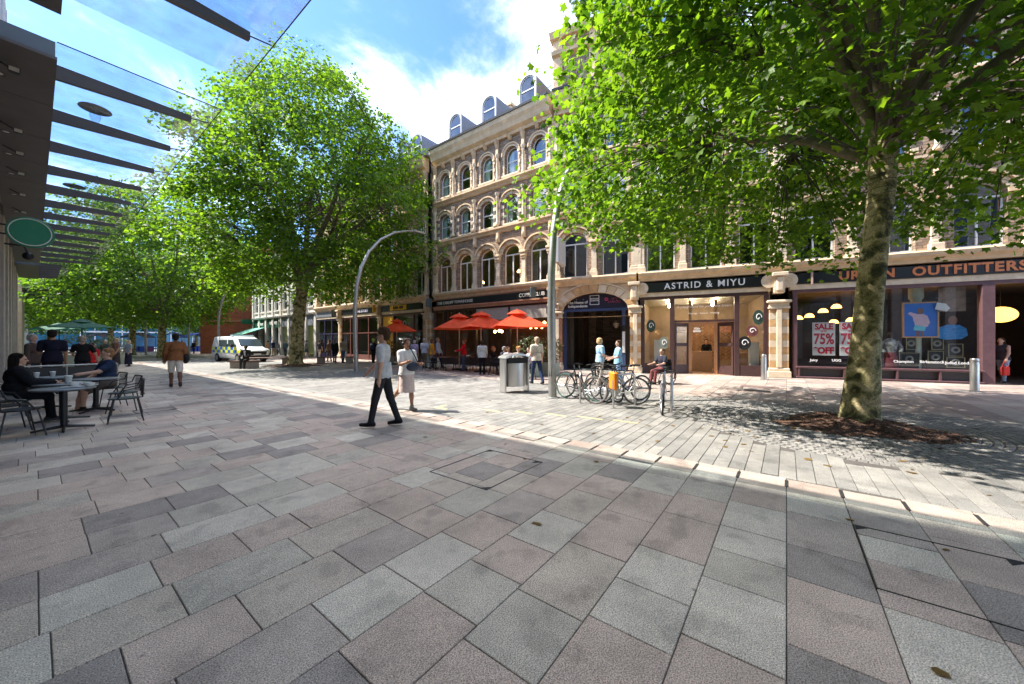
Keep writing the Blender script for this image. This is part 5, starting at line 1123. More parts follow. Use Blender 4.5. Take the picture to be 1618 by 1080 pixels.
# ---------------------------------------------------------------- red parasols, planters and terrace tables
m_redc = mat('red_canvas', (.80, .085, .022), .75, var=.12, scale=3); m_pole = mat('pale_pole', (.55, .45, .33), .5)
def canvas_mat(m, f=.35):
    t_ = m.node_tree; n = t_.nodes; l = t_.links; b_ = n['Principled BSDF']; o_ = n['Material Output']; tr = n.new('ShaderNodeBsdfTranslucent'); l.new(b_.inputs['Base Color'].links[0].from_socket, tr.inputs[0]); mx_ = n.new('ShaderNodeMixShader'); mx_.inputs[0].default_value = f; l.new(b_.outputs[0], mx_.inputs[1]); l.new(tr.outputs[0], mx_.inputs[2]); l.new(mx_.outputs[0], o_.inputs['Surface'])
canvas_mat(m_redc); canvas_mat(m_grn)
def parasol(loc, rz, label, r=1.75, z0=2.3, z1=3.05, m=None, pm=None, group='red parasols', n=4):
    o = thing('parasol', label, 'parasol', (*loc, 0), rz, group); m = m or m_redc; b = MB(); rings = []
    seg = 8
    for t in (1., .75, .5, .25, .12):
        rg_ = []
        for k in range(n * seg):
            a = 2 * math.pi * k / (n * seg); q = k % seg / seg; c = math.cos(math.pi / n) / math.cos((q - .5) * 2 * math.pi / n)
            sag = .10 * math.sin(math.pi * q) * t; rr = r * t * (.96 + .04 * abs(q - .5) * 2) * (c if n == 4 else 1); z = z1 - (z1 - z0) * t ** .93 - sag * .6
            rg_.append((rr * math.cos(a), rr * math.sin(a), z))
        rings.append(rg_)
    m_ = n * seg; vs = [p for q in rings for p in q]; fs = [(i * m_ + j, i * m_ + (j + 1) % m_, (i + 1) * m_ + (j + 1) % m_, (i + 1) * m_ + j) for i in range(4) for j in range(m_)]
    b.add(vs, fs); b.build('canopy', m, o, smooth=True, fix=False)
    b = MB(); b.lathe([(r * .3, z1 - .14), (r * .16, z1 + .0), (.03, z1 + .1), (0, z1 + .11)], n * 2); b.build('vent_cap', m, o)
    b = MB(); b.tube([(0, 0, 0), (0, 0, z1 + .15)], .03, 8); b.build('pole', pm or m_pole, o, smooth=True)
    for k in range(n): a = 2 * math.pi * k / n; b = MB(); b.tube([(0, 0, z1 - .1), (r * .95 * math.cos(a), r * .95 * math.sin(a), z0 + .0)], .012, 5); b.build('rib', pm or m_pole, o)
    b = MB(); b.box(-.3, .3, -.3, .3, 0, .07, c=.015); b.build('base_plate', m_rail, o); return o
parasol((15.2, 21.5), R(20), 'red parasol furthest left, in front of the ochre pier', 1.6)
parasol((14.4, 14.6), R(10), 'second red parasol from the left, before the glazing bars', 1.9)
parasol((14.1, 12.7), R(25), 'red parasol in the middle of the terrace', 1.9)
parasol((14.3, 10.5), R(5), 'red parasol nearest the arcade arch, right of the others', 1.8)
def dry_leaves(par, c, rad, n, size, m, rg, name='foliage'):
    q = rg.normal(0, 1, (n, 3)); q /= np.linalg.norm(q, axis=1)[:, None]; q *= rg.uniform(.5, 1, (n, 1)) ** .5 * np.array(rad); me, _ = leaves_mesh(name, q + np.array(c), size, 0, m, rg, np.array(c)); o = link(name, me, par); o['kind'] = 'stuff'
m_olive = leaf_material('olive_leaf', (.09, .10, .045), (.26, .22, .10), (1.2, 1.1, .8)); m_olg = leaf_material('shrub_leaf', (.06, .09, .04), (.16, .20, .09), (1.4, 1.4, .9))
def planter(loc, label, m, w=.9, h=.6, rad=(.75, .6, .55), rz=R(-90), n=900):
    o = thing('planter', label, 'planter', (*loc, 0), rz); b = MB(); b.box(-w / 2, w / 2, -.25, .25, 0, h, c=.02); b.build('box', mat('planter_sage', (.36, .40, .33), .7, var=.1), o)
    b = MB()
    for k in range(9): b.tube([(rng.uniform(-w / 3, w / 3), 0, h - .05), (rng.uniform(-w / 2, w / 2), rng.uniform(-.3, .3), h + rad[2] * 1.5)], .012, 4)
    b.build('stems', m_twig, o)['kind'] = 'stuff'
    dry_leaves(o, (0, 0, h + rad[2] * .95), rad, n, .09, m, np.random.default_rng(int(loc[1] * 10)))
planter((15.0, 22.3), 'planter of dry brown foliage under the leftmost red parasol', m_olive, rad=(.95, .6, .6)); planter((15.1, 20.6), 'planter with buff dry grasses behind the group of shoppers', m_olive, rad=(.8, .55, .55))
planter((13.6, 9.35), 'planter with grey green shrub left of the near lamp post', m_olg, rad=(.8, .6, .65)); planter((14.6, 8.9), 'planter with buff and green shrub right of the near lamp post', m_olive, rad=(.7, .6, .65)); planter((15.3, 17.8), 'sage planter box by the restaurant door', m_olg, rad=(.3, .3, .5), n=260)
m_chair = mat('chair_black', (.018, .019, .021), .45, .3, var=.15); m_ttop = mat('table_top', (.17, .18, .18), .35, var=.15, scale=3)
def cafe_table(loc, label, r=.38, m=None, h=.74):
    o = thing('cafe_table', label, 'table', (*loc, 0), rng.random(), 'cafe tables'); b = MB(); b.lathe([(0, h - .025), (r - .01, h - .025), (r, h - .015), (r, h - .003), (r - .008, h), (0, h)], 32); b.build('table_top', m or m_ttop, o, smooth=True)
    b = MB(); b.tube([(0, 0, .05), (0, 0, h - .025)], .045, 12); b.build('column', m_chair, o, smooth=True)
    for k in range(4): a = math.pi / 4 + math.pi / 2 * k; b = MB(); b.tube([(0, 0, .07), (.36 * math.cos(a), .36 * math.sin(a), .022)], [.03, .018], 6); b.build('foot', m_chair, o)
    return o
def cafe_chair(loc, rz, label, group='black mesh cafe chairs'):
    o = thing('cafe_chair', label, 'chair', (*loc, 0), rz, group); b = MB()      # front faces +x
    b.prism([(.24 * math.cos(t) if math.cos(t) > 0 else .21 * math.cos(t), .23 * math.sin(t)) for t in [2 * math.pi * k / 20 for k in range(20)]], .44, .462, 'z'); b.build('seat', m_chair, o)
    bk = MB(); n = 12
    fr = [(-.2 - .06 * math.cos((k / n - .5) * 2.4), .25 * math.sin((k / n - .5) * 2.6) / math.sin(1.3)) for k in range(n + 1)]
    for z, r_ in ((.80, .013), (.52, .009)): bk.tube([(x, y, z) for x, y in fr], r_, 6)
    bk.tube([(fr[0][0], fr[0][1], .8), (fr[0][0] + .05, fr[0][1], .66), (.02, fr[0][1] * .95, .62), (.12, fr[0][1] * .92, .45)], .012, 6); bk.tube([(fr[-1][0], fr[-1][1], .8), (fr[-1][0] + .05, fr[-1][1], .66), (.02, fr[-1][1] * .95, .62), (.12, fr[-1][1] * .92, .45)], .012, 6); bk.build('back_frame', m_chair, o, smooth=True)
    for k in range(1, n):
        x, y = fr[k]; w = MB(); w.tube([(x, y, .8), (x + .02, y * .96, .46)], .0045, 4); w.build('back_wire', m_chair, o)
    for k in range(5):
        z = .57 + .04 * k; w = MB(); w.tube([(x + .004, y, z) for x, y in fr[1:-1]], .004, 4); w.build('back_wire', m_chair, o)
    for sx, sy in ((1, 1), (1, -1), (-1, 1), (-1, -1)): b = MB(); b.tube([(sx * .16, sy * .17, .44), (sx * .24, sy * .22, 0)], .011, 6); b.build('leg', m_chair, o)
    return o
t1 = cafe_table((.33, 10.15), 'cafe table nearest the viewer holding white crockery')
cafe_table((.35, 11.35), 'cafe table between the woman in black and man in navy'); cafe_table((.85, 12.3), 'cafe table by the elbow of the man in navy'); cafe_table((.2, 13.6), 'rear cafe table holding two paper cups')
c0 = cafe_chair((1.1, 10.35), R(175), 'empty black chair at front right, facing the crockery table')
for (x, y, a, lb_) in ((1.2, 11.5, 185, 'empty black chair just behind the front right one'), (1.12, 12.95, 190, 'black chair of the man in navy'), (-.15, 9.95, 15, 'empty black chair at front left, closest to the viewer'), (-.28, 10.75, 10, 'black chair second from front on the left'), (-.25, 11.55, 5, 'black chair under the woman in black fur coat'), (-.3, 12.9, -5, 'rear black chair by the wall')): dup(c0, (x, y, 0), R(a), lb_)
m_cup = mat('white_ceramic', (.72, .72, .70), .3, var=.04); m_paper = mat('paper_cup', (.55, .57, .55), .7)
def cup(loc, label, r=.045, h=.11, m=None, paper=True):
    o = thing('cup', label, 'cup', loc, 0); b = MB(); b.lathe([(0, 0), (r * .75, 0), (r, h), (r * .93, h), (r * .7, .01), (0, .01)] if paper else [(0, 0), (r * .6, 0), (r * .95, h * .4), (r, h), (r * .93, h), (r * .8, .3 * h), (0, .2 * h)], 18); b.build('body', m or m_cup, o, smooth=True)
    b = MB()
    if paper: b.lathe([(r * 1.04, h - .004), (r * 1.04, h + .01), (r * .85, h + .016), (0, h + .016)], 18); b.build('lid', m_cup, o, smooth=True)
    else: b.tube([(r * .95, 0, h * .8), (r * 1.5, 0, h * .75), (r * 1.5, 0, h * .35), (r * .85, 0, h * .3)], .006, 6); b.build('handle', m_cup, o)
cup((.05, 13.5, .74), 'left paper cup on the rear cafe table', m=m_paper); cup((.28, 13.65, .74), 'right paper cup on the rear cafe table', m=m_paper); cup((.42, 11.25, .74), 'grey takeaway cup on the middle table', .055, .14, m_paper)
cup((.45, 10.2, .755), 'white mug on the saucer, front table', .06, .085, paper=False); cup((.62, 10.1, .742), 'white bowl-like cup at the right of the front table', .07, .07, paper=False)
pl = thing('saucer', 'white oval saucer under the mug on the front table', 'saucer', (.42, 10.15, .742)); b = MB(); b.lathe([(0, 0), (.09, 0), (.14, .014), (.135, .017), (.085, .006), (0, .006)], 24); b.build('dish', m_cup, pl, smooth=True); b = MB(); b.tube([(-.1, .05, .02), (.06, -.06, .025)], .005, 5); b.build('spoon', m_stain, pl)
ba = thing('cafe_barrier', 'low black cafe barrier with steel top rail behind the tables', 'barrier', (0, 0, 0))
for (x0, y0, x1, y1) in ((-.4, 15.4, 1.5, 15.7),):
    b = MB(); b.tube([(x0, y0, .92), (x1, y1, .92)], .02, 8); b.build('top_rail', m_galv, ba); b = MB(); b.quad((x0, y0, .2), (x1, y1, .2), (x1, y1, .88), (x0, y0, .88)); b.build('banner', m_chair, ba)
    for t in (0, .5, 1): b = MB(); b.tube([(x0 + (x1 - x0) * t, y0 + (y1 - y0) * t, 0), (x0 + (x1 - x0) * t, y0 + (y1 - y0) * t, .92)], .02, 8); b.build('post', m_galv, ba)
parasol((1.9, 36.), R(40), 'large green parasol nearest, left by the wall', 1.9, 2.5, 2.95, m_grn, m_rail, 'green parasols'); parasol((1.2, 44.), R(30), 'second green parasol behind the near one', 1.8, 2.5, 2.9, m_grn, m_rail, 'green parasols')
planter((1.7, 33), 'leafy planter under the green parasol', m_olg, 1.4, .8, (1.0, .6, .6), 0, 700); planter((3.4, 38), 'leafy planter right of the green parasol', m_olg, 1.4, .8, (1.0, .6, .6), 0, 700)
# terrace tables and chairs of the restaurant
m_brwood = mat('terrace_brown', (.16, .07, .05), .6, var=.2)
def sq_table(loc, label):
    o = thing('terrace_table', label, 'table', (*loc, 0), R(10), 'restaurant terrace tables'); b = MB(); b.box(-.4, .4, -.4, .4, .71, .75, c=.008); b.build('table_top', m_brwood, o)
    for sx in (-1, 1):
        for sy in (-1, 1): b = MB(); b.tube([(sx * .34, sy * .34, 0), (sx * .34, sy * .34, .71)], .02, 6); b.build('leg', m_rail, o)
    return o
st0 = sq_table((13.5, 14.8), 'empty brown table left of the standing woman in grey')
for (p, lb_) in (((14.1, 13.9), 'brown table under the second red parasol'), ((14.3, 12.0), 'brown table under the middle red parasol'), ((13.9, 10.7), 'brown table under the right red parasol')): dup(st0, (*p, 0), R(15), lb_)
cw = cafe_chair((13.0, 15.6), R(-60), 'terrace chair left of the empty brown table', 'restaurant terrace chairs')
for i, (x, y, a) in enumerate(((13.6, 15.7, -100), (14.9, 14.2, 180), (13.5, 13.3, 60), (13.7, 12.3, 20), (14.9, 12.4, 190), (14.6, 11.3, 100), (13.3, 11.1, 10), (14.6, 10.6, 180))):
    dup(cw, (x, y, 0), R(a), ('terrace chair right of the empty brown table', 'terrace chair deep under the second red parasol', 'terrace chair behind the standing woman in grey', 'terrace chair left of the middle parasol pole', 'terrace chair right of the middle parasol pole', 'terrace chair between middle and right parasols', 'terrace chair left of the man in cream shirt', 'terrace chair under the rightmost red parasol')[i])
# ---------------------------------------------------------------- bicycles and stands
m_tyre = mat('tyre_rubber', (.015, .015, .016), .8, var=.2); m_alu = mat('alloy', (.55, .55, .55), .3, .9, var=.08)
def bicycle(loc, rz, label, frame_c, steer=.0, lean=0., drop=True, basket=False, tyre=None, guard=None):
    o = thing('bicycle', label, 'bicycle', (*loc, 0), rz, 'parked bicycles'); fm = mat('frame_' + label[:12].replace(' ', '_'), frame_c, .35, .2, var=.1, coat=.4); r = .34; wb = 1.0
    o.rotation_euler = (lean, 0, rz)
    def wheel(x, par, ang=0):
        w = link('wheel', None, par, (x, 0, r)); w.rotation_euler[2] = ang
        b = MB(); n = 36; b.tube([((r - .016) * math.cos(2 * math.pi * k / n), 0, (r - .016) * math.sin(2 * math.pi * k / n)) for k in range(n + 1)], .019, 8, cap=False); b.build('tyre', tyre or m_tyre, w, smooth=True)
        b = MB(); b.tube([((r - .04) * math.cos(2 * math.pi * k / n), 0, (r - .04) * math.sin(2 * math.pi * k / n)) for k in range(n + 1)], .01, 6, cap=False); b.build('rim', m_alu, w, smooth=True)
        b = MB(); b.tube([(0, -.05, 0), (0, .05, 0)], .02, 8); b.build('hub', m_alu, w)
        for k in range(20): a = 2 * math.pi * k / 20; b = MB(); b.tube([(0, .025 * (-1) ** k, 0), ((r - .045) * math.cos(a), 0, (r - .045) * math.sin(a))], .0022, 3); b.build('spoke', m_alu, w)
    BB, ST, HT, HB = (.42, .28), (.28, .80), (.86, .82), (.89, .66)     # bottom bracket, seat, head top, head bottom (x, z); rear axle at 0
    P = lambda q: (q[0], 0, q[1]); b = MB()
    for a, c, rr in ((BB, ST, .019), (ST, HT, .019), (BB, HB, .023), (HB, HT, .023)): b.tube([P(a), P(c)], rr, 8)
    for s_ in (-.05, .05): b.tube([(0, s_, r), (BB[0], s_ * .6, BB[1])], .009, 6); b.tube([(0, s_, r), (ST[0], s_ * .3, ST[1] - .04)], .008, 6)
    b.build('frame', fm, o, smooth=True); wheel(0, o)
    fk = link('front_assembly', None, o, (.9, 0, 0)); fk.rotation_euler[2] = steer; b = MB()
    for s_ in (-.055, .055): b.tube([(0, s_ * .7, .66), (.02, s_, .55), (.12, s_, r)], .011, 6)
    b.tube([(-.05, 0, .9), (0, 0, .66)], .013, 6); b.build('fork', fm, fk, smooth=True); wheel(.12, fk)
    b = MB()
    if drop: b.tube([(.02, -.21, .78), (.12, -.21, .8), (.13, -.21, .9), (.05, -.2, .94), (0, -.1, .94), (0, .1, .94), (.05, .2, .94), (.13, .21, .9), (.12, .21, .8), (.02, .21, .78)], .014, 6)
    else: b.tube([(-.1, -.3, .98), (-.02, -.26, 1.0), (0, -.1, .97), (0, .1, .97), (-.02, .26, 1.0), (-.1, .3, .98)], .014, 6)
    b.tube([(-.05, 0, .9), (0, 0, .95)], .014, 6); b.build('handlebar', m_tyre, fk, smooth=True)
    if basket:
        b = MB()
        for z, e in ((.72, .13), (.85, .15), (.97, .17)): b.tube([(.08, -e, z), (.3, -e, z), (.3, e, z), (.08, e, z), (.08, -e, z)], .006, 4)
        for k in range(7):
            y = -.13 + .043 * k; b.tube([(.3, y, .97), (.28, y, .72), (.08, y, .72)], .003, 3); b.tube([(.08 + .035 * k, -.17, .97), (.08 + .033 * k, -.13, .72)], .003, 3); b.tube([(.08 + .035 * k, .17, .97), (.08 + .033 * k, .13, .72)], .003, 3)
        b.build('basket', m_rail, fk)
    b = MB(); b.tube([(ST[0], 0, .76), (ST[0] - .03, 0, .93)], .013, 6); b.build('seat_post', m_alu, o); b = MB(); b.prism([(-.13, -.07), (-.1, -.075), (.02, -.03), (.14, -.018), (.14, .018), (.02, .03), (-.1, .075), (-.13, .07)], .93, .965, 'z'); b.build('saddle', m_tyre, o, loc=(ST[0] - .03, 0, 0))
    b = MB(); b.tube([(.42, -.045, .28), (.52, -.06, .14)], .01, 6); b.tube([(.42, .045, .28), (.32, .06, .42)], .01, 6); b.build('crank', m_alu, o); b = MB(); b.lathe([(.05, -.003), (.095, -.003), (.095, .003), (.05, .003)], 24); q = b.build('chainring', m_alu, o, loc=(.42, -.035, .28)); q.rotation_euler = (R(90), 0, 0)
    for (x, y, z) in ((.52, -.1, .14), (.32, .1, .42)): b = MB(); b.box(x - .045, x + .045, y - .035, y + .035, z - .01, z + .01, c=.003); b.build('pedal', m_tyre, o)
    b = MB(); b.tube([(.42, -.035, .375), (0, -.035, .37)], .004, 4); b.tube([(.42, -.035, .185), (0, -.035, .305)], .004, 4); b.build('chain', m_steel, o)
    if guard:
        b = MB(); b.tube([(.38 * math.cos(R(20 + 14 * k)), 0, r + .38 * math.sin(R(20 + 14 * k))) for k in range(11)], .014, 6); b.build('mudguard', guard, o)
    return o
HD = R(-52.9 + 90)      # heading pointing away from the viewer
bicycle((9.2, 4.75), R(-112), 'black bicycle with front basket at the left of the group', (.02, .02, .02), .3, R(4), False, True)
bicycle((9.0, 4.95), R(-100), 'dark bicycle with green rim tyre behind the basket bicycle', (.03, .05, .05), .25, R(-5), True, tyre=mat('tyre_green', (.02, .09, .06), .7))
bicycle((9.0, 2.95), R(122), 'white and green road bicycle carrying the orange bag', (.62, .62, .58), -.5, R(3), True, tyre=mat('tyre_tan', (.12, .1, .09), .8))
bicycle((9.1, 2.35), R(192), 'silver road bicycle at right, front wheel toward the viewer', (.42, .42, .43), .1, R(-3), True)
bicycle((9.55, 4.35), R(-118), 'charcoal bicycle with flat handlebar deepest in the left group', (.04, .04, .045), -.2, R(3), False)
bicycle((9.75, 3.1), R(148), 'dark blue bicycle behind the white one', (.02, .03, .06), .2, R(-4), True)
ob = thing('pannier_bag', 'bright orange bag hanging on the white bicycle', 'bag', (8.32, 3.28, .42), R(40)); b = MB(); b.box(-.17, .17, -.06, .06, 0, .42, c=.03); b.build('body', mat('bag_orange', (.80, .24, .01), .55, var=.1), ob); b = MB(); b.box(-.13, .13, -.075, -.06, .22, .4, c=.006); b.build('flap', mat('bag_orange2', (.62, .2, .01), .55), ob); b = MB(); b.box(-.03, .03, -.078, -.06, .06, .14); b.build('logo_patch', m_tyre, ob); b = MB(); b.tube([(-.1, 0, .42), (-.08, 0, .52), (.08, 0, .52), (.1, 0, .42)], .012, 6); b.build('handle', m_tyre, ob)
def stand(loc, rz, label):
    o = thing('bike_stand', label, 'bike stand', (*loc, 0), rz, 'steel bike stands'); b = MB(); b.tube([(-.38, 0, 0), (-.38, 0, .65), (-.33, 0, .74), (-.25, 0, .78), (.25, 0, .78), (.33, 0, .74), (.38, 0, .65), (.38, 0, 0)], .024, 10); b.build('hoop', m_stain, o, smooth=True)
    for s_ in (-1, 1): b = MB(); b.lathe([(.06, 0), (.06, .01), (.024, .012)], 12); b.build('foot_plate', m_stain, o, loc=(s_ * .38, 0, 0))
stand((8.75, 4.35), R(25), 'steel hoop stand among the dark bicycles'); stand((8.55, 3.1), R(-20), 'steel hoop stand holding the white bicycle'); stand((8.85, 2.1), R(12), 'steel hoop stand by the silver bicycle')
# ---------------------------------------------------------------- police van
def W0(px, d): r_ = (px - 809) / 573 * d; return (SN * d + CS * r_, CS * d - SN * r_)
def van(loc, rz):
    o = thing('police_van', 'white police van with yellow and blue checks parked beyond the bench', 'van', (*loc, 0), rz)   # nose towards +x
    m_w = mat('van_white', (.74, .75, .74), .3, var=.04, coat=.5); m_gl = mat('van_glass', (.05, .075, .085), .06, var=.2); m_y = mat('hi_vis_yellow', (.72, .75, .02), .4, emit=None); m_b = mat('police_blue', (.01, .12, .55), .4)
    sec = [(-2.5, 1.98, .93), (-1.0, 2.0, .95), (.55, 1.98, .95), (1.05, 1.85, .93), (1.75, 1.2, .95), (2.3, 1.05, .9), (2.5, .85, .82)]; V = []; n = 12
    for (x, h, w) in sec:
        tw = w * (.82 if h > 1.4 else .9); zz = [.3, .5, .95, min(1.15, h - .12), h - .06, h]; ww = [w * .94, w, w * 1.0, w * .98, tw * .97, tw * .86]
        for z, y in zip(zz, ww): V.append((x, y, z))
        for z, y in list(zip(zz, ww))[::-1]: V.append((x, -y, z))
    F = [(i * n + j, i * n + (j + 1) % n, (i + 1) * n + (j + 1) % n, (i + 1) * n + j) for i in range(len(sec) - 1) for j in range(n)] + [tuple(range(n)), tuple((len(sec) - 1) * n + j for j in range(n))]
    b = MB(); b.add(V, F); b.build('body', m_w, o, smooth=True)
    b = MB(); b.quad((1.14, -.70, 1.80), (1.14, .70, 1.80), (1.74, .80, 1.245), (1.74, -.80, 1.245)); b.build('windscreen', m_gl, o)
    for s_ in (-1, 1):
        b = MB(); b.prism([(.25, 1.2), (1.42, 1.2), (1.0, 1.72), (.25, 1.72)], s_ * .945, s_ * .965, 'y'); b.build('side_window', m_gl, o)
        b = MB(); b.prism([(-1.2, 1.2), (.1, 1.2), (.1, 1.72), (-1.2, 1.72)], s_ * .955, s_ * .97, 'y'); b.build('side_window', m_gl, o)
        for k in range(9):
            for q in range(2): b = MB(); x = -2.3 + .42 * k; b.box(x, x + .42, s_ * .955, s_ * .968, .72 + .22 * q, .94 + .22 * q); b.build('check_panel', m_y if (k + q) % 2 else m_b, o)
        b = MB(); b.box(1.55, 2.42, s_ * .90, s_ * .955, .72, .92); b.build('wing_flash', m_y, o)
        b = MB(); b.prism([(1.95, .86), (2.4, .8), (2.43, .95), (2.05, 1.06)], s_ * .6, s_ * .94, 'y'); b.build('headlight', mat('headlamp', (.35, .37, .38), .1, .3), o)
        b = MB(); b.box(1.1, 1.25, s_ * 1.0, s_ * 1.18, 1.15, 1.4, c=.03); b.build('mirror', m_tyre, o)
        for x in (-1.55, 1.65):
            w = link('wheel', None, o, (x, s_ * .86, .33)); b = MB(); b.tube([(0, -.11, 0), (0, .11, 0)], .33, 22); b.build('tyre', m_tyre, w, smooth=True); b = MB(); b.tube([(0, -.118, 0), (0, .118, 0)], .2, 16); b.build('rim', m_galv, w)
    b = MB(); b.box(2.3, 2.58, -.9, .9, .25, .52, c=.06); b.build('bumper', m_tyre, o); b = MB(); b.prism([(-.62, .56), (.62, .56), (.7, .84), (-.7, .84)], 2.43, 2.54, 'x'); b.build('grille', m_tyre, o)
    b = MB(); b.box(2.545, 2.56, -.26, .26, .56, .67); b.build('number_plate', m_poster, o); b = MB(); b.box(.1, .5, -.75, .75, 2.0, 2.1, c=.03); b.build('light_bar', mat('lightbar_pale', (.4, .55, .58), .2), o)
    return o
van((W0(380, 29.)), R(-82))
# ================================================================ people
SKIN = {'light': (.52, .31, .22), 'tan': (.36, .19, .115), 'brown': (.16, .075, .045), 'dark': (.075, .037, .025)}
def nets(D, o, h):
    """Surface-net polygonisation of a distance grid."""
    S = D < 0; n = np.array(D.shape); C = [(i, j, k) for i in (0, 1) for j in (0, 1) for k in (0, 1)]
    cnt = sum(S[a:n[0] - 1 + a, b:n[1] - 1 + b, c:n[2] - 1 + c].astype(np.int8) for a, b, c in C)
    act = (cnt > 0) & (cnt < 8); I = np.argwhere(act); idx = -np.ones(act.shape, np.int64); idx[act] = np.arange(len(I))
    P = np.zeros((len(I), 3)); W = np.zeros(len(I))
    for a in C:
        for ax in range(3):
            if a[ax]: continue
            b = list(a); b[ax] = 1; d0 = D[I[:, 0] + a[0], I[:, 1] + a[1], I[:, 2] + a[2]]; d1 = D[I[:, 0] + b[0], I[:, 1] + b[1], I[:, 2] + b[2]]
            m = (d0 < 0) != (d1 < 0); t = np.where(m, d0 / np.where(m, d0 - d1, 1), 0); p = np.tile(np.array(a, float), (len(I), 1)); p[:, ax] = t; P[m] += p[m]; W[m] += 1
    V = np.array(o) + h * (I + P / W[:, None]); F = []
    for ax in range(3):
        u, v = (ax + 1) % 3, (ax + 2) % 3; sl0 = [slice(None)] * 3; sl1 = [slice(None)] * 3; sl0[ax] = slice(0, -1); sl1[ax] = slice(1, None)
        E = np.argwhere(S[tuple(sl0)] != S[tuple(sl1)]); E = E[(E[:, u] > 0) & (E[:, v] > 0) & (E[:, u] < n[u] - 1) & (E[:, v] < n[v] - 1)]
        if not len(E): continue
        flip = ~S[E[:, 0], E[:, 1], E[:, 2]]; q = []
        for (du, dv) in ((1, 1), (0, 1), (0, 0), (1, 0)):
            c = E.copy(); c[:, u] -= du; c[:, v] -= dv; q.append(idx[c[:, 0], c[:, 1], c[:, 2]])
        q = np.stack(q, 1); q[flip] = q[flip][:, ::-1]; F.append(q)
    return V, np.vstack(F)
def d_cap(P, a, b, ra, rb):
    a = np.array(a); ab = np.array(b) - a; L2 = ab @ ab + 1e-9; t = np.clip(((P - a) @ ab) / L2, 0, 1); return np.linalg.norm(P - a - t[..., None] * ab, axis=-1) - (ra + (rb - ra) * t)
def d_ell(P, c, r, M=None):
    q = P - np.array(c)
    if M is not None: q = q @ M
    r = np.array(r); k0 = np.linalg.norm(q / r, axis=-1); k1 = np.linalg.norm(q / (r * r), axis=-1) + 1e-9; return k0 * (k0 - 1) / k1
def polygonise(prims, vox, pad=.04, k=.028):
    lo = np.array([1e9] * 3); hi = -lo
    for p in prims:
        if p[0] == 'c':
            for q, r in ((p[1], p[3]), (p[2], p[4])): lo = np.minimum(lo, np.array(q) - r); hi = np.maximum(hi, np.array(q) + r)
        else: m = max(p[2]); lo = np.minimum(lo, np.array(p[1]) - m); hi = np.maximum(hi, np.array(p[1]) + m)
    lo -= pad; hi += pad; n = np.ceil((hi - lo) / vox).astype(int) + 1
    G = np.stack(np.meshgrid(*[lo[i] + vox * np.arange(n[i]) for i in range(3)], indexing='ij'), -1).astype(np.float32)
    D = None
    for p in prims:
        d = d_cap(G, p[1], p[2], p[3], p[4]) if p[0] == 'c' else d_ell(G, p[1], p[2])
        if D is None: D = d
        else: h = np.clip(.5 + .5 * (D - d) / k, 0, 1); D = D * h + d * (1 - h) - k * h * (1 - h) if False else np.minimum(D, d) - np.maximum(k - np.abs(D - d), 0) ** 2 / (4 * k)
    V, F = nets(D, lo, vox); c = V[F].mean(1)
    ds = np.stack([(d_cap(c, p[1], p[2], p[3], p[4]) if p[0] == 'c' else d_ell(c, p[1], p[2])) for p in prims], 1)
    return V, F, np.array([p[5] if p[0] == 'c' else p[3] for p in prims])[ds.argmin(1)]
def cmat(kind, c, rough=.9, var=.2, scale=7., bump=.9, bs=13.): return mat(kind + '_%d_%d_%d' % tuple(int(x * 250) for x in c), c, rough, var=var, scale=scale, bump=bump, bscale=bs, spec=.35 if kind == 'skin' else .12)
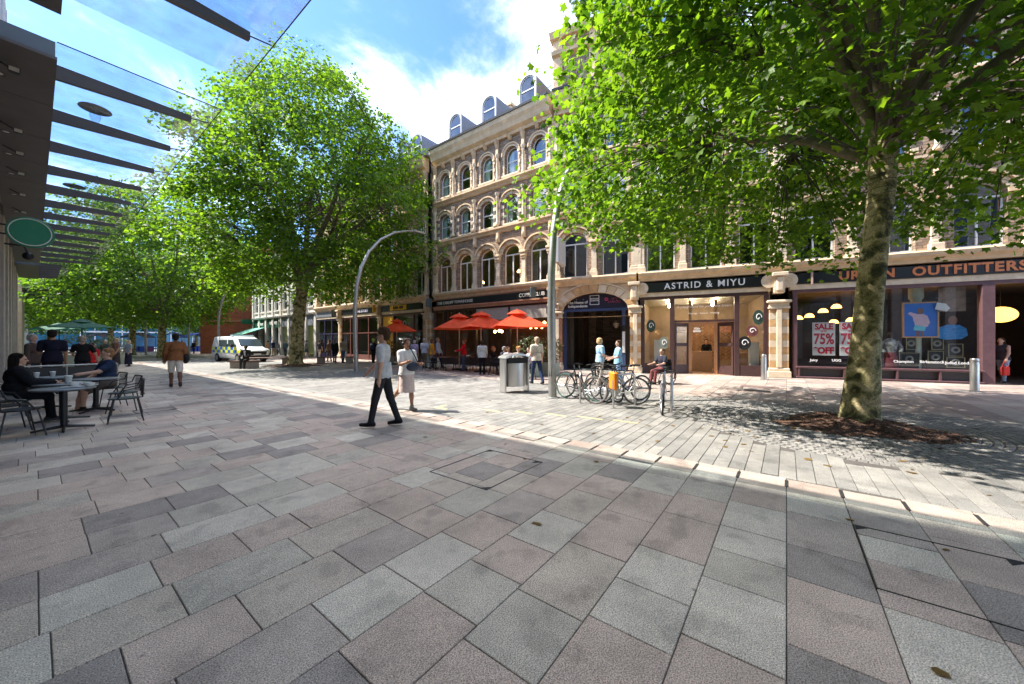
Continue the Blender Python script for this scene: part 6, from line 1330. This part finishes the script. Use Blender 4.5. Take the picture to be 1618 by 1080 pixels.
def person(label, loc, face, h=1.72, legs=((0, 0), (0, 0)), arms=((0, .12, .15), (0, .12, .15)), lean=0., sit=None, top=((.3, .3, .3), 'short'), bottom=('trousers', (.05, .05, .06)), shoes=(.03, .03, .03), skin='light', hair=('short', (.06, .035, .02)), vox=.022, head_yaw=0., head_pitch=0., coat=0., group=None, under=None, extra=None, face_detail=False, belly=0., name='person'):
    """legs: (thigh forward, knee flex) left/right; arms: (shoulder forward, abduction, elbow flex)."""
    s = h / 1.75; mats = []; mi = {}
    def M(m):
        if m.name not in mi: mi[m.name] = len(mats); mats.append(m)
        return mi[m.name]
    mk = M(cmat('skin', SKIN[skin], .55, .08, 14, .1)); mt = M(cmat('cloth', top[0])); mb = M(cmat('cloth', bottom[1])); ms = M(cmat('shoe', shoes, .5)); mh = M(cmat('hair', hair[1], .8, .45, 34, .8, 60)); me_ = M(mat('eye_dark', (.02, .015, .012), .2))
    loose = .014 + coat; P = []; c = lambda a, b, ra, rb, m: P.append(('c', tuple(a), tuple(b), ra * s, rb * s, m)); e = lambda q, r, m: P.append(('e', tuple(q), tuple(x * s for x in r), m))
    V = lambda x, y, z: np.array([x, y, z]) * s
    pel = V(0, 0, .95 if sit is None else 0); L = np.array([math.sin(lean), 0, math.cos(lean)]); Fw = np.array([math.cos(lean), 0, -math.sin(lean)]); Lf = np.array([0, 1., 0])
    at = lambda u, y=0, f=0: pel + (L * u + Lf * y + Fw * f) * s
    # torso
    e(at(.02, 0, -.01), (.115 + loose * .5, .155 + loose * .4, .12), mb)
    e(at(.14, 0, .0 + belly * .4), (.10 + loose + belly, .138 + loose + belly * .5, .15), mt); e(at(.33, 0, .0), (.108 + loose, .155 + loose, .17), mt); e(at(.42, 0, -.01), (.09 + loose, .165 + loose * .6, .10), mt)
    c(at(.46, .12), at(.46, -.12), .065 + loose * .5, .065 + loose * .5, mt)
    rings = []
    if sit is None and (coat or len(top) > 2): rings.append((mt, [(at(.2), .118 + loose + belly * .8, .15 + loose + belly * .4), (at(.05), .132 + loose + belly * .5, .172 + loose), (at(-.075), .146 + loose, .19 + loose)]))
    neck = at(.5); hc = at(.5) + np.array([math.sin(lean * .5) * .04, 0, .165]) * s
    c(at(.46), hc - np.array([0, 0, .05 * s]), .056, .052, mk)
    # legs
    foot = []
    for sd, (th, kn) in zip((1, -1), legs):
        hip = pel + V(0, .088 * sd, -.02); kd = np.array([math.sin(th), .02 * sd, -math.cos(th)]); knee = hip + kd * .43 * s; a2 = th - kn; sd_ = np.array([math.sin(a2), 0, -math.cos(a2)]); ank = knee + sd_ * .43 * s
        fp = max(-.6, min(.5, a2 * .6)) if sit is None else 0; toe = ank + np.array([math.cos(fp) * .17, .015 * sd, -.045 + math.sin(fp) * .15 if a2 < 0 else -.045]) * s; heel = ank + V(-.045, 0, -.045)
        kind = bottom[0]
        if kind == 'trousers': c(hip, knee, .098, .068, mb); c(knee, ank + V(0, 0, .0), .066, .052 + (.012 if len(bottom) > 2 else 0), mb)
        elif kind == 'shorts': c(hip, hip + (knee - hip) * .9, .102, .088, mb); c(hip + (knee - hip) * .8, knee, .07, .056, mk); c(knee, knee + (ank - knee) * .4, .056, .058, mk); c(knee + (ank - knee) * .4, ank, .056, .036, mk)
        else: c(hip, knee, .085, .056, mk); c(knee, knee + (ank - knee) * .4, .054, .055, mk); c(knee + (ank - knee) * .4, ank, .054, .034, mk)
        c(heel, toe, .042, .034, ms); c(ank + V(0, 0, .02), heel + V(.03, 0, .02), .042, .045, ms); foot.append(min(heel[2], toe[2]) - .042 * s)
    if bottom[0] == 'skirt': rings.append((mb, [(at(.1), .118, .15), (at(-.02), .138, .172), (pel + V(.01, 0, -.25 * bottom[2]), .165, .185), (pel + V(.01, 0, -.44 * bottom[2]), .185, .195)]))
    # arms and hands
    hands = []
    for sd, (sh, ab, el) in zip((1, -1), arms):
        S0 = at(.45, .185 * sd); ud = np.array([math.sin(sh) * math.cos(ab), math.sin(ab) * sd, -math.cos(sh) * math.cos(ab)]); el_ = S0 + ud * .285 * s; f2 = sh + el; fd = np.array([math.sin(f2) * math.cos(ab * .4), math.sin(ab * .4) * sd - .25 * math.sin(el) * sd * .6, -math.cos(f2) * math.cos(ab * .4)]); fd /= np.linalg.norm(fd); wr = el_ + fd * .25 * s
        if top[1] == 'long': c(S0, el_, .058 + loose * .6, .05 + loose * .6, mt); c(el_, wr, .048 + loose * .6, .036 + loose * .6, mt)
        elif top[1] == 'none': c(S0, el_, .05, .042, mk); c(el_, wr, .042, .028, mk)
        else: c(S0, S0 + (el_ - S0) * .68, .062 + loose * .5, .06 + loose * .5, mt); c(S0 + (el_ - S0) * .6, el_, .047, .041, mk); c(el_, wr, .042, .028, mk)
        side = np.cross(fd, np.array([1., 0, 0])); side = side / (np.linalg.norm(side) + 1e-6) if np.linalg.norm(side) > .2 else np.array([0, 1., 0])
        c(wr, wr + fd * .075 * s, .029, .036, mk); hands.append((wr, fd, side, sd))
    # head, face and hair, turned by yaw / pitch
    cy_, sy_ = math.cos(head_yaw), math.sin(head_yaw); cp_, sp_ = math.cos(head_pitch), math.sin(head_pitch)
    def hp(x, y, z): x, z = x * cp_ + z * sp_, -x * sp_ + z * cp_; return hc + np.array([x * cy_ - y * sy_, x * sy_ + y * cy_, z]) * s
    H = []; hcap = lambda a, b, ra, rb, m: H.append(('c', tuple(hp(*a)), tuple(hp(*b)), ra * s, rb * s, m)); hell = lambda a, r, m: H.append(('e', tuple(hp(*a)), tuple(x * s for x in r), m))
    hell((-.005, 0, .02), (.094, .076, .105), mk); hcap((.035, 0, -.05), (.052, 0, -.075), .05, .036, mk); hcap((.085, 0, .012), (.105, 0, -.022), .011, .016, mk); hcap((.075, .03, .03), (.075, -.03, .03), .02, .02, mk)
    for y in (-1, 1): hell((-.005, .078 * y, -.005), (.022, .013, .034), mk)
    if face_detail:
        for y in (-1, 1): hell((.083, .031 * y, .012), (.013, .015, .009), me_)
        hcap((.088, .018, -.05), (.088, -.018, -.05), .010, .010, M(cmat('lip', tuple(x * .75 for x in SKIN[skin]), .5)))
    st = hair[0]
    if st != 'bald':
        hell((-.028, 0, .052), (.098, .088, .093), mh); hell((-.055, 0, .0), (.07, .083, .085), mh); hcap((.02, .055, .09), (.02, -.055, .09), .035, .035, mh)
        if st == 'curly':
            for k in range(26): a_ = rng.random() * 6.28; z_ = rng.uniform(.06, .15); r_ = .075 * math.sqrt(max(0, 1 - ((z_ - .04) / .12) ** 2)) + .02; hell((-.01 + r_ * math.cos(a_), r_ * math.sin(a_), z_), (.03,) * 3, mh)
        if st == 'long': hcap((-.07, .03, .0), (-.085, .04, -.25), .062, .05, mh); hcap((-.07, -.03, .0), (-.085, -.04, -.25), .062, .05, mh); hcap((-.02, .075, .02), (-.03, .085, -.2), .03, .03, mh); hcap((-.02, -.075, .02), (-.03, -.085, -.2), .03, .03, mh)
        if st == 'bob': hell((-.04, 0, -.01), (.088, .1, .1), mh)
        if st == 'bun': hell((-.12, 0, .05), (.05, .05, .05), mh)
    if sit is None: dz = -min(foot)
    else: dz = sit + .12 * s
    Vb, Fb, mb_ = polygonise(P, vox); Vh, Fh, mh_ = polygonise(H, min(vox, .0125) if face_detail else vox * .75, k=.014)
    b = MB(); b.v = [tuple(x) for x in Vb]; b.f = [list(map(int, f)) for f in Fb]; b.m = [int(i) for i in mb_]
    o_ = len(b.v); b.v += [tuple(x) for x in Vh]; b.f += [[int(i) + o_ for i in f] for f in Fh]; b.m += [int(i) for i in mh_]
    for (mm_, rg_) in rings:                      # shirt hem and skirt hang free of the legs
        b.cur = mm_; n_ = 20; b.add([tuple(q + np.array([rx * math.cos(2 * math.pi * j / n_), ry * math.sin(2 * math.pi * j / n_), .012 * math.sin(3 * j)]) * s * np.array([1, 1, 1 if k_ else 0])) for k_, (q, rx, ry) in enumerate([(q, rx * (1 + .0), ry) for q, rx, ry in rg_]) for j in range(n_)], [(i * n_ + j, i * n_ + (j + 1) % n_, (i + 1) * n_ + (j + 1) % n_, (i + 1) * n_ + j) for i in range(len(rg_) - 1) for j in range(n_)])
    for (wr, fd, side, sd) in hands:             # five fingers curled from the palm
        b.cur = mk; nrm = np.cross(fd, side); pm = wr + fd * .085 * s
        for k, (off, ln, rd) in enumerate(((-.027, .062, .0085), (-.009, .072, .009), (.009, .068, .0088), (.026, .052, .0078))):
            p0 = pm + side * off * s; p1 = p0 + fd * ln * .5 * s + nrm * .006 * s; p2 = p0 + fd * ln * .85 * s + nrm * .022 * s; b.tube([tuple(p0), tuple(p1), tuple(p2)], [rd * s, rd * s, rd * .75 * s], 6)
        p0 = wr + fd * .035 * s - side * .03 * s; b.tube([tuple(p0), tuple(p0 + (fd * .03 - side * .022 + nrm * .008) * s), tuple(p0 + (fd * .06 - side * .022 + nrm * .02) * s)], [.011 * s, .0105 * s, .008 * s], 6)
    me = b.mesh('person', mats, smooth=False, fix=False); me.polygons.foreach_set('use_smooth', [True] * len(me.polygons))
    o = link(name, me, None, (loc[0], loc[1], dz + (loc[2] if len(loc) > 2 else 0)), face); tag(o, label, 'person', group)
    return o, [(wr + fd * .1 * s, fd) for (wr, fd, side, sd) in hands], hc
def bag(par, pos, size, m, label_part='bag', strap=None):
    b = MB(); w, d, h = size; b.box(-w / 2, w / 2, -d / 2, d / 2, -h, 0, c=min(w, d, h) * .3)
    return b.build(label_part, m, par, loc=tuple(pos), smooth=True)
def held(name, label, cat, o, p, fn, m):
    """A thing held by or hung on a person: its own top-level object."""
    a = o.rotation_euler[2]; q = thing(name, label, cat, (o.location[0] + p[0] * math.cos(a) - p[1] * math.sin(a), o.location[1] + p[0] * math.sin(a) + p[1] * math.cos(a), o.location[2] + p[2]), a); fn(q); return q
def bagf(w, d, h, m, hl=.25):
    def f(q):
        b = MB(); b.box(-w / 2, w / 2, -d / 2, d / 2, -hl - h, -hl, c=min(w, d) * .25); b.build('body', m, q, smooth=True); b = MB()
        for y in (-d * .3, d * .3): b.tube([(-w * .3, y, -hl - .01), (-w * .12, y * .5, -.03), (0, y * .3, 0), (w * .12, y * .5, -.03), (w * .3, y, -hl - .01)], .008, 5)
        b.build('handle', m, q)
    return f
def W(px, d): r_ = (px - 809) / 573 * d; return (SN * d + CS * r_, CS * d - SN * r_)
LEFT, RIGHT, AWAY, TOWARD = R(127), R(-53), R(37), R(-143)
m_blk = cmat('leather', (.018, .018, .02), .5)
# young man striding across the foreground
ym, yh, yc = person('young man in pale grey t-shirt and dark jeans striding left', (3.88, 5.9), LEFT + .05, 1.78, legs=((.25, .06), (-.22, .12)), arms=((-.05, .08, .14), (.5, .12, .3)), top=((.50, .50, .51), 'short', 1), bottom=('trousers', (.030, .031, .034)), shoes=(.012, .012, .013), skin='light', hair=('curly', (.055, .03, .016)), vox=.0145, face_detail=True)
# woman with headphones
wh, hh, hcw = person('woman in white top and pale skirt wearing headphones, behind the young man', (5.1, 6.85), R(-95), 1.62, legs=((.12, .05), (-.3, .6)), arms=((.25, .1, 1.35), (.3, .1, 1.5)), top=((.68, .66, .64), 'short', 1), bottom=('skirt', (.58, .47, .43), 1.15), shoes=(.25, .24, .23), skin='tan', hair=('bun', (.05, .03, .02)), vox=.0155, face_detail=True, head_pitch=.1)
def phones(q):
    b = MB(); b.tube([(-.02, .095 * math.cos(math.pi * k / 10), .135 * math.sin(math.pi * k / 10)) for k in range(11)], .011, 6); b.build('band', m_rail, q, smooth=True)
    for y in (-1, 1): b = MB(); b.ell((0, .088 * y, -.01), (.04, .024, .048), 10, 8); b.build('ear_cup', m_rail, q, smooth=True)
held('headphones', 'white and black headphones on the woman in the pale skirt', 'headphones', wh, tuple(hcw + np.array([-.01, 0, .01])), phones, None)
def waistbag(q):
    b = MB(); b.ell((0, 0, 0), (.09, .17, .1), 12, 8); b.build('pouch', mat('navy_cloth', (.03, .04, .07), .8), q, smooth=True); b = MB(); b.tube([(0, .15, .05), (.03, .02, .25), (.02, -.12, .48)], .012, 5); b.build('strap', m_blk, q)
held('shoulder_bag', 'dark navy bag slung across the woman with headphones', 'bag', wh, (.14, .08, .99 - wh.location[2]), waistbag, None)
# man in the brown jacket, seen from behind
bm_, bh, bc = person('man in rust brown jacket and white shorts walking away', (2.95, 16.7), R(84), 1.82, legs=((.22, .1), (-.2, .2)), arms=((.1, .2, .35), (-.1, .2, .5)), top=((.20, .085, .035), 'long', 1), bottom=('shorts', (.62, .58, .52)), shoes=(.05, .03, .02), skin='brown', hair=('short', (.015, .012, .01)), vox=.018, coat=.025)
held('shoulder_bag', 'black round shoulder bag on the man in brown jacket', 'bag', bm_, (.02, -.27, 1.0 - bm_.location[2]), lambda q: (MB().ell((0, 0, 0), (.17, .1, .2), 14, 10).build('body', m_blk, q, smooth=True), MB().tube([(0, .02, .15), (0, .12, .4), (0, .2, .5)], .014, 5).build('strap', m_blk, q)), None)
# terrace and street figures in the middle distance
person('woman in pale grey cardigan and black trousers standing by the terrace', W(762, 17.1), AWAY, 1.62, arms=((.15, .08, .5), (.15, .08, .5)), top=((.48, .50, .50), 'long', 1), bottom=('trousers', (.012, .012, .015)), hair=('bob', (.03, .02, .012)), vox=.02, skin='brown', coat=.01)
person('man in cream shirt and jeans walking past the lamp post', W(848, 13.4), R(60), 1.74, legs=((.28, .1), (-.28, .15)), arms=((.1, .1, .9), (-.15, .1, .3)), top=((.62, .53, .42), 'short', 1), bottom=('trousers', (.03, .045, .10)), shoes=(.02, .02, .03), hair=('short', (.45, .32, .22)), vox=.018, belly=.02)
wa, wah, _ = person('blonde woman in pale blue shirt behind the bicycles at left', W(948, 12.8), R(-40), 1.68, arms=((.1, .1, 1.2), (.1, .1, 1.2)), top=((.32, .48, .62), 'short', 1), bottom=('trousers', (.55, .45, .36)), hair=('bob', (.55, .36, .18)), vox=.018)
person('long haired girl in light blue t-shirt behind the bicycles at right', W(977, 12.3), LEFT, 1.6, legs=((.12, .05), (-.18, .2)), arms=((.3, .1, 1.0), (.25, .1, 1.1)), top=((.25, .48, .66), 'short', 1), bottom=('trousers', (.20, .33, .52)), shoes=(.6, .6, .6), hair=('long', (.09, .05, .03)), vox=.018)
wcx, wcy = W(1046, 13.5)
wcp, _, _ = person('person in dark top seated in the wheelchair', (wcx, wcy), R(150), 1.62, legs=((1.35, 1.2), (1.35, 1.2)), arms=((.5, .2, .9), (.5, .2, .9)), sit=.46, top=((.035, .035, .05), 'short'), bottom=('trousers', (.16, .05, .05)), hair=('bun', (.12, .07, .04)), vox=.018)
wc = thing('wheelchair', 'manual wheelchair with large wheels beyond the silver bicycle', 'wheelchair', (wcx, wcy, 0), R(150))
for y in (-.29, .29):
    w = link('wheel', None, wc, (-.1, y, .3)); b = MB(); b.tube([(.285 * math.cos(2 * math.pi * k / 30), 0, .285 * math.sin(2 * math.pi * k / 30)) for k in range(31)], .016, 6, cap=False); b.build('tyre', m_tyre, w)
    for k in range(12): b = MB(); b.tube([(0, 0, 0), (.28 * math.cos(k * .5236), 0, .28 * math.sin(k * .5236))], .003, 3); b.build('spoke', m_alu, w)
    b = MB(); b.tube([(.36, y * .85, .09 - .07), (.36, y * .85, .16)], .05, 10); b.build('caster', m_tyre, wc)
    b = MB(); b.tube([(-.28, y * .9, .95), (-.2, y * .9, .9), (-.18, y * .9, .42), (.3, y * .9, .42), (.42, y * .8, .1)], .013, 6); b.build('side_frame', m_rail, wc)
    b = MB(); b.box(-.12, .2, y - .03, y + .03, .64, .67, c=.01); b.build('armrest', m_tyre, wc)
b = MB(); b.box(-.2, .25, -.25, .25, .4, .44, c=.01); b.build('seat', m_tyre, wc); b = MB(); b.box(-.235, -.21, -.25, .25, .45, .9, c=.008); b.build('backrest', m_tyre, wc); b = MB(); b.box(.38, .55, -.2, .2, .08, .1); b.build('footplate', m_rail, wc)
for (px, d, f, kw) in ((655, 22.0, AWAY, dict(label='woman in lilac shirt, leftmost of the shoppers by the dry planters', top=((.42, .34, .48), 'short', 1), bottom=('skirt', (.12, .05, .06), 1.5), hair=('bob', (.4, .35, .3)))),
    (671, 21.6, AWAY, dict(label='man in white patterned shirt and khaki trousers beside the lilac shirt', top=((.52, .54, .60), 'short', 1), bottom=('trousers', (.24, .18, .12)), hair=('short', (.35, .33, .3)))),
    (683, 20.8, RIGHT, dict(label='woman in yellow top and white trousers with a black bag', top=((.66, .34, .03), 'short', 1), bottom=('trousers', (.62, .60, .58)), hair=('bob', (.10, .05, .03)), legs=((-.2, .2), (.3, .1)), skin='tan')),
    (692, 21.4, RIGHT, dict(label='man in light blue shirt and navy trousers walking right', top=((.38, .50, .66), 'long', 1), bottom=('trousers', (.02, .03, .06)), hair=('short', (.3, .28, .25)), legs=((.3, .1), (-.25, .2)), h=1.8)),
    (590, 26.5, AWAY, dict(label='person all in black with pale green headdress beside the yellow shop', top=((.015, .015, .02), 'long', 1), bottom=('trousers', (.03, .028, .025)), hair=('curly', (.45, .60, .16)))),
    (542, 27.0, AWAY, dict(label='person in fawn jacket and jeans by the bench end', top=((.30, .25, .19), 'long', 1), bottom=('trousers', (.06, .12, .24)), hair=('short', (.06, .04, .03)), coat=.02)),
    (529, 27.2, AWAY, dict(label='person in long black coat and grey scarf by the bench end', top=((.016, .016, .018), 'long', 1), bottom=('trousers', (.02, .02, .025)), hair=('long', (.16, .16, .17)), coat=.02)),
    (520, 28.6, LEFT, dict(label='woman in brown top left of the black coat', top=((.22, .15, .11), 'long', 1), bottom=('trousers', (.10, .08, .07)), hair=('bun', (.14, .08, .04)))),
    (505, 34.0, AWAY, dict(label='man in dark top and beige trousers beyond the bench', top=((.03, .03, .04), 'short', 1), bottom=('trousers', (.40, .32, .24)), legs=((.2, .1), (-.2, .15)))),
    (484, 37.0, LEFT, dict(label='person in grey top pushing a bike beyond the tree trunk', top=((.20, .22, .22), 'short', 1), bottom=('shorts', (.10, .11, .13)), legs=((.2, .1), (-.2, .15)))),
    (451, 39.0, TOWARD, dict(label='man in teal jacket and jeans walking left of the tree trunk', top=((.07, .11, .12), 'long', 1), bottom=('trousers', (.06, .07, .10)), hair=('short', (.2, .12, .08)), coat=.02)),
    (432, 40.0, LEFT, dict(label='man in navy shirt and beige trousers by the awning', top=((.03, .04, .08), 'short', 1), bottom=('trousers', (.50, .36, .22)), hair=('short', (.45, .3, .18)))),
    (423, 41.0, LEFT, dict(label='man in peach orange top by the awning', top=((.66, .34, .17), 'short', 1), bottom=('shorts', (.10, .11, .14)), hair=('short', (.05, .03, .02)))),
    (203, 23.0, TOWARD, dict(label='woman in blue top and long navy skirt, right of the strolling trio', top=((.30, .36, .46), 'short', 1), bottom=('skirt', (.03, .03, .06), 1.9), hair=('bob', (.5, .44, .38)))),
    (184, 22.6, TOWARD, dict(label='woman in dusky top and dark dress, middle of the strolling trio', top=((.26, .15, .12), 'short', 1), bottom=('skirt', (.08, .06, .07), 1.9), hair=('bob', (.55, .46, .36)))),
    (166, 22.0, TOWARD, dict(label='person in charcoal top, left of the strolling trio', top=((.09, .10, .11), 'short', 1), bottom=('trousers', (.06, .06, .07)), hair=('short', (.5, .47, .42)), belly=.05)),
    (211, 50., AWAY, dict(label='distant walker in dark clothes by the far lamp post', top=((.03, .03, .04), 'long', 1), bottom=('trousers', (.03, .03, .04)))),
    (306, 46., TOWARD, dict(label='distant person in black near the blue stalls', top=((.02, .02, .025), 'long', 1), bottom=('trousers', (.02, .02, .025)))),
    (288, 48., AWAY, dict(label='distant person in red near the blue stalls', top=((.5, .03, .03), 'long', 1), bottom=('trousers', (.03, .03, .05)))),
    (150, 52., TOWARD, dict(label='distant person in pale top under the far trees', top=((.5, .48, .45), 'short', 1), bottom=('trousers', (.05, .05, .08))))):
    kw = dict(kw); lb_ = kw.pop('label'); kw.setdefault('h', 1.64 + .14 * rng.random()); kw.setdefault('legs', ((.1, .05), (-.1, .08))); kw.setdefault('arms', ((.1, .12, .4), (.05, .12, .35)))
    pp, hnd, _ = person(lb_, W(px, d), f + rng.uniform(-.2, .2), vox=.024 if d < 30 else .03, **kw)
    if 'yellow top' in lb_: held('handbag', 'black handbag carried by the woman in the yellow top', 'bag', pp, tuple(hnd[1][0]), bagf(.36, .16, .3, m_blk, .15), None)
    if 'all in black' in lb_: MB().box(-.24, -.1, -.15, .15, 1.02 - pp.location[2], 1.42 - pp.location[2], c=.05).build('backpack', mat('navy_cloth', (.03, .04, .07), .8), pp)
# cafe guests
person('woman with long dark hair in black fur coat seated at the cafe', (-.22, 11.55), R(0), 1.68, legs=((1.4, 1.35), (1.45, 1.35)), arms=((.55, .1, .95), (.6, .1, .85)), sit=.46, lean=.12, top=((.014, .012, .012), 'long', 1), bottom=('trousers', (.012, .012, .013)), hair=('long', (.014, .010, .008)), vox=.015, coat=.045, face_detail=True)
person('fair haired man in navy polo shirt seated at the cafe', (1.1, 12.95), R(195), 1.8, legs=((1.4, 1.35), (1.15, .95)), arms=((.9, .15, .55), (.35, .3, .6)), sit=.46, lean=.06, top=((.022, .035, .075), 'short', 1), bottom=('shorts', (.12, .10, .09)), shoes=(.03, .025, .02), hair=('short', (.24, .13, .06)), vox=.015, face_detail=True, belly=.05, head_yaw=-.1)
for (x, y, f, kw) in ((.35, 17.3, 80, dict(label='tall man in dark navy shirt standing behind the cafe barrier', h=1.9, top=((.015, .015, .028), 'short', 1), bottom=('trousers', (.015, .015, .02)), hair=('short', (.02, .015, .012)), arms=((.2, .15, 1.9), (.1, .12, .2)), skin='tan')),
    (-.0, 18.6, -30, dict(label='bald man at the wall beside the tall man in navy', h=1.78, top=((.10, .07, .06), 'long', 1), hair=('short', (.4, .36, .32)))),
    (1.05, 19.6, 75, dict(label='person in black t-shirt and shorts behind the seated man', h=1.74, top=((.015, .015, .016), 'short', 1), bottom=('shorts', (.012, .012, .013)), hair=('short', (.35, .28, .22)), arms=((.6, .35, .6), (.2, .35, .4)))),
    (1.35, 21.2, -110, dict(label='person in bright red top glimpsed behind the seated man', h=1.5, top=((.62, .03, .03), 'short', 1), bottom=('trousers', (.03, .03, .04))))):
    kw = dict(kw); person(kw.pop('label'), (x, y), R(f), vox=.018, **kw)
bx, by = 7.55, 25.3
sm, _, _ = person('man in dark suit and pale shirt seated on the curved bench', (bx, by), R(-128), 1.76, legs=((1.4, 1.3), (1.4, 1.35)), arms=((.45, .1, 1.0), (.45, .1, 1.0)), sit=.44, lean=.1, top=((.035, .033, .032), 'long', 1), bottom=('trousers', (.035, .033, .032)), skin='brown', hair=('short', (.02, .018, .015)), vox=.02, coat=.02)
MB().prism([(-.03, .2), (.03, .2), (.05, .46), (-.05, .46)], .155, .175, 'x').build('shirt_front', m_poster, sm)
# restaurant guests
for (px, d, f, sit, kw) in ((733, 19.4, LEFT, None, dict(label='waitress in bright red top standing at the terrace', top=((.62, .02, .03), 'long', 1), bottom=('trousers', (.10, .16, .25)), hair=('bun', (.3, .12, .07)))),
    (780, 17.6, RIGHT, .46, dict(label='red haired guest in black seated under the middle parasol', top=((.02, .02, .02), 'long', 1), hair=('bob', (.35, .14, .05)))),
    (797, 17.0, R(-100), .46, dict(label='grey haired guest seated behind the parasol pole', top=((.07, .08, .10), 'long', 1), hair=('short', (.5, .5, .5)))),
    (803, 16.0, R(-110), .46, dict(label='guest in white shirt seated facing the street', top=((.60, .58, .62), 'short', 1), bottom=('trousers', (.03, .03, .04)), skin='tan')),
    (819, 15.9, R(-150), .46, dict(label='curly blonde guest in sage top seated at the terrace', top=((.30, .34, .30), 'short', 1), bottom=('trousers', (.05, .05, .06)), hair=('curly', (.48, .24, .09)))),
    (836, 15.2, R(140), .46, dict(label='guest in pink top seated beside the man in cream shirt', top=((.55, .40, .42), 'short', 1), bottom=('trousers', (.10, .10, .14))))):
    kw = dict(kw); person(kw.pop('label'), W(px, d), f, 1.68, legs=((1.45, 1.4), (1.4, 1.4)) if sit else ((.05, .05), (-.05, .05)), arms=((.5, .15, .9), (.5, .15, .8)), sit=sit, vox=.022, **kw)
    if sit:
        x, y = W(px, d); dup(cw, (x, y, 0), f, 'terrace chair of the ' + {780: 'red haired guest', 797: 'grey haired guest', 803: 'guest in white shirt', 819: 'curly blonde guest', 836: 'guest in pink top'}[px])
sx_, sy_, _ = fw(CSF, (6.65, .9, 0))
sp, sh_, _ = person('shopper in black vest and pale jeans in the clothes shop doorway', (sx_, sy_, .02), R(140), 1.7, legs=((.25, .1), (-.2, .25)), arms=((.35, .15, .3), (.2, .1, .5)), lean=.22, top=((.05, .04, .05), 'none', 1), bottom=('trousers', (.30, .38, .48)), hair=('long', (.04, .025, .015)), vox=.018)
held('shopping_bag', 'red shopping bag in the hand of the doorway shopper', 'bag', sp, tuple(sh_[0][0]), bagf(.3, .12, .34, mat('bag_red', (.60, .03, .02), .6), .2), None)
ax, ay, _ = fw(JS, (3.05, 2.6, 0))
person('shop assistant in black inside the jewellery shop doorway', (ax, ay, .02), R(180), 1.66, arms=((.3, .1, 1.0), (.3, .1, 1.0)), top=((.015, .015, .016), 'long', 1), bottom=('trousers', (.015, .015, .016)), hair=('bun', (.03, .02, .015)), vox=.022)
